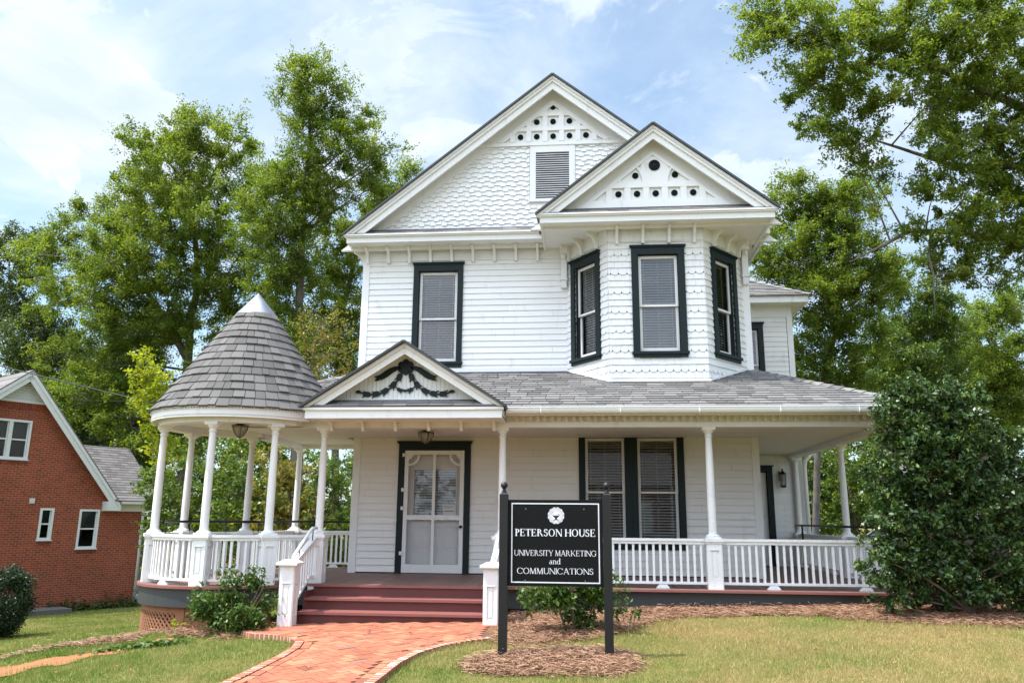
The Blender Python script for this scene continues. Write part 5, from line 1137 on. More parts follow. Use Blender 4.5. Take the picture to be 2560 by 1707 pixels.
# where straw, bare clay and grass lie (plan curves)
def inpoly(P, x, y):
    x = np.asarray(x); y = np.asarray(y); r = np.zeros(x.shape, bool); n = len(P)
    for i in range(n):
        (x0, y0), (x1, y1) = P[i], P[(i+1) % n]
        c = ((y0 > y) != (y1 > y)) & (x < (x1-x0)*(y-y0)/((y1-y0) if y1 != y0 else 1e-9)+x0); r ^= c
    return r
def smooth_poly(P, it=2):
    for _ in range(it): P = [q for i in range(len(P)) for q in ((0.75*P[i][0]+0.25*P[(i+1) % len(P)][0], 0.75*P[i][1]+0.25*P[(i+1) % len(P)][1]), (0.25*P[i][0]+0.75*P[(i+1) % len(P)][0], 0.25*P[i][1]+0.75*P[(i+1) % len(P)][1]))]
    return P
BED_FRONT = smooth_poly([(-1.25, 12.4), (-1.30, 10.4), (-1.15, 9.75), (-0.75, 9.55), (-0.2, 9.75), (0.3, 10.15), (0.75, 10.8), (1.3, 11.15), (2.2, 11.3), (3.0, 11.2), (3.6, 10.75), (4.4, 10.45), (5.6, 10.35), (9, 10.3), (9, 12.6)])
BED_SIGN = smooth_poly([(-1.28, 8.55), (-0.95, 8.25), (-0.3, 8.05), (0.3, 8.2), (0.62, 8.75), (0.45, 9.15), (-0.1, 9.3), (-0.7, 9.12), (-1.15, 8.9)])
BED_LEFT = smooth_poly([(-4.2, 11.6), (-4.25, 10.7), (-4.6, 10.42), (-5.2, 10.6), (-5.8, 10.62), (-6.4, 10.45), (-7.2, 10.05), (-7.9, 9.9), (-7.9, 10.25), (-7.3, 10.55), (-6.8, 10.85), (-6.4, 11.4), (-5.5, 11.9)])
CLAY = smooth_poly([(-5.2, 10.45), (-5.45, 10.0), (-5.85, 9.45), (-6.2, 8.9), (-6.6, 8.5), (-7.2, 8.45), (-7.0, 9.05), (-6.6, 9.65), (-6.2, 10.1), (-5.7, 10.45)])
PATH = [(-4.52, 11.26), (-4.48, 10.45), (-4.22, 10.20), (-3.88, 10.06), (-3.60, 9.85), (-3.42, 9.55), (-3.34, 9.2), (-3.32, 8.7), (-3.36, 7.8), (-3.45, 6.2), (-3.6, 4.0), (-3.7, 1.5), (-2.2, 1.5), (-2.12, 4.0), (-1.99, 6.2), (-1.93, 7.8), (-1.90, 8.5), (-1.80, 9.0), (-1.60, 9.42), (-1.36, 9.70), (-1.12, 9.86), (-1.12, 11.26)]
def wob(x, y, k=1.0): return 0.11*np.sin(3.1*x+1.3*y)*np.sin(2.3*y-0.7*x+1)+0.06*np.sin(9*x+2)*np.sin(8*y+0.5*x)

def ground_mat():
    m, n, l, b = new_mat('lawn_soil'); p = geopos(n)
    big = noise(n, l, p, 0.55, 5, 0.6); mid = noise(n, l, p, 2.6, 5, 0.65); fine = noise(n, l, p, 38, 4, 0.75)
    c = ramp(n, l, big, [(0.30, (0.11, 0.125, 0.030)), (0.52, (0.19, 0.165, 0.055)), (0.72, (0.29, 0.22, 0.09))])
    c = mixc(n, l, 0.35, c, ramp(n, l, mid, [(0.3, (0.075, 0.10, 0.025)), (0.7, (0.20, 0.155, 0.065))]))
    c = mixc(n, l, 0.75, c, ramp(n, l, fine, [(0.25, (0.45, 0.42, 0.38)), (0.75, (1.25, 1.25, 1.2))]), 'MULTIPLY')
    l.new(c, b.inputs['Base Color']); b.inputs['Roughness'].default_value = 1.0; b.inputs['Specular IOR Level'].default_value = 0.1; bump(n, l, b, fine, 0.6, 0.02); return m
def sheet(name, xs, ys, mat, dz=0.0, keep=None):
    X, Y_ = np.meshgrid(xs, ys); Zz = ground(X.ravel(), Y_.ravel())+dz; V = np.c_[X.ravel(), Y_.ravel(), Zz]; nx, ny = len(xs), len(ys)
    i = np.arange(nx-1)[None]+nx*np.arange(ny-1)[:, None]; Q = np.stack([i, i+1, i+1+nx, i+nx], -1).reshape(-1, 4)
    if keep is not None: c = V[Q].mean(1); Q = Q[keep(c[:, 0], c[:, 1])]; u, inv = np.unique(Q, return_inverse=True); V = V[u]; Q = inv.reshape(-1, 4)
    return np_mesh(name, V, Q, mat, smooth=True)
xs = np.unique(np.r_[-900, -400, -200, -120, np.arange(-80, -12, 3.0), np.arange(-12, 9.01, 0.15), np.arange(9.5, 80, 3.0), 120, 200, 400, 900]); ys = np.unique(np.r_[-900, -300, -120, np.arange(-80, 3, 3.0), np.arange(3, 13, 0.15), np.arange(13, 30, 0.6), np.arange(30, 90, 3.0), 150, 300, 900])
tag(sheet('ground', xs, ys, ground_mat()), kind='structure')

def straw_mat(name, a, b_, c_):
    m, n, l, b = new_mat(name); p = geopos(n); f = noise(n, l, p, 60, 5, 0.8); g = noise(n, l, p, 3.0, 5, 0.6)
    c = ramp(n, l, f, [(0.3, a), (0.5, b_), (0.7, c_)]); c = mixc(n, l, 0.5, c, ramp(n, l, g, [(0.3, (0.7, 0.66, 0.6)), (0.7, (1.2, 1.15, 1.1))]), 'MULTIPLY')
    l.new(c, b.inputs['Base Color']); b.inputs['Roughness'].default_value = 0.95; b.inputs['Specular IOR Level'].default_value = 0.15; bump(n, l, b, f, 0.8, 0.02); return m
SOILM = straw_mat('straw_litter', (0.085, 0.045, 0.024), (0.21, 0.105, 0.055), (0.33, 0.19, 0.105))
CLAYM = straw_mat('bare_clay', (0.24, 0.105, 0.045), (0.36, 0.165, 0.075), (0.46, 0.24, 0.125))
gx, gy = np.arange(-9, 9.3, 0.06), np.arange(7.7, 12.7, 0.06)
def near(P): return lambda x, y: inpoly(P, x+wob(x, y)*0.7, y+wob(y, x)*0.7) if P not in (BED_LEFT, CLAY) else near2(P)(x, y)
def near2(P): return lambda x, y: inpoly(P, x+wob(x, y)*1.6+0.10*np.sin(11*x+5*y), y+wob(y, x)*1.6+0.10*np.sin(9*y-6*x))
for P, m_, nm, dz in ((BED_FRONT, SOILM, 'mulch_bed', 0.012), (BED_SIGN, SOILM, 'mulch_bed', 0.012), (BED_LEFT, SOILM, 'mulch_bed', 0.010), (CLAY, CLAYM, 'bare_soil', 0.018)):
    tag(sheet(nm, gx, gy, m_, dz, near(P) if P not in (BED_LEFT, CLAY) else near2(P)), kind='structure')

# brick path: herringbone pavers between soldier-course edges
def paver_mat():
    m, n, l, b = new_mat('brick_pavers'); p = geopos(n); t = tint_at(n)
    c = ramp(n, l, t, [(0.0, (0.25, 0.095, 0.065)), (0.15, (0.335, 0.118, 0.072)), (0.55, (0.385, 0.136, 0.076)), (0.84, (0.40, 0.165, 0.093)), (0.95, (0.38, 0.20, 0.11)), (1.0, (0.25, 0.14, 0.11))])
    f = noise(n, l, p, 24, 5, 0.7); c = mixc(n, l, 0.5, c, ramp(n, l, f, [(0.3, (0.68, 0.65, 0.63)), (0.7, (1.22, 1.2, 1.18))]), 'MULTIPLY')
    st_ = ramp(n, l, noise(n, l, p, 1.5, 5, 0.65), [(0.45, (1, 1, 1)), (0.75, (0.72, 0.70, 0.68))]); c = mixc(n, l, 1.0, c, st_, 'MULTIPLY')
    l.new(c, b.inputs['Base Color']); b.inputs['Roughness'].default_value = 0.85; b.inputs['Specular IOR Level'].default_value = 0.25; bump(n, l, b, f, 0.4, 0.006); return m
PAVER = paver_mat(); MORT = paint('pale_mortar', (0.50, 0.42, 0.34), 0.1, 0.95, (0.7, 0.6, 0.5), 0.5); DMORT = paint('dark_joint_sand', (0.13, 0.07, 0.045), 0.1, 1.0)
def pz(x, y): return 0.045+max(g1(x, y), -0.2)*0.6+0.034*min(1.0, max(0.0, (y-4)/7.0))
pb = MB(); a_ = R(45); ca, sa = math.cos(a_), math.sin(a_); BL, BW_ = 0.205, 0.1025
edge_in = 0.30
def clear_of_edge(x, y):
    best = 9
    for i in range(len(PATH)-1):
        if i == 11: continue
        (x0, y0), (x1, y1) = PATH[i], PATH[i+1]; dx, dy = x1-x0, y1-y0; t = max(0, min(1, ((x-x0)*dx+(y-y0)*dy)/(dx*dx+dy*dy))); best = min(best, math.hypot(x-x0-t*dx, y-y0-t*dy))
    return best
def paver(cx, cy, hl, hw, ang, tn, h=0.0):
    c_, s_2 = math.cos(ang), math.sin(ang); g = 0.0035; q = [(cx+u*c_-v*s_2, cy+u*s_2+v*c_) for u, v in ((-hl+g, -hw+g), (hl-g, -hw+g), (hl-g, hw-g), (-hl+g, hw-g))]
    dz = rnd.uniform(-0.0025, 0.0025)+h
    pb.hexa([(x, y, pz(x, y)-0.05) for x, y in q]+[(x, y, pz(x, y)+dz) for x, y in q], tn)
for i in range(-60, 61):
    for j in range(-60, 61):
        for k in range(2):
            u, v = (i*BW_+j*2*BL/2*1.0, 0) if False else (0, 0)
            # herringbone lattice: pairs of bricks stepping diagonally
            bx_, by_ = (i*BW_+j*2*BW_, i*BW_-j*2*BW_) if False else (i*BW_+2*BL*(j/2.0)*1.0, i*BW_*1.0-2*BL*(j/2.0))
            if k == 0: u, v, an = bx_+BL/2, by_+BW_/2, 0.0
            else: u, v, an = bx_+BL+BW_/2-BW_*1.0+BW_*0.0, by_+BW_+BL/2-BW_*0.0, math.pi/2
            if k == 1: u, v = bx_+BW_/2, by_+BW_+BL/2
            x, y = -2.7+u*ca-v*sa, 7.0+u*sa+v*ca
            if y < 4.0 or y > 11.2 or x < -4.6 or x > -1: continue
            if not bool(inpoly(PATH, np.array([x]), np.array([y]))[0]): continue
            if clear_of_edge(x, y) < 0.215 and y < 11.1: continue
            paver(x, y, BL/2, BW_/2, an+a_, rnd.random()**0.9)
def edge_run(i0, i1, side):
    pts = [Vector(PATH[i]) for i in range(i0, i1+1)]; L = [0]
    for a, b in zip(pts, pts[1:]): L.append(L[-1]+(b-a).length)
    def at(s):
        for i in range(len(pts)-1):
            if s <= L[i+1]: t = (s-L[i])/(L[i+1]-L[i]); return pts[i].lerp(pts[i+1], t), (pts[i+1]-pts[i]).normalized()
        return pts[-1], (pts[-1]-pts[-2]).normalized()
    s = 0.05
    while s < L[-1]-0.04:                                       # bricks on edge, with pale mortar between
        p, d = at(s); nn = Vector((-d.y, d.x))*side; c = p+nn*0.052; paver(c.x, c.y, 0.054, 0.0285, math.atan2(nn.y, nn.x), 0.18+0.5*rnd.random(), 0.012); s += 0.078
    s = 0.1
    while s < L[-1]-0.1: p, d = at(s); nn = Vector((-d.y, d.x))*side; c = p+nn*0.16; paver(c.x, c.y, 0.10, 0.049, math.atan2(d.y, d.x), rnd.random(), 0.004); s += 0.21
    vs = []; mo = mort; rings = []
    nst = int(L[-1]/0.08)
    for i in range(nst+1):
        p, d = at(L[-1]*i/nst); nn = Vector((-d.y, d.x))*side; a, b2 = p+nn*0.006, p+nn*0.099; z = pz(p.x, p.y); rings.append([(a.x, a.y, z-0.12), (a.x, a.y, z+0.010), (b2.x, b2.y, z+0.010), (b2.x, b2.y, z-0.12)])
    for r0, r1 in zip(rings, rings[1:]):
        for k in range(3): mo.face([r0[k], r1[k], r1[k+1], r0[k+1]] if side < 0 else [r1[k], r0[k], r0[k+1], r1[k+1]])
mort = MB(); edge_run(1, 11, 1); edge_run(12, 20, 1)
path_o = tag(pb.build('brick_path', PAVER), kind='structure'); tag(mort.build('path_mortar', MORT), kind='structure')
jx = np.arange(-4.6, -0.95, 0.08); jy = np.arange(1.5, 11.3, 0.08); JX, JY = np.meshgrid(jx, jy)
JZ = np.array([pz(x, y) for x, y in zip(JX.ravel(), JY.ravel())])-0.009; nx, ny = len(jx), len(jy); ii = np.arange(nx-1)[None]+nx*np.arange(ny-1)[:, None]
Q = np.stack([ii, ii+1, ii+1+nx, ii+nx], -1).reshape(-1, 4); V = np.c_[JX.ravel(), JY.ravel(), JZ]; cc = V[Q].mean(1)
kk_ = inpoly(PATH, cc[:, 0], cc[:, 1]) & np.array([clear_of_edge(a, b) > 0.06 for a, b in zip(cc[:, 0], cc[:, 1])]); Q = Q[kk_]
tag(np_mesh('path_joints', V, Q, DMORT), kind='structure')

# ------------------------------------------------------------------ grass and straw
RG = np.random.default_rng(11)
def in_path(x, y, pad=0.0): return inpoly(PATH, x, y)
def beds(x, y):
    r = np.zeros(x.shape, bool)
    for P in (BED_FRONT, BED_SIGN, BED_LEFT, CLAY): r |= near(P)(x, y)
    return r
def grass_mat():
    m, n, l, b = new_mat('grass_blades'); p = geopos(n); t = tint_at(n)
    big = noise(n, l, p, 0.55, 5, 0.6); mid = noise(n, l, p, 2.6, 5, 0.65)
    f = N(n, 'ShaderNodeMath', operation='ADD'); l.new(big, f.inputs[0]); s2 = N(n, 'ShaderNodeMath', operation='MULTIPLY'); l.new(t, s2.inputs[0]); s2.inputs[1].default_value = 0.30
    l.new(s2.outputs[0], f.inputs[1]); f2 = N(n, 'ShaderNodeMath', operation='ADD'); m3 = N(n, 'ShaderNodeMath', operation='MULTIPLY'); l.new(mid, m3.inputs[0]); m3.inputs[1].default_value = 0.5; l.new(f.outputs[0], f2.inputs[0]); l.new(m3.outputs[0], f2.inputs[1])
    # drier to the right of the path, greener to the left
    sx = N(n, 'ShaderNodeSeparateXYZ'); l.new(p, sx.inputs[0]); mr = N(n, 'ShaderNodeMapRange', **{'From Min': -5.0, 'From Max': 2.0, 'To Min': -0.22, 'To Max': 0.0}); l.new(sx.outputs[0], mr.inputs['Value'])
    f3 = N(n, 'ShaderNodeMath', operation='ADD'); l.new(f2.outputs[0], f3.inputs[0]); l.new(mr.outputs[0], f3.inputs[1])
    c = ramp(n, l, f3.outputs[0], [(0.46, (0.100, 0.190, 0.020)), (0.62, (0.205, 0.270, 0.050)), (0.80, (0.315, 0.315, 0.100)), (0.97, (0.45, 0.33, 0.15))])
    l.new(c, b.inputs['Base Color']); b.inputs['Roughness'].default_value = 0.6; b.inputs['Specular IOR Level'].default_value = 0.25
    tr = N(n, 'ShaderNodeBsdfTranslucent'); l.new(c, tr.inputs[0]); mx = N(n, 'ShaderNodeMixShader'); mx.inputs[0].default_value = 0.3; out = n['Material Output']; l.new(b.outputs[0], mx.inputs[1]); l.new(tr.outputs[0], mx.inputs[2]); l.new(mx.outputs[0], out.inputs[0]); return m
GRASS = grass_mat()
def blades(name, x, y, h, w, lean=0.5):
    n = len(x); z = ground(x, y); a = RG.uniform(0, 2*np.pi, n); la_ = RG.normal(0, lean, n)*h; lb = RG.uniform(0, 2*np.pi, n)
    dx, dy = np.cos(a)*w/2, np.sin(a)*w/2; tx, ty = np.cos(lb)*la_, np.sin(lb)*la_
    V = np.empty((n, 3, 3)); V[:, 0] = np.c_[x-dx, y-dy, z-0.004]; V[:, 1] = np.c_[x+dx, y+dy, z-0.004]; V[:, 2] = np.c_[x+tx, y+ty, z+h*(1-0.25*np.minimum(1, np.abs(la_)/np.maximum(h, 1e-4)))]
    return tag(np_mesh(name, V.reshape(-1, 3), np.arange(3*n).reshape(-1, 3), GRASS, tint=RG.random(n), nv=3), kind='stuff')
def scatter(n, x0, x1, y0, y1): return RG.uniform(x0, x1, n), RG.uniform(y0, y1, n)
def house_foot(x, y): return ((x > -4.4) & (x < 5.2) & (y > 11.2) & (y < 24.3)) | ((x+5.52)**2+(y-12.5)**2 < 1.32**2)
x, y = scatter(330000, -8.5, 8.2, 6.9, 12.2); k = ~in_path(x, y) & ~beds(x, y) & ~house_foot(x, y); x, y = x[k], y[k]
k = (np.abs(x+0.6-0.09*y) < 0.75*y+0.3); x, y = x[k], y[k]
hh = RG.uniform(0.022, 0.052, len(x))*(0.75+0.4*np.clip(np.sin(1.7*x+0.6)*np.sin(1.9*y), -0.3, 1)+0.45*np.clip(np.sin(5.3*x+2*np.sin(3.1*y))*np.sin(6.1*y+1.7*np.sin(2.3*x)), 0, 1)); blades('grass', x, y, hh, RG.uniform(0.005, 0.010, len(x)), 0.6)
x, y = scatter(260000, -22, -5.0, 8.0, 30); k = ~beds(x, y) & ~house_foot(x, y) & (x > -0.82*y-1.5); x, y = x[k], y[k]
blades('grass', x, y, RG.uniform(0.03, 0.07, len(x)), RG.uniform(0.008, 0.018, len(x)), 0.5)
ex, ey = [], []                                                 # longer ragged tufts along the edges of path and beds
for P, s in ((PATH, 1), (BED_SIGN, 1), (BED_FRONT, 1), (CLAY, 1), (BED_LEFT, 1)):
    Pn = np.array(P+[P[0]]); seg = np.diff(Pn, axis=0); L = np.hypot(seg[:, 0], seg[:, 1]); n = int(L.sum()*260); i = RG.choice(len(L), n, p=L/L.sum()); t = RG.random(n)
    q = Pn[i]+seg[i]*t[:, None]+RG.normal(0, 0.045 if P is PATH else 0.09, (n, 2)); ex.append(q[:, 0]); ey.append(q[:, 1])
ex, ey = np.concatenate(ex), np.concatenate(ey); k = ~in_path(ex, ey) & ~house_foot(ex, ey) & (ey > 6.5) & (ey < 11.6); ex, ey = ex[k], ey[k]
blades('grass', ex, ey, RG.uniform(0.03, 0.085, len(ex)), RG.uniform(0.005, 0.009, len(ex)), 0.5)
def needle_mat():
    m, n, l, b = new_mat('pine_needles'); c = ramp(n, l, tint_at(n), [(0.0, (0.10, 0.05, 0.028)), (0.4, (0.27, 0.14, 0.08)), (0.8, (0.40, 0.225, 0.135)), (1.0, (0.44, 0.29, 0.19))]); l.new(c, b.inputs['Base Color']); b.inputs['Roughness'].default_value = 0.7; return m
NEEDLE = needle_mat()
def straw(P, n, dz, box_, lmin=0.05, lmax=0.125):
    x, y = scatter(n, *box_); k = near(P)(x+RG.normal(0, 0.06, n), y+RG.normal(0, 0.06, n)) & ((y < 11.2) | ((x > -1.1) & (y < 12.03)) | (x < -4.2)) & ((x+5.52)**2+(y-12.5)**2 > 1.3**2) & ~in_path(x, y); x, y = x[k], y[k]; n = len(x)
    z = ground(x, y)+dz+RG.gamma(1.6, 0.012, n); a = RG.uniform(0, np.pi*2, n); L = RG.uniform(lmin, lmax, n)/2; w = RG.uniform(0.0014, 0.0028, n); tl = RG.normal(0, 0.14, n)
    dx, dy, dz_ = np.cos(a)*L, np.sin(a)*L, tl*L; wx, wy = -np.sin(a)*w, np.cos(a)*w; V = np.empty((n, 4, 3))
    V[:, 0] = np.c_[x-dx-wx, y-dy-wy, z-dz_]; V[:, 1] = np.c_[x+dx-wx, y+dy-wy, z+dz_]; V[:, 2] = np.c_[x+dx+wx, y+dy+wy, z+dz_+0.002]; V[:, 3] = np.c_[x-dx+wx, y-dy+wy, z-dz_+0.002]
    return tag(np_mesh('pine_straw', V.reshape(-1, 3), np.arange(4*n).reshape(-1, 4), NEEDLE, tint=RG.random(n)), kind='stuff')
straw(BED_FRONT, 120000, 0.012, (-1.4, 8.5, 9.4, 12.05)); straw(BED_SIGN, 30000, 0.012, (-1.4, 0.8, 7.9, 9.4)); straw(BED_LEFT, 60000, 0.010, (-8.6, -4.1, 9.4, 12.0))
x, y = scatter(90, -1.2, 0.5, 8.2, 9.2); blades('grass', x, y, RG.uniform(0.05, 0.12, 90), RG.uniform(0.006, 0.01, 90), 0.3)

# ------------------------------------------------------------------ leaves, crowns, shrubs
def leaf_mat(name, stops, transl=0.32, rough=0.42, spec=0.5):
    m, n, l, b = new_mat(name); c = ramp(n, l, tint_at(n), stops)
    l.new(c, b.inputs['Base Color']); b.inputs['Roughness'].default_value = rough; b.inputs['Specular IOR Level'].default_value = spec
    tr = N(n, 'ShaderNodeBsdfTranslucent'); tc_ = mixc(n, l, 1.0, c, (1.5, 1.35, 0.5), 'MULTIPLY'); l.new(tc_, tr.inputs[0])
    mx = N(n, 'ShaderNodeMixShader'); mx.inputs[0].default_value = transl; l.new(b.outputs[0], mx.inputs[1]); l.new(tr.outputs[0], mx.inputs[2]); l.new(mx.outputs[0], n['Material Output'].inputs[0]); return m
LEAF_OAK = leaf_mat('oak_leaves', [(0, (0.068, 0.128, 0.026)), (0.45, (0.150, 0.228, 0.036)), (0.8, (0.23, 0.29, 0.044)), (1, (0.28, 0.32, 0.05))], 0.52, 0.5, 0.3)
LEAF_BOUGH = leaf_mat('bough_leaves', [(0, (0.075, 0.135, 0.026)), (0.45, (0.155, 0.235, 0.036)), (0.8, (0.235, 0.295, 0.044)), (1, (0.28, 0.32, 0.055))], 0.55, 0.5, 0.3)
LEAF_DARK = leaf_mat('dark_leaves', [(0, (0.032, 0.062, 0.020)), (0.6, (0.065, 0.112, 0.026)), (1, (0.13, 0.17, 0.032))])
LEAF_LIME = leaf_mat('lime_leaves', [(0, (0.20, 0.28, 0.016)), (0.6, (0.31, 0.37, 0.024)), (1, (0.40, 0.40, 0.03))], 0.42)
LEAF_MYRT = leaf_mat('yellowing_leaves', [(0, (0.10, 0.13, 0.025)), (0.5, (0.20, 0.19, 0.035)), (0.9, (0.30, 0.22, 0.04)), (1, (0.36, 0.17, 0.06))], 0.35)
LEAF_MID = leaf_mat('hedgerow_leaves', [(0, (0.045, 0.095, 0.018)), (0.6, (0.110, 0.185, 0.026)), (0.92, (0.21, 0.26, 0.03)), (1, (0.36, 0.28, 0.03))], 0.40)
LEAF_HOLLY = leaf_mat('holly_leaves', [(0, (0.028, 0.062, 0.018)), (0.6, (0.056, 0.110, 0.026)), (0.9, (0.11, 0.17, 0.030)), (1, (0.20, 0.24, 0.035))], 0.12, 0.40, 0.5)
LEAF_CAM = leaf_mat('camellia_leaves', [(0, (0.035, 0.075, 0.018)), (0.6, (0.075, 0.140, 0.026)), (1, (0.17, 0.22, 0.035))], 0.25, 0.42, 0.3)
LEAF_BOX = leaf_mat('clipped_box_leaves', [(0, (0.014, 0.032, 0.012)), (1, (0.030, 0.060, 0.020))], 0.15, 0.4, 0.4)
def bark_mat(name, a, b_):
    m, n, l, b = new_mat(name); p = geopos(n); f = noise(n, l, p, 9, 6, 0.7, (1, 1, 0.25)); c = ramp(n, l, f, [(0.3, a), (0.7, b_)]); l.new(c, b.inputs['Base Color']); b.inputs['Roughness'].default_value = 0.95; bump(n, l, b, f, 0.7, 0.03); return m
BARK = bark_mat('grey_bark', (0.075, 0.062, 0.050), (0.21, 0.18, 0.15)); BARK2 = bark_mat('brown_bark', (0.09, 0.06, 0.04), (0.20, 0.15, 0.11))
def leaves(name, C, L, mat, parent, up=0.55, asp=0.55, rg=RG, tbias=None):
    n = len(C); nr = rg.normal(0, 1, (n, 3)); nr[:, 2] += up*1.6; nr /= np.linalg.norm(nr, axis=1, keepdims=True)
    t = rg.normal(0, 1, (n, 3)); t -= nr*(t*nr).sum(1, keepdims=True); t /= np.linalg.norm(t, axis=1, keepdims=True); b = np.cross(nr, t)
    Ls = L*rg.uniform(0.65, 1.25, (n, 1)); W = Ls*asp
    V = np.empty((n, 4, 3)); V[:, 0] = C-t*Ls/2; V[:, 1] = C+b*W/2+nr*Ls*0.08-t*Ls*0.05; V[:, 2] = C+t*Ls/2-nr*Ls*0.10; V[:, 3] = C-b*W/2+nr*Ls*0.08-t*Ls*0.05
    tn = np.clip(rg.beta(1.6, 2.2, n)+(0 if tbias is None else tbias), 0, 1)
    return np_mesh(name, V.reshape(-1, 3), np.arange(4*n).reshape(-1, 4), mat, parent, tn)
def tree(name, label, trunk, lobes, leaf, L, lai, bark=BARK, cl_r=0.45, dens=4.5, limbs=(), thin=1.0, up=0.5, group=None, r0=0.3, seed=1, asp=0.55, limb_from=0.35, twigs=True, cat='tree', flat=0.75, shell=0.5, spray_up=0.35):
    """trunk: points with radii; lobes: (x, y, z, r) masses of the crown"""
    rg = np.random.default_rng(seed); rr = random.Random(seed)
    base = trunk[0]; root = thing(name, label, cat, base[:3], group=group)
    wood = MB(); wood.tube([p[:3] for p in trunk], [p[3] for p in trunk], 9)
    tp = np.array([p[:4] for p in trunk]); C = []; TB = []
    dense = []
    for i in range(len(tp)-1):
        for k in range(6): dense.append(tp[i]+(tp[i+1]-tp[i])*k/6)
    dense.append(tp[-1]); dense = np.array(dense)
    for lm in limbs:
        wood.tube([p[:3] for p in lm], [p[3] for p in lm], 8); q = np.array(lm); dense = np.concatenate([dense]+[q[i]+(q[i+1]-q[i])*np.linspace(0, 1, 7)[:, None] for i in range(len(q)-1)])
    zlo = dense[0, 2]+limb_from*(dense[-1, 2]-dense[0, 2])
    for (lx, ly, lz, lr) in lobes:
        c = np.array([lx, ly, lz]); hd = np.hypot(dense[:, 0]-lx, dense[:, 1]-ly); sc = np.abs(dense[:, 2]-(lz-0.55*hd))+np.where(dense[:, 2] < zlo, 4*(zlo-dense[:, 2]), 0)
        if limbs: sc = np.linalg.norm(dense[:, :3]-c, axis=1)+0.6*np.maximum(0, dense[:, 2]-lz)
        s = dense[sc.argmin()]
        d = c-s[:3]; Ld = np.linalg.norm(d); mid = s[:3]+d*0.5+np.array([rr.uniform(-1, 1), rr.uniform(-1, 1), rr.uniform(0.0, 1.2)])*0.10*Ld; rb = min(s[3]*0.7, (0.008+0.014*lr+0.007*Ld)*thin)
        q1 = s[:3]*0.49+mid*0.42+c*0.09; wood.tube([s[:3], q1, s[:3]*0.2+mid*0.5+c*0.3, c], [rb, rb*0.85, rb*0.65, rb*0.35], 6, caps=False)
        ncl = max(6, int(dens*(lr/cl_r)**2)); per = lai*math.pi*lr*lr/(0.5*asp*L*L)/ncl; u = rg.normal(0, 1, (ncl, 3)); u /= np.linalg.norm(u, axis=1, keepdims=True); rad = lr*(shell+(1-shell)*rg.random((ncl, 1))**0.6)*rg.uniform(0.75, 1.38, (ncl, 1)); cc = c+u*rad*np.array([1, 1, 0.9])
        for k, p in enumerate(cc):
            if twigs and k % 2 == 0: m_ = (c+p)/2+rg.normal(0, 0.06, 3)*lr; wood.tube([c, m_, p], [rb*0.25, rb*0.16, 0.004], 4, caps=False)
            m = max(4, int(per*rr.uniform(0.6, 1.35))); sx_ = cl_r*rr.uniform(0.7, 1.3); ns = 5; od = (p-c)/(np.linalg.norm(p-c)+1e-6); sd_ = od*0.9+rg.normal(0, 0.75, (ns, 3)); sd_[:, 2] = sd_[:, 2]*0.7+spray_up; sd_ /= np.linalg.norm(sd_, axis=1, keepdims=True); sl_ = sx_*rg.uniform(0.8, 2.0, (ns, 1)); kk = rg.integers(0, ns, m); tt_ = rg.random((m, 1))**0.8; C.append(p+(sd_*sl_)[kk]*(tt_-0.25)+rg.normal(0, 0.20, (m, 3))*sx_*(1.15-0.6*tt_)); TB.append(np.full(m, rr.uniform(-0.16, 0.16)))
    wood.build('trunk', bark, root, True)
    leaves('crown', np.concatenate(C), L, leaf, root, up, asp, rg, np.concatenate(TB)); return root
def bush(name, label, centre, radii, n, leaf, L, seed=1, stems=7, up=0.45, asp=0.5, cat='shrub', shell=0.55, lumps=26, group=None, clip_ground=True, bark=BARK2, spray=0.0):
    rg = np.random.default_rng(seed); rr = random.Random(seed); cx, cy, cz = centre; gz = g1(cx, cy); root = thing(name, label, cat, (cx, cy, gz), group=group)
    wood = MB()
    for i in range(stems):
        a = 2*math.pi*i/stems+rr.random(); p = (cx+radii[0]*0.12*math.cos(a), cy+radii[1]*0.12*math.sin(a), gz-0.05); q = (cx+radii[0]*0.6*math.cos(a), cy+radii[1]*0.6*math.sin(a), cz+radii[2]*rr.uniform(0.0, 0.7)); m_ = ((p[0]*0.6+q[0]*0.4), (p[1]*0.6+q[1]*0.4), (p[2]+q[2])/2); wood.tube([p, m_, q], [0.03*radii[2], 0.022*radii[2], 0.006], 5, caps=False)
    u = rg.normal(0, 1, (lumps, 3)); u /= np.linalg.norm(u, axis=1, keepdims=True); lc = u*rg.uniform(shell, 0.92, (lumps, 1)); lr_ = rg.uniform(0.20, 0.36, lumps); k = rg.integers(0, lumps, n)
    e = rg.normal(0, 1, (n, 3)); e /= np.linalg.norm(e, axis=1, keepdims=True); e *= (rg.random((n, 1))**0.4)*lr_[k][:, None]; P = lc[k]+e
    if spray: w = rg.random(n) < spray; P[w] = P[w]/np.linalg.norm(P[w], axis=1, keepdims=True)*rg.uniform(0.95, 1.18, (w.sum(), 1))
    P = P*np.array(radii)+np.array(centre)
    if clip_ground: P = P[P[:, 2] > ground(P[:, 0], P[:, 1])+0.03]
    wood.build('stem', bark, root, True); leaves('foliage', P, L, leaf, root, up, asp, rg); return root
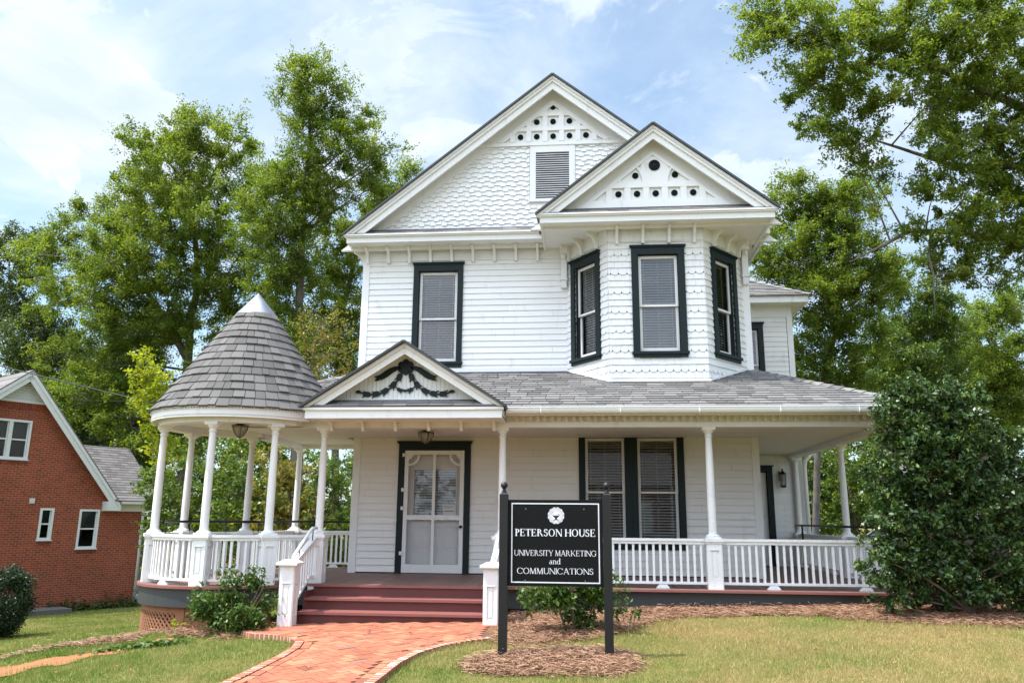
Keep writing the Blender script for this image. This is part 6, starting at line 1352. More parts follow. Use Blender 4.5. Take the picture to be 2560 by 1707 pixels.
LB_OAK_L=[(-18.8,30.29,17.57,0.96),(-17.4,30.54,18.27,0.92),(-16.39,30.53,18.33,0.7),(-14.75,29.75,17.35,0.96),(-15.24,32.04,17.13,0.84),(-16.35,30.4,16.5,1.2),(-19.42,32.83,17.08,1.2),(-19.92,30.44,17.69,0.44),(-21.5,32.95,16.76,1.0),(-22.09,32.34,14.99,0.96),(-23.92,33.18,14.94,0.96),(-24.28,33.03,13.59,0.72),(-21.45,33.59,15.03,1.2),(-18.68,32.11,14.81,1.4),(-15.32,29.55,14.09,1.2),(-15.75,33.0,15.73,1.0),(-20.21,30.4,12.18,1.2),(-18.75,30.91,12.32,1.4),(-23.15,32.75,12.19,1.0),(-17.44,32.59,12.44,1.0),(-15.5,32.17,12.47,1.1),(-15.09,34.0,14.15,0.8),(-20.63,33.02,10.98,1.4),(-18.16,32.06,10.27,1.1),(-21.44,31.28,9.72,1.2),(-24.88,33.6,11.21,0.9),(-15.96,32.9,10.46,1.1),(-20.35,34.37,9.22,1.2),(-21.02,32.25,7.98,1.2),(-16.21,32.2,8.12,1.0),(-23.4,32.98,8.34,1.1),(-15.59,34.17,11.63,0.9),(-18.02,31.88,11.82,0.6),(-15.34,34.48,9.6,0.8),(-25.77,34.98,7.7,1.2),(-21.26,34.78,7.63,1.2),(-19.58,34.88,7.43,1.0),(-20.66,30.82,6.21,1.2),(-16.32,34.28,7.51,1.0),(-24.69,32.76,13.93,0.68),(-23.62,30.59,11.53,0.8),(-24.83,31.38,13.03,0.52),(-14.37,31.43,15.87,0.68),(-14.49,32.5,14.43,0.8),(-14.92,32.48,12.36,0.88),(-14.63,33.04,10.88,0.88),(-18.54,35.19,6.23,1.2),(-18.84,31.19,5.16,1.2),(-14.45,32.19,6.01,1.0),(-18.53,30.06,16.99,0.82),(-17.67,29.92,17.71,0.84),(-16.72,30.45,17.72,0.57),(-17.88,32.77,18.36,0.71),(-16.81,32.82,17.05,0.74),(-17.03,29.91,15.48,1.02),(-19.01,31.64,15.61,0.98),(-19.6,31.06,17.68,0.41),(-19.56,30.89,15.28,0.93),(-20.33,31.45,14.27,0.72),(-21.12,32.42,13.97,0.74),(-22.45,32.34,12.97,0.61),(-19.17,31.35,13.34,1.12),(-17.58,30.78,13.38,1.04),(-16.98,31.39,13.97,1.01),(-16.26,30.85,14.13,0.84),(-21.38,32.43,11.99,1.14),(-19.79,33.26,12.43,1.03),(-21.79,32.12,11.22,0.71),(-17.5,31.33,11.4,0.78),(-16.26,31.23,11.6,1.04),(-15.35,32.42,13.1,0.57),(-20.54,33.18,10.17,1.03),(-19.02,34.12,10.33,1.03),(-20.46,32.36,9.38,1.0),(-22.8,33.57,10.63,0.77),(-17.82,33.53,10.1,0.97),(-19.49,33.0,7.97,1.0),(-20.8,32.7,7.5,1.01),(-16.87,33.71,7.82,0.72),(-22.38,33.94,7.82,0.87),(-16.42,32.85,11.02,0.64),(-18.77,33.15,11.99,0.49),(-16.34,33.44,9.01,0.62),(-22.5,32.23,6.73,0.95),(-20.22,33.65,6.76,1.06),(-19.44,34.4,6.65,0.76),(-21.09,32.05,5.68,0.87),(-16.61,33.68,6.71,0.81),(-21.68,31.92,13.25,0.59),(-22.64,33.31,12.04,0.58),(-24.13,32.91,13.15,0.47),(-15.07,31.86,15.58,0.59),(-17.08,33.35,14.54,0.62),(-17.36,33.59,12.35,0.71),(-15.48,32.66,10.12,0.65),(-17.43,33.87,5.19,1.14),(-18.96,32.65,4.46,0.91),(-17.21,35.27,5.81,0.83)]
TK_OAK_L = [(-18.39, 36.02, -1.29, 0.36),(-18.16, 34.58, 5.15, 0.32),(-18.08, 33.93, 8.07, 0.28),(-17.89, 33.37, 10.61, 0.24),(-17.64, 33.23, 11.31, 0.22),(-17.56, 32.85, 13.03, 0.19),(-17.79, 32.32, 15.27, 0.14)]
LB_LEFT=[(-28.71,35.0,14.84,0.89),(-28.56,35.85,15.14,0.76),(-28.12,36.38,14.36,0.62),(-28.56,34.9,12.97,1.11),(-28.3,36.38,13.19,0.8),(-30.33,38.1,11.81,1.29),(-26.68,35.99,10.53,1.07),(-27.57,34.69,9.15,1.29),(-26.08,34.96,8.34,1.33),(-26.17,37.55,9.28,1.11),(-25.43,37.92,7.29,1.33),(-28.23,39.31,6.81,1.22),(-24.49,39.2,6.78,1.33),(-21.2,35.86,7.39,1.22),(-21.58,35.89,4.87,1.33),(-23.7,36.41,5.13,1.11),(-24.93,35.43,7.34,1.11),(-21.47,38.71,5.8,1.11),(-29.77,38.5,7.86,1.33),(-29.5,39.17,6.1,1.33),(-24.74,36.04,4.67,1.33),(-21.58,40.09,4.34,1.33),(-21.68,37.09,3.49,1.22),(-28.54,35.31,10.84,1.33),(-28.11,36.06,14.55,0.77),(-26.41,34.34,14.31,0.64),(-27.09,34.96,13.43,0.44),(-30.04,36.72,12.7,0.83),(-27.1,35.14,12.53,0.73),(-26.82,35.52,10.09,1.09),(-26.97,36.67,9.97,0.88),(-28.56,37.25,8.82,1.2),(-25.48,34.17,7.49,1.21),(-25.35,36.07,8.55,0.95),(-25.21,36.88,6.54,1.07),(-26.53,37.12,6.16,1.01),(-24.05,36.27,5.55,0.99),(-23.57,37.67,6.93,1.01),(-24.67,39.84,4.21,0.98),(-24.15,37.39,4.41,0.92),(-25.98,37.24,7.25,0.85),(-20.74,36.58,5.12,0.84),(-26.25,35.77,6.87,1.17),(-27.74,38.05,5.2,1.02),(-24.97,35.92,4.02,1.06),(-22.22,40.12,3.76,1.19),(-23.29,40.1,3.01,1.04),(-26.5,34.29,9.65,1.12)]
TK_LEFT = [(-22.43, 39.84, -1.63, 0.444),(-23.02, 38.41, 4.44, 0.4),(-24.32, 37.76, 6.81, 0.333),(-25.63, 37.3, 8.32, 0.244),(-27.15, 36.72, 10.26, 0.178),(-28.24, 36.18, 12.2, 0.122),(-29.11, 35.85, 13.28, 0.078)]
LB_IVY=[(-10.53,26.35,18.84,0.38),(-10.71,26.38,18.31,0.48),(-11.13,26.51,18.12,0.45),(-10.1,26.87,18.39,0.55),(-9.14,26.42,17.7,0.59),(-11.16,26.45,17.07,0.52),(-10.57,26.9,17.3,0.72),(-9.6,26.93,16.99,0.79),(-8.85,27.61,17.06,0.62),(-8.19,26.92,15.83,0.59),(-11.2,27.14,16.43,0.48),(-10.84,27.28,15.56,0.59),(-9.59,26.45,15.28,0.83),(-9.28,28.38,15.96,0.79),(-7.89,27.35,15.03,0.62),(-7.32,27.41,15.31,0.45),(-10.71,27.57,14.6,0.69),(-11.48,27.04,14.74,0.59),(-12.19,27.8,14.38,0.48),(-10.79,27.55,13.32,0.76),(-11.33,27.12,13.51,0.69),(-11.25,27.19,12.12,0.76),(-11.07,28.58,12.1,0.76),(-11.59,27.83,10.96,0.79),(-11.13,28.99,10.79,0.76),(-12.18,28.44,9.93,0.76),(-11.45,29.61,9.52,0.86),(-9.83,27.44,13.78,0.76),(-8.9,27.47,13.95,0.69),(-7.77,27.67,14.18,0.59),(-12.05,29.43,8.77,0.79),(-13.27,28.9,9.01,0.62),(-12.38,28.62,8.23,0.69),(-10.45,28.17,7.76,0.86),(-11.53,29.48,7.53,0.69),(-12.5,27.98,15.22,0.41),(-12.47,27.79,14.02,0.59),(-11.86,27.11,12.64,0.65),(-12.28,27.28,11.66,0.69),(-11.95,27.58,10.71,0.72),(-12.68,27.39,12.77,0.59),(-10.65,26.47,18.64,0.34),(-10.66,26.46,18.03,0.43),(-11.21,27.1,18.09,0.39),(-10.61,27.36,18.39,0.43),(-9.77,26.8,17.6,0.44),(-11.38,27.61,17.53,0.48),(-10.86,27.14,16.85,0.53),(-9.95,27.71,16.94,0.66),(-9.68,27.82,16.92,0.46),(-8.57,28.16,16.06,0.49),(-10.97,26.93,16.11,0.38),(-10.97,27.34,15.27,0.45),(-10.45,27.64,15.53,0.66),(-9.68,28.34,15.57,0.72),(-8.16,27.41,14.87,0.45),(-8.81,27.63,15.31,0.33),(-10.86,28.26,14.4,0.61),(-11.39,27.25,14.54,0.44),(-11.72,27.69,14.13,0.37),(-10.98,27.68,12.83,0.7),(-11.36,28.13,13.54,0.58),(-11.39,28.82,12.23,0.59),(-10.71,27.78,11.35,0.67),(-11.82,28.82,10.78,0.65),(-11.09,28.94,10.49,0.63),(-12.43,29.17,9.66,0.61),(-10.87,29.06,8.71,0.63),(-10.53,28.49,14.03,0.6),(-9.38,27.74,13.68,0.64),(-8.26,28.02,13.96,0.43),(-11.16,28.58,7.95,0.7),(-12.49,29.29,8.65,0.58),(-11.78,29.08,7.86,0.57),(-10.92,28.8,7.65,0.65),(-11.21,28.85,6.97,0.57),(-12.02,27.8,14.93,0.34),(-11.86,27.92,13.83,0.54),(-11.85,28.3,12.79,0.54),(-12.13,28.06,11.76,0.52),(-11.84,28.48,10.62,0.54),(-12.64,27.63,12.58,0.43)]
TK_IVY = [(-11.41, 31.41, -0.86, 0.258),(-11.25, 29.6, 7.2, 0.232),(-11.06, 28.74, 11.07, 0.207),(-10.86, 28.11, 13.92, 0.155),(-10.62, 27.64, 16.11, 0.095),(-10.67, 27.18, 18.12, 0.06),(-10.75, 26.88, 19.38, 0.026)]
LB_MID=[(-7.3,31.12,16.11,0.53),(-7.93,30.67,15.23,0.68),(-7.0,31.15,15.51,0.53),(-8.49,31.08,14.72,0.76),(-9.38,30.34,13.85,0.76),(-10.37,30.54,13.57,0.83),(-9.5,32.21,13.37,0.83),(-10.53,30.75,12.09,0.91),(-9.88,31.2,11.45,0.91),(-10.31,30.44,10.09,0.98),(-9.43,31.24,9.92,0.76),(-11.24,30.79,11.15,0.68),(-10.31,33.08,9.02,0.98),(-11.45,32.33,9.26,0.87),(-9.66,33.07,8.03,0.76),(-11.11,33.36,7.71,0.87),(-7.18,31.25,14.55,0.76),(-8.29,31.96,14.05,0.76),(-8.24,30.84,15.73,0.47),(-8.62,30.7,14.99,0.62),(-7.83,31.51,15.28,0.43),(-8.98,31.61,14.6,0.6),(-9.82,31.75,13.79,0.55),(-10.33,30.95,13.47,0.72),(-9.6,31.74,12.91,0.72),(-10.45,31.04,11.83,0.85),(-10.18,32.58,11.42,0.81),(-10.38,32.62,10.13,0.73),(-9.71,31.7,9.5,0.55),(-11.51,32.19,11.33,0.63),(-9.73,31.32,8.26,0.89),(-10.3,31.17,8.4,0.8),(-9.52,32.83,7.6,0.55),(-10.01,32.15,6.88,0.65),(-7.84,31.2,14.03,0.54),(-8.4,31.42,13.62,0.63)]
TK_MID = [(-10.79, 34.61, -1.08, 0.246),(-10.69, 32.82, 6.84, 0.208),(-10.27, 32.03, 10.53, 0.17),(-9.68, 31.58, 12.74, 0.123),(-8.71, 31.25, 14.59, 0.085),(-7.57, 31.1, 15.71, 0.047)]
LB_MYRTLE=[(-6.88,18.23,6.51,0.13),(-6.92,18.21,6.23,0.15),(-6.31,18.04,6.23,0.24),(-6.01,18.3,6.35,0.2),(-6.62,18.42,6.0,0.22),(-5.89,18.5,6.06,0.2),(-6.32,18.63,5.93,0.26),(-6.9,18.58,5.65,0.26),(-6.33,18.27,5.41,0.3),(-5.79,18.24,5.56,0.28),(-5.7,18.75,5.23,0.28),(-6.74,18.7,5.12,0.28),(-6.13,18.55,5.08,0.33),(-6.99,18.48,5.96,0.15),(-6.87,18.29,6.47,0.11),(-6.81,18.29,6.14,0.12),(-6.39,18.22,6.16,0.17),(-5.96,18.16,6.19,0.18),(-6.46,18.47,5.91,0.16),(-6.02,18.6,5.98,0.16),(-6.29,18.63,5.82,0.21),(-6.57,18.46,5.51,0.2),(-6.52,18.58,5.38,0.25),(-6.15,18.71,5.59,0.21),(-6.03,18.8,5.01,0.25),(-6.63,18.63,5.0,0.2),(-6.21,18.53,4.99,0.27),(-6.94,18.39,5.88,0.14)]
TK_MYRTLE = [(-6.89, 18.9, 3.94, 0.038),(-6.83, 18.71, 4.79, 0.027),(-6.64, 18.54, 5.64, 0.022),(-6.49, 18.41, 6.27, 0.014)]
LB_LIME=[(-9.82,16.37,5.0,0.14),(-9.53,16.09,4.7,0.19),(-9.86,16.27,4.54,0.16),(-9.64,16.61,4.5,0.23),(-9.04,16.24,4.53,0.18),(-9.19,16.31,4.15,0.25),(-9.69,16.39,4.17,0.25),(-8.98,16.43,3.98,0.19),(-9.57,16.52,3.85,0.23),(-9.06,16.37,3.59,0.21),(-9.46,16.51,3.36,0.19),(-9.2,16.9,3.21,0.18),(-9.5,16.56,3.03,0.18),(-9.39,16.95,2.83,0.18),(-9.71,16.2,4.88,0.13),(-9.71,16.52,4.7,0.16),(-9.75,16.46,4.45,0.11),(-9.53,16.47,4.36,0.21),(-9.19,16.34,4.45,0.12),(-9.21,16.3,4.02,0.19),(-9.61,16.58,4.12,0.22),(-9.05,16.43,3.83,0.18),(-9.5,16.44,3.66,0.17),(-9.28,16.76,3.54,0.16),(-9.52,16.81,3.31,0.16),(-9.1,16.56,3.11,0.17),(-9.7,16.88,3.0,0.13),(-9.34,16.84,2.69,0.15)]
TK_LIME = [(-9.52, 17.46, 0.16, 0.039),(-9.42, 16.97, 2.34, 0.034),(-9.46, 16.67, 3.67, 0.024),(-9.56, 16.44, 4.62, 0.015)]
LB_R1=[(7.21,25.84,13.12,0.3),(6.72,25.51,12.43,0.51),(7.36,25.47,12.39,0.54),(8.07,25.76,12.26,0.69),(8.74,25.6,12.25,0.75),(9.54,25.67,12.26,0.69),(6.57,26.01,11.69,0.66),(7.66,26.57,11.56,0.84),(8.53,26.13,11.21,0.84),(9.19,25.36,11.05,0.81),(6.17,25.52,10.42,0.69),(6.79,25.81,10.2,0.78),(7.94,26.39,10.06,0.87),(8.73,25.52,9.91,0.84),(9.65,25.55,10.05,0.78),(6.62,25.98,9.19,0.72),(7.45,26.0,8.73,0.81),(8.29,25.55,8.59,0.84),(9.66,26.65,9.02,0.81),(7.63,27.49,7.88,0.81),(8.45,26.83,7.56,0.87),(9.63,27.32,7.81,0.81),(7.87,27.58,6.65,0.75),(9.08,27.76,6.52,0.81),(10.66,27.25,9.81,0.69),(7.32,25.7,12.91,0.28),(6.94,25.94,12.43,0.37),(7.63,25.49,12.23,0.4),(8.51,26.44,11.95,0.53),(8.83,25.72,11.89,0.66),(9.18,25.9,12.05,0.61),(7.42,26.47,11.49,0.55),(7.57,25.77,10.64,0.63),(8.47,25.75,10.45,0.63),(9.12,26.61,11.24,0.62),(6.35,26.28,10.12,0.55),(7.12,25.46,9.87,0.72),(8.01,25.57,9.24,0.72),(8.37,26.13,9.65,0.68),(9.59,25.7,9.77,0.64),(7.06,26.91,9.12,0.61),(7.92,26.07,8.15,0.74),(8.68,26.36,8.47,0.61),(9.28,26.49,8.62,0.7),(7.76,26.88,7.32,0.66),(8.51,26.87,6.88,0.72),(9.29,27.16,7.54,0.65),(8.11,27.36,6.39,0.69),(8.93,27.18,6.05,0.61),(9.66,26.01,9.11,0.63)]
TK_R1 = [(7.96, 28.97, -0.41, 0.165),(8.08, 27.72, 5.15, 0.143),(8.29, 27.44, 6.47, 0.128),(8.64, 27.21, 7.64, 0.105),(8.95, 26.9, 9.11, 0.075),(8.9, 26.5, 10.86, 0.052)]
LB_R2=[(14.42,35.0,11.94,0.8),(14.93,35.06,11.14,0.88),(15.67,35.06,11.13,0.72),(16.52,36.11,10.59,0.8),(15.45,35.71,10.1,1.0),(14.78,36.75,10.78,1.0),(16.76,37.15,9.6,1.0),(14.44,34.92,8.74,1.08),(13.71,35.77,9.33,1.0),(15.8,36.17,8.0,1.08),(13.8,35.49,7.5,1.08),(12.77,35.61,7.92,1.0),(14.89,36.13,6.62,1.0),(13.57,37.21,6.38,1.0),(14.86,35.48,11.84,0.65),(15.17,35.35,10.97,0.62),(15.55,35.58,10.74,0.65),(16.16,36.1,10.13,0.74),(15.54,36.29,9.94,0.86),(14.47,35.48,9.92,0.84),(16.37,36.88,9.03,0.91),(14.55,35.72,8.07,0.93),(14.13,36.59,9.09,0.92),(16.03,36.99,7.5,0.85),(14.42,35.87,6.8,0.96),(13.18,37.0,7.67,0.78),(15.25,36.65,6.33,0.91),(14.0,37.1,5.61,0.8)]
TK_R2 = [(14.67, 38.99, -1.03, 0.26),(14.86, 37.46, 5.8, 0.22),(15.18, 36.96, 8.14, 0.18),(15.41, 36.45, 10.49, 0.12)]
LB_R3=[(20.44,41.84,11.89,0.7),(21.3,42.16,12.43,0.75),(22.27,42.57,12.4,0.79),(22.55,41.35,12.54,0.93),(20.32,41.2,10.69,1.07),(22.27,42.49,10.96,1.17),(19.79,41.87,9.92,0.98),(21.58,42.81,9.39,1.26),(22.41,41.86,9.43,1.17),(19.84,41.63,8.5,1.17),(22.07,43.31,7.84,1.26),(20.32,44.35,7.76,1.07),(19.77,43.72,9.34,0.93),(23.21,43.39,7.84,1.17),(20.53,43.06,6.89,1.07),(20.78,42.03,11.58,0.5),(21.43,42.12,12.02,0.63),(22.16,42.33,11.84,0.6),(23.17,43.43,12.67,0.89),(20.49,41.87,10.15,0.84),(22.63,43.86,10.89,0.97),(20.71,42.8,9.56,0.9),(21.42,42.8,8.67,1.14),(22.23,42.51,8.78,0.98),(21.49,44.43,8.08,0.97),(21.52,42.67,6.93,0.97),(20.01,43.57,6.95,0.85),(19.97,43.02,8.84,0.82),(22.16,42.65,7.39,0.98),(20.67,42.93,6.51,0.86)]
TK_R3 = [(21.3, 45.86, -1.42, 0.303),(21.45, 43.97, 7.0, 0.257),(21.66, 43.47, 9.27, 0.187),(22.04, 43.04, 11.33, 0.117)]
LB_OAK_R=[(3.35,14.1,11.59,0.17),(3.68,14.13,11.37,0.29),(3.45,14.1,11.17,0.19),(4.1,14.25,11.54,0.38),(3.82,13.71,10.6,0.36),(3.57,14.19,10.79,0.21),(3.2,14.21,10.6,0.11),(3.34,14.09,10.42,0.14),(4.4,13.94,11.01,0.45),(4.5,14.57,10.7,0.41),(4.09,14.17,9.85,0.29),(4.38,14.57,9.64,0.31),(4.73,13.7,10.36,0.52),(4.83,14.44,9.98,0.46),(4.6,14.27,9.14,0.36),(4.91,14.59,8.84,0.33),(5.31,13.9,10.83,0.53),(5.48,14.64,10.45,0.5),(5.37,14.66,9.61,0.43),(5.46,14.62,8.83,0.36),(5.72,14.93,8.32,0.33),(5.38,14.75,8.34,0.22),(6.1,14.55,10.75,0.52),(5.86,14.19,9.5,0.45),(6.02,14.12,11.14,0.53),(6.63,14.25,11.01,0.57),(6.63,14.17,10.11,0.57),(6.95,13.6,10.54,0.59),(7.65,13.74,10.69,0.64),(8.62,14.48,11.06,0.64),(6.66,14.25,9.36,0.45),(7.55,14.74,10.32,0.62),(8.06,14.42,10.1,0.67),(9.04,15.16,10.31,0.6),(7.55,15.02,9.57,0.57),(8.16,14.96,9.37,0.64),(8.46,14.56,8.87,0.62),(6.73,14.34,8.55,0.4),(7.52,14.84,8.59,0.55),(8.33,15.21,8.46,0.6),(8.99,15.54,8.4,0.6),(6.8,14.69,7.81,0.38),(7.26,14.54,7.56,0.53),(8.48,15.69,7.73,0.53),(8.83,15.45,7.53,0.52),(6.99,15.11,7.17,0.38),(6.58,15.31,7.17,0.26),(7.39,14.83,6.79,0.45),(8.28,15.34,6.86,0.43),(6.81,15.4,6.65,0.26),(7.3,15.43,6.47,0.29),(7.65,15.21,6.21,0.29),(8.17,15.27,6.27,0.26),(8.58,15.52,6.65,0.34),(7.11,15.62,6.27,0.19),(8.09,15.48,6.07,0.14)]
TK_OAK_R = []
LB_U1=[(-12.1,23.08,2.76,0.83),(-11.59,23.35,3.18,0.69),(-13.06,24.59,1.61,0.83),(-12.06,23.99,1.87,0.76),(-13.21,23.91,2.4,0.69)]
LB_U2=[(-10.32,22.67,3.26,0.64),(-9.54,22.35,2.73,0.66),(-10.01,21.9,2.22,0.7),(-9.41,22.7,1.75,0.7),(-9.78,21.84,1.37,0.64)]
LB_U3=[(-7.81,20.05,2.84,0.58),(-7.54,20.67,2.42,0.61),(-7.86,20.04,1.95,0.64),(-7.13,20.03,1.51,0.64)]
LB_U4=[(-6.23,19.5,2.7,0.53),(-5.86,19.48,2.16,0.5),(-6.52,20.19,1.85,0.58),(-5.91,19.43,1.31,0.5),(-6.66,19.84,2.39,0.44)]
LB_UR1=[(9.14,33.67,3.94,0.81),(10.06,34.56,3.46,0.88),(9.32,34.05,2.54,0.88),(10.37,34.17,4.34,0.73)]
LB_UR2=[(10.06,31.67,3.63,0.79),(10.32,31.72,2.64,0.83),(10.9,31.86,4.15,0.76),(10.21,32.83,2.0,0.79)]
LB_UR3=[(14.4,38.7,5.32,1.06),(15.37,38.41,6.32,0.97),(14.23,39.21,3.72,1.06)]
OAK_LIMBS = [[(-17.79,32.32,15.27,0.12),(-18.42,32.08,16.09,0.09),(-19.36,31.97,16.18,0.04)],[(-18.42,32.08,16.09,0.09),(-18.51,31.86,17.0,0.07),(-19.02,31.67,17.62,0.03)],[(-17.79,32.32,15.27,0.13),(-16.94,32.14,16.41,0.1),(-16.63,32.01,17.12,0.08),(-15.98,31.83,18.15,0.04)],[(-17.52,32.85,13.03,0.12),(-16.46,32.83,13.55,0.09),(-15.41,32.76,14.28,0.07),(-14.99,32.59,15.2,0.03)],[(-17.64,33.15,11.68,0.1),(-17.04,33.11,12.08,0.08),(-16.28,33.15,12.24,0.04)],[(-18.07,33.8,8.62,0.2),(-18.76,33.47,9.82,0.15),(-19.62,33.08,11.18,0.12),(-20.34,32.78,12.21,0.06)],[(-18.08,33.93,8.07,0.14),(-16.28,33.87,9.06,0.09),(-15.07,33.84,9.66,0.04)]]
LB_HOLLY=[(4.18,10.52,3.19,0.18),(4.5,10.46,3.15,0.16),(4.86,10.65,3.24,0.17),(4.11,10.6,2.91,0.22),(4.47,10.63,2.91,0.25),(4.78,10.64,2.92,0.23),(5.05,10.65,2.97,0.26),(4.12,10.75,2.72,0.27),(4.34,10.54,2.64,0.23),(4.76,10.94,2.63,0.21),(4.92,10.6,2.6,0.21),(5.39,10.94,2.69,0.22),(3.96,10.59,2.41,0.2),(4.3,10.86,2.48,0.25),(4.52,10.68,2.36,0.2),(4.73,10.57,2.42,0.23),(5.08,10.83,2.44,0.21),(5.46,11.0,2.48,0.27),(5.69,11.03,2.38,0.21),(3.98,10.95,2.13,0.24),(4.36,11.03,2.17,0.25),(4.41,10.59,2.12,0.24),(4.86,10.8,2.21,0.2),(5.05,10.69,2.1,0.23),(5.51,11.02,2.16,0.23),(5.72,10.92,2.15,0.2),(6.06,11.07,2.15,0.22),(4.01,10.96,1.93,0.22),(4.37,11.12,1.88,0.27),(4.59,10.95,1.94,0.22),(4.89,11.08,1.94,0.24),(5.17,10.95,1.94,0.21),(5.3,10.73,1.94,0.24),(5.82,11.18,1.87,0.24),(5.94,10.85,1.92,0.2),(3.88,10.69,1.61,0.22),(4.32,11.06,1.67,0.21),(4.47,10.8,1.68,0.24),(4.9,11.05,1.62,0.2),(5.07,10.76,1.65,0.23),(5.39,10.89,1.66,0.21),(5.8,11.15,1.64,0.25),(5.94,10.78,1.69,0.27),(3.93,10.92,1.36,0.27),(4.27,11.19,1.35,0.27),(4.42,10.8,1.38,0.27),(4.86,11.12,1.35,0.27),(5.2,11.16,1.43,0.21),(5.52,11.13,1.41,0.22),(5.83,11.24,1.35,0.22),(6.09,11.23,1.35,0.22),(3.78,10.78,1.09,0.22),(4.06,10.88,1.1,0.22),(4.41,11.07,1.09,0.21),(4.84,11.29,1.15,0.22),(4.89,10.93,1.14,0.24),(5.28,11.16,1.14,0.22),(5.46,10.93,1.11,0.26),(5.94,11.32,1.19,0.22),(6.04,11.12,1.19,0.27),(3.97,11.07,0.83,0.24),(4.24,11.16,0.88,0.2),(4.52,10.94,0.92,0.22),(4.96,11.24,0.91,0.27),(5.23,11.31,0.86,0.2),(5.62,11.37,0.89,0.22),(5.77,11.13,0.89,0.22),(6.04,11.15,0.89,0.2),(3.92,10.97,0.65,0.21),(4.31,11.32,0.65,0.22),(4.56,11.14,0.64,0.22),(4.83,11.11,0.64,0.26),(5.2,11.24,0.6,0.23),(5.53,11.33,0.66,0.26),(5.78,11.18,0.66,0.24),(6.13,11.23,0.66,0.22),(4.18,10.68,3.15,0.15),(4.32,10.68,3.23,0.16),(4.45,10.52,3.24,0.17),(4.05,10.47,2.94,0.17),(4.39,10.79,3.04,0.2),(4.24,10.74,2.85,0.21),(4.68,10.65,3.19,0.2),(4.05,10.62,2.73,0.2)]
# ------------------------------------------------------------------ trees and shrubs
def rooted(tk): x, y, z, r = tk[0]; g = g1(x, y)-0.1; return [(x, y, g, r*0.95), (x, y, g+0.5, r*0.75)]+[(*p[:3], p[3]*0.72) for p in tk if p[2] > g+0.9]
tree('oak_tree', 'big dark green oak with forked grey trunk towering behind the turret cone', rooted(TK_OAK_L), LB_OAK_L, LEAF_OAK, 0.115, 3.7, cl_r=0.62, seed=21, limbs=OAK_LIMBS)
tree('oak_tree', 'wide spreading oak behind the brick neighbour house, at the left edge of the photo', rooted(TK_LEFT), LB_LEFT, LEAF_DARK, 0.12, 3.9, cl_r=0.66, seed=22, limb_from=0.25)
tree('tall_tree', 'tall narrow ivy-clad tree rising highest of all, between the turret and the main gable', rooted(TK_IVY), LB_IVY, LEAF_OAK, 0.095, 3.1, cl_r=0.48, seed=23, limb_from=0.2)
tree('leaning_tree', 'leafy tree leaning right behind the left end of the main roof', rooted(TK_MID), LB_MID, LEAF_OAK, 0.105, 3.4, cl_r=0.55, seed=24, limb_from=0.2)
tree('crape_myrtle', 'thin yellowing small tree with bare pale stems right of the turret cone', rooted(TK_MYRTLE), LB_MYRTLE, LEAF_MYRT, 0.085, 0.9, bark=BARK2, cl_r=0.20, seed=25, limb_from=0.3, asp=0.5)
tree('lime_sapling', 'bright yellow-green sapling at the left side of the turret', rooted(TK_LIME), LB_LIME, LEAF_LIME, 0.10, 3.0, bark=BARK2, cl_r=0.22, seed=26, limb_from=0.2, up=0.7)
tree('water_oak', 'light green tree directly behind the right end of the white house', rooted(TK_R1), LB_R1, LEAF_OAK, 0.090, 3.5, cl_r=0.42, seed=27, limb_from=0.25)
tree('round_tree', 'rounded yellowish green tree above the right tip of the porch roof', rooted(TK_R2), LB_R2, LEAF_MID, 0.115, 3.5, cl_r=0.58, seed=28, limb_from=0.25)
tree('far_tree', 'distant tree above the holly at the right edge of the photo', rooted(TK_R3), LB_R3, LEAF_OAK, 0.12, 3.9, cl_r=0.66, seed=29, limb_from=0.25)
gz = g1(12.6, 16.2)
tkr = [(12.6, 16.2, gz-0.1, 0.55), (12.5, 16.2, gz+0.8, 0.46), (12.3, 16.1, 4.2, 0.40), (11.9, 15.9, 7.0, 0.34), (11.3, 15.6, 9.6, 0.24), (10.6, 15.2, 12.0, 0.13)]
LIMBS = [[(12.1, 15.9, 6.2, 0.17), (10.6, 15.7, 6.95, 0.12), (9.31, 15.56, 7.06, 0.085), (8.73, 15.51, 7.07, 0.075), (8.03, 15.45, 7.05, 0.07), (7.43, 15.37, 7.14, 0.062), (6.49, 15.28, 7.16, 0.045), (5.9, 15.3, 6.85, 0.03), (5.3, 15.32, 6.55, 0.012)],
    [(11.8, 15.8, 7.6, 0.20), (10.4, 15.2, 9.0, 0.13), (8.76, 14.95, 9.53, 0.085), (7.29, 14.67, 10.19, 0.055), (6.27, 14.48, 10.6, 0.03), (5.2, 14.4, 10.9, 0.015)], [(6.9, 15.3, 7.12, 0.035), (6.75, 15.2, 6.6, 0.025), (6.8, 15.2, 6.2, 0.018), (6.7, 15.1, 5.4, 0.006)],
    [(10.4, 15.2, 9.0, 0.10), (8.9, 15.4, 8.5, 0.07), (7.6, 15.5, 8.6, 0.05), (6.5, 15.4, 9.0, 0.03), (5.6, 15.3, 9.3, 0.012)], [(11.2, 15.6, 9.8, 0.14), (9.8, 15.0, 11.0, 0.09), (8.4, 14.7, 11.6, 0.06), (7.0, 14.5, 12.0, 0.04), (5.6, 14.5, 12.0, 0.015)]]
rz2 = random.Random(8)
LB_OAK_R = LB_OAK_R+[(x_+1.6+0.60*y_, y_, rz2.uniform(6.8, 14.5), rz2.uniform(0.7, 1.05)) for x_, y_ in [(rz2.uniform(0, 6.5), rz2.uniform(12, 19)) for i in range(44)]]
big = tree('water_oak', 'huge overhanging oak whose leafy boughs fill the upper right corner of the photo', tkr, LB_OAK_R, LEAF_BOUGH, 0.080, 4.6, cl_r=0.26, seed=30, asp=0.42, up=0.3, limbs=LIMBS, thin=0.9)
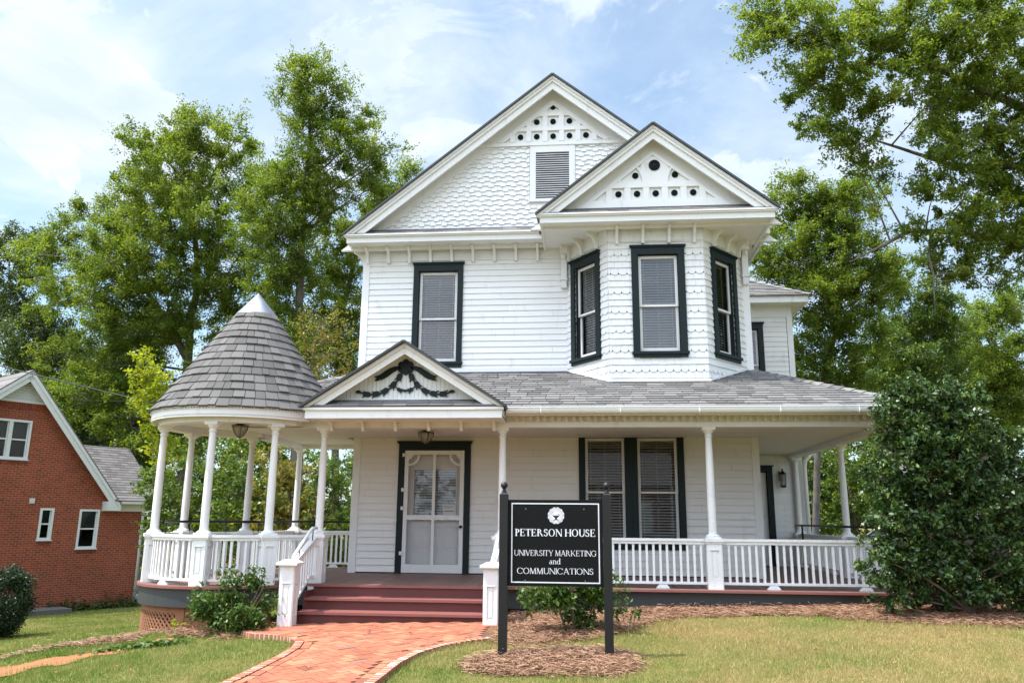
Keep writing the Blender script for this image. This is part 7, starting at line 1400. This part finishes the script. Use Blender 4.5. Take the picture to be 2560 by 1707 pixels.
def hedge(lbs, label, leaf, L, seed, cr=0.34):
    c = np.mean([p[:3] for p in lbs], 0); g = g1(c[0], c[1]); tree('hedgerow_shrub', label, [(c[0], c[1], g-0.1, 0.07), (c[0]+0.1, c[1], g+1.0, 0.055), (c[0]-0.1, c[1]+0.1, max(g+1.5, c[2]), 0.03)], lbs+[(p[0], p[1]+0.4, max(p[2]-1.1, g+0.6), p[3]) for p in lbs], leaf, L, 3.0, bark=BARK2, cl_r=cr, seed=seed, limb_from=0.05, cat='shrub')
hedge(LB_U1, 'dark leafy shrub behind the left columns of the turret', LEAF_MID, 0.12, 41)
hedge(LB_U2, 'green shrub with a few yellow leaves in the middle of the turret view', LEAF_MID, 0.12, 42)
hedge(LB_U3, 'drooping yellow-green shrub behind the right columns of the turret', LEAF_MYRT, 0.12, 43)
hedge(LB_U4, 'mixed green shrub beside the left corner of the porch wall', LEAF_MID, 0.11, 44)
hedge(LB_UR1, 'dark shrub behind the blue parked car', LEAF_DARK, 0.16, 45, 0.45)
hedge(LB_UR2, 'sunlit shrub seen past the right porch column', LEAF_MID, 0.15, 46, 0.42)
hedge(LB_UR3, 'pale shrub just behind the upper left of the holly', LEAF_MID, 0.17, 47, 0.5)
rgw = random.Random(5)
WOODS = [(-44, 50, 18), (-37, 56, 19), (-30, 49, 18), (-25, 57, 19), (-19, 50, 17.5), (-13, 56, 17.5), (-7.5, 50, 16), (-2, 56, 13), (5, 52, 12), (11, 50, 13), (15.5, 55, 13), (20, 50, 12), (26, 55, 13), (31, 50, 12.5), (38, 54, 13)]
SIDE = ['leftmost dark tree of the far wood', 'tree in the far wood behind the brick house roof', 'tree in the far wood left of the lime sapling', 'tree of the far wood seen below the big oak crown', 'tree of the far wood between the oak trunk and the turret', 'far wood tree seen between the turret columns', 'far wood tree hidden low behind the turret roof', 'far wood tree mostly hidden by the white house', 'far wood tree behind the right wing of the house', 'far wood tree seen under the right porch eave', 'far wood tree seen past the last porch column', 'far wood tree behind the holly top', 'far wood tree right of the holly top', 'low far wood tree at the right edge of the photo', 'rightmost far wood tree']
for i, (x, y, h) in enumerate(WOODS):
    g = g1(x, y); lbs = []
    for k in range(24): a = rgw.uniform(0, 6.28); r = rgw.uniform(0.2, 3.0); z = g+h*rgw.uniform(0.08, 0.92); r *= 1.25-0.75*abs((z-g)/h-0.45); lbs.append((x+r*math.cos(a)*1.25, y+r*math.sin(a), z, rgw.uniform(1.0, 1.7)))
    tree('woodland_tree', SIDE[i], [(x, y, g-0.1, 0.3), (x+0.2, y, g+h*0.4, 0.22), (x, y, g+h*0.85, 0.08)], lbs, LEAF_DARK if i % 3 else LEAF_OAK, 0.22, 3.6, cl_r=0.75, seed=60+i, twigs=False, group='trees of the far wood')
for i, (x, y, h, lab) in enumerate(((-14, -25, 12.5, 'tree across the street, the lower one mirrored in the upper windows'), (-7.2, -27, 17.0, 'taller tree across the street mirrored in the upper window'), (3.5, -30, 10.5, 'tree across the street mirrored low in the bay window'), (-27, -8, 13, 'tree up the street mirrored in the left pane of the bay'))):
    g = g1(x, y); lbs = []
    for k in range(14): a = rgw.uniform(0, 6.28); z = g+h*rgw.uniform(0.2, 0.93); r = rgw.uniform(0.3, 3.0)*(1.2-0.8*abs((z-g)/h-0.4)); lbs.append((x+r*math.cos(a), y+r*math.sin(a), z, rgw.uniform(1.0, 1.6)))
    tree('street_tree', lab, [(x, y, g-0.1, 0.3), (x, y, g+h*0.5, 0.2), (x, y, g+h*0.9, 0.06)], lbs, LEAF_DARK, 0.28, 1.6, cl_r=0.7, seed=90+i, twigs=False)
xb = thing('brick_hall', 'low brick hall with white columns across the street, mirrored in the ground floor windows', 'building', (4.5, -21, g1(4.5, -21)))
b = MB(); b.box(-8, 17, -26, -21, -1, 3.6); b.build('wall', BRICK, xb); b = MB(); b.hexa([(-8.6, -26.6, 3.601), (17.6, -26.6, 3.601), (17.6, -20.2, 3.601), (-8.6, -20.2, 3.601), (-6, -24.2, 6.2), (15, -24.2, 6.2), (15, -22.8, 6.2), (-6, -22.8, 6.2)]); b.build('roof', SHING_BRICK, xb)
for x in (-6, -1.5, 3, 7.5, 12):
    b = MB(); b.box(x, x+1.2, -20.999, -20.95, 0.8, 2.6); b.build('window', WHITE_OLD, xb)
    b = MB(); b.lathe((x+2.4, -20.6, -0.8), [(0.2, 0), (0.16, 0.2), (0.14, 4.2), (0.2, 4.4)], 12); b.build('column', WHITE, xb)
c = (4.95, 11.2); g = g1(*c)
tree('holly_bush', 'large glossy dark green holly bush covering the right end of the porch', [(c[0], c[1], g-0.1, 0.10), (c[0], c[1], 1.3, 0.06), (c[0]+0.05, c[1]+0.05, 2.4, 0.02)], LB_HOLLY, LEAF_HOLLY, 0.066, 6.0, bark=BARK2, cl_r=0.135, seed=33, limb_from=0.05, asp=0.5, up=0.35, cat='shrub', shell=0.45, spray_up=0.15)
bush('camellia_shrub', 'loose glossy shrub at the foot of the turret, left of the steps', (-4.70, 10.78, 0.36), (0.58, 0.42, 0.48), 5200, LEAF_CAM, 0.068, 51, 9, asp=0.5, spray=0.14, lumps=26)
bush('camellia_shrub', 'glossy shrub behind the sign board in the straw bed', (-0.14, 10.35, 0.62), (0.62, 0.42, 0.40), 5200, LEAF_CAM, 0.066, 52, 7, asp=0.5, spray=0.14, lumps=26)
bush('clipped_box_bush', 'round clipped dark bush in front of the brick house', (-13.55, 17.9, g1(-13.55, 17.9)+0.80), (0.74, 0.74, 0.80), 30000, LEAF_BOX, 0.05, 53, 5, asp=0.6, shell=0.70, lumps=160)
bush('weed', 'small yellow-green weed at the foot of the lattice skirt', (-5.62, 10.98, g1(-5.62, 10.98)+0.10), (0.14, 0.10, 0.10), 60, LEAF_LIME, 0.06, 54, 3, lumps=8)
bush('weed', 'tiny green sprig at the straw edge right of the sign post', (0.52, 10.2, g1(0.52, 10.2)+0.22), (0.22, 0.12, 0.14), 70, LEAF_CAM, 0.07, 55, 3, lumps=8)
n = 420; x = RG.normal(-5.55, 0.28, n); y = 9.98+0.25*(x+5.55)+RG.normal(0, 0.07, n); tag(leaves('creeping_weeds', np.c_[x, y, ground(x, y)+RG.uniform(0.02, 0.07, n)], 0.07, LEAF_CAM, None, 1.4, 0.7), kind='stuff')
n = 900; s = RG.uniform(-3.0, 0.2, n); d_ = RG.gamma(1.4, 0.12, n); u_ = np.array([math.sin(R(32)), math.cos(R(32))]); nn_ = np.array([math.cos(R(32)), -math.sin(R(32))]); x = -16.92+s*u_[0]+d_*nn_[0]; y = 29.34+s*u_[1]+d_*nn_[1]
tag(leaves('ivy_ground_cover', np.c_[x, y, ground(x, y)+RG.gamma(1.5, 0.09, n)], 0.11, LEAF_DARK, None, 0.8, 0.8), kind='stuff')
br = thing('dead_branch', 'bare grey dead branch poking out of the hedge behind the turret', 'branch', (-7.73, 20.6, g1(-7.73, 20.6)))
b = MB(); b.tube([(-7.95, 20.7, 0.2), (-7.73, 20.62, 1.89), (-7.44, 20.66, 2.21), (-7.18, 20.69, 2.43), (-6.99, 20.71, 2.47), (-6.66, 20.74, 2.43)], [0.03, 0.024, 0.021, 0.018, 0.013, 0.004], 6); b.build('stick', bark_mat('bleached_wood', (0.30, 0.26, 0.22), (0.45, 0.40, 0.36)), br, True)

# ------------------------------------------------------------------ behind: parking, cars, cable, pad, leaves
ASPH = paint('asphalt', (0.055, 0.055, 0.058), 0.1, 0.9); CONC = paint('concrete', (0.30, 0.29, 0.27), 0.1, 0.9)
tag(sheet('parking_lot', np.arange(5.5, 20, 0.5), np.arange(22, 32, 0.5), ASPH, 0.03), kind='structure')
tag(sheet('side_street', np.arange(-24, -9, 0.5), np.arange(34, 40, 0.5), CONC, 0.03), kind='structure')
cp = thing('concrete_pad', 'low grey concrete pad on the grass beside the brick house', 'pad', (-18.4, 26.3, -1.7), R(58))
b = MB(); b.box(-0.6, 0.75, -0.75, 0.2, -0.3, 0.16); b.build('slab', paint('old_concrete', (0.13, 0.125, 0.115), 0.1, 0.95), cp, M=WM[cp])
def car_paint(name, c):
    m, n, l, b = new_mat(name); b.inputs['Base Color'].default_value = (*c, 1); b.inputs['Roughness'].default_value = 0.25; b.inputs['Coat Weight'].default_value = 0.8; b.inputs['Metallic'].default_value = 0.2; return m
RUB = paint('tyre_rubber', (0.02, 0.02, 0.02), 0.1, 0.8); CGL = metal_mat('car_glass', (0.03, 0.04, 0.045), 0.05, 0.0, False)
RED = paint('red_lamp', (0.45, 0.02, 0.02), 0.1, 0.3)
def car(name, label, x, y, rz, col, suv):
    t_ = thing(name, label, 'car', (x, y, g1(x, y)+0.035), rz); M_ = WM[t_]; h = 1.66 if suv else 1.44; b = MB()
    low = [(-2.2, 0.45), (-2.15, 0.30), (2.1, 0.28), (2.22, 0.42), (2.20, 0.68), (1.9, 0.80), (1.05, 0.93 if not suv else 1.02), (-1.3, 0.95 if not suv else 1.05), (-2.12, 0.93 if not suv else 1.05), (-2.22, 0.75)]
    secs = [(-0.88, 0.90, 0.05), (-0.82, 1.0, 0.0), (0.82, 1.0, 0.0), (0.88, 0.90, 0.05)]; k = len(low); vs = []
    for yy, sc, dz in secs: vs += [(a*(0.985 if abs(yy) > 0.85 else 1), yy, c_*sc+dz) for a, c_ in low]
    fs = [tuple(range(k))[::-1], tuple(3*k+i for i in range(k))]
    for s in range(3): fs += [(s*k+i, s*k+(i+1) % k, (s+1)*k+(i+1) % k, (s+1)*k+i) for i in range(k)]
    b.mesh_part(vs, fs); body = b.build('body', col, t_, True, M=M_, auto=True)
    zb = 0.92 if not suv else 1.02
    base = [(1.1, zb), (-1.85 if suv else -1.65, zb)]; topx = (0.25, -1.75 if suv else -1.05)
    def ring_(z, x0, x1, w): return [(x0, -w, z), (x1, -w, z), (x1, w, z), (x0, w, z)]
    b = MB(); b.hexa([p for p in ring_(zb-0.01, base[1][0], base[0][0], 0.80)]+[p for p in ring_(h-0.04, topx[1], topx[0], 0.62)]); b.build('window', CGL, t_, M=M_)
    b = MB(); b.hexa(ring_(h-0.06, topx[1]-0.03, topx[0]+0.06, 0.645)+ring_(h, topx[1]+0.12, topx[0]-0.12, 0.56))
    for sg in (-1, 1):
        for (xa, xb) in ((base[0][0]+0.03, topx[0]+0.03), (base[1][0]-0.02, topx[1]-0.03), (-0.35, -0.33)): b.tube([(xa, sg*0.805, zb-0.01), (xb, sg*0.63, h-0.05)], 0.045, 6)
    b.build('roof', col, t_, M=M_)
    wm_ = MB(); prof = [(0.18, -0.10), (0.30, -0.10), (0.33, -0.07), (0.33, 0.07), (0.30, 0.10), (0.18, 0.10)]; vs = []; nn2 = 20
    for r, d in prof:
        for i in range(nn2): a = 2*math.pi*i/nn2; vs.append((r*math.cos(a), d, r*math.sin(a)))
    wm_.mesh_part(vs, [(i*nn2+j, i*nn2+(j+1) % nn2, (i+1)*nn2+(j+1) % nn2, (i+1)*nn2+j) for i in range(5) for j in range(nn2)]); tyre = wm_.mesh('wheel', RUB, True)
    rm = MB(); rm.mesh_part([(0.185*math.cos(2*math.pi*i/16), s*0.08, 0.185*math.sin(2*math.pi*i/16)) for s in (-1, 1) for i in range(16)], [tuple(range(16)), tuple(range(31, 15, -1))]+[(i, 16+i, 16+(i+1) % 16, (i+1) % 16) for i in range(16)]); rim = rm.mesh('rim', GALV)
    for wx_ in (-1.35, 1.38):
        for sg in (-1, 1): Mw = M_ @ Matrix.Translation((wx_, sg*0.80, 0.33)); w_ = inst(tyre, 'wheel', t_, None, 0, Mw); inst(rim, 'rim', w_, None, 0, Mw)
    for sg in (-1, 1):
        b = MB(); b.box(2.12, 2.20, sg*0.62-0.16, sg*0.62+0.16, 0.58, 0.70); b.build('headlight', SIGNW, t_, M=M_); b = MB(); b.box(-2.235, -2.15, sg*0.68-0.13, sg*0.68+0.13, 0.74, 0.90); b.build('tail_light', RED, t_, M=M_)
    return t_
car('parked_car', 'bright blue parked car glimpsed between the far porch wall and the railing', 6.55, 27.7, 0.0, car_paint('blue_car_paint', (0.02, 0.11, 0.42)), False)
car('parked_car', 'black parked car half hidden by the holly behind the side porch', 9.9, 25.2, R(180), car_paint('black_car_paint', (0.01, 0.01, 0.011)), True)
cb_ = MB(); pts = []
A_, B_ = Vector((-29.8, 28.0, 9.1)), Vector((-5.9, 14.6, 3.16))
for i in range(25): t = i/24; p = A_.lerp(B_, t); p.z -= 0.25*4*t*(1-t)*0.5; pts.append(p)
cb_.tube(pts, 0.016, 6); tag(cb_.build('overhead_cable', BLACK, None, True), 'black overhead cable running down from the left past the brick gable to the turret', 'cable')
lm_ = [leaf_mat('dry_leaf_'+n_, [(0, a), (1, c_)], 0.15, 0.7) for n_, a, c_ in (('brown', (0.22, 0.09, 0.03), (0.34, 0.15, 0.05)), ('tan', (0.34, 0.2, 0.09), (0.42, 0.27, 0.13)))]
rl = random.Random(12)
for i in range(34):
    x, y = (rl.uniform(-6, 5.5), rl.uniform(7.6, 10.4)) if i < 30 else (rl.uniform(-3.6, -1.6), rl.uniform(9.9, 10.9))
    onp = bool(in_path(np.array([x]), np.array([y]))[0]); z = (pz(x, y)+0.012) if onp else g1(x, y)+0.04; b = MB(); a = rl.uniform(0, 6.28); s = rl.uniform(0.022, 0.042); up_ = rl.uniform(0.006, 0.02)
    P = lambda u, v, w: (x+s*(u*math.cos(a)-v*math.sin(a)), y+s*(u*math.sin(a)+v*math.cos(a)), z+w)
    b.face([P(-1, 0, 0), P(-0.3, -0.5, up_), P(0.5, -0.38, up_*0.7), P(0.2, 0, 0.002)], rl.random()); b.face([P(0.2, 0, 0.002), P(0.5, -0.38, up_*0.7), P(1.1, 0, up_)], rl.random()); b.face([P(-1, 0, 0), P(0.2, 0, 0.002), P(0.5, 0.4, up_*0.8), P(-0.3, 0.5, up_)], rl.random()); b.face([P(0.2, 0, 0.002), P(1.1, 0, up_), P(0.5, 0.4, up_*0.8)], rl.random())
    tag(b.build('fallen_leaf', lm_[i % 2]), 'small dry fallen leaf lying on the brick path' if onp else 'small dry fallen leaf lying on the lawn', 'leaf', 'fallen leaves on the brick path' if onp else 'fallen leaves on the lawn')
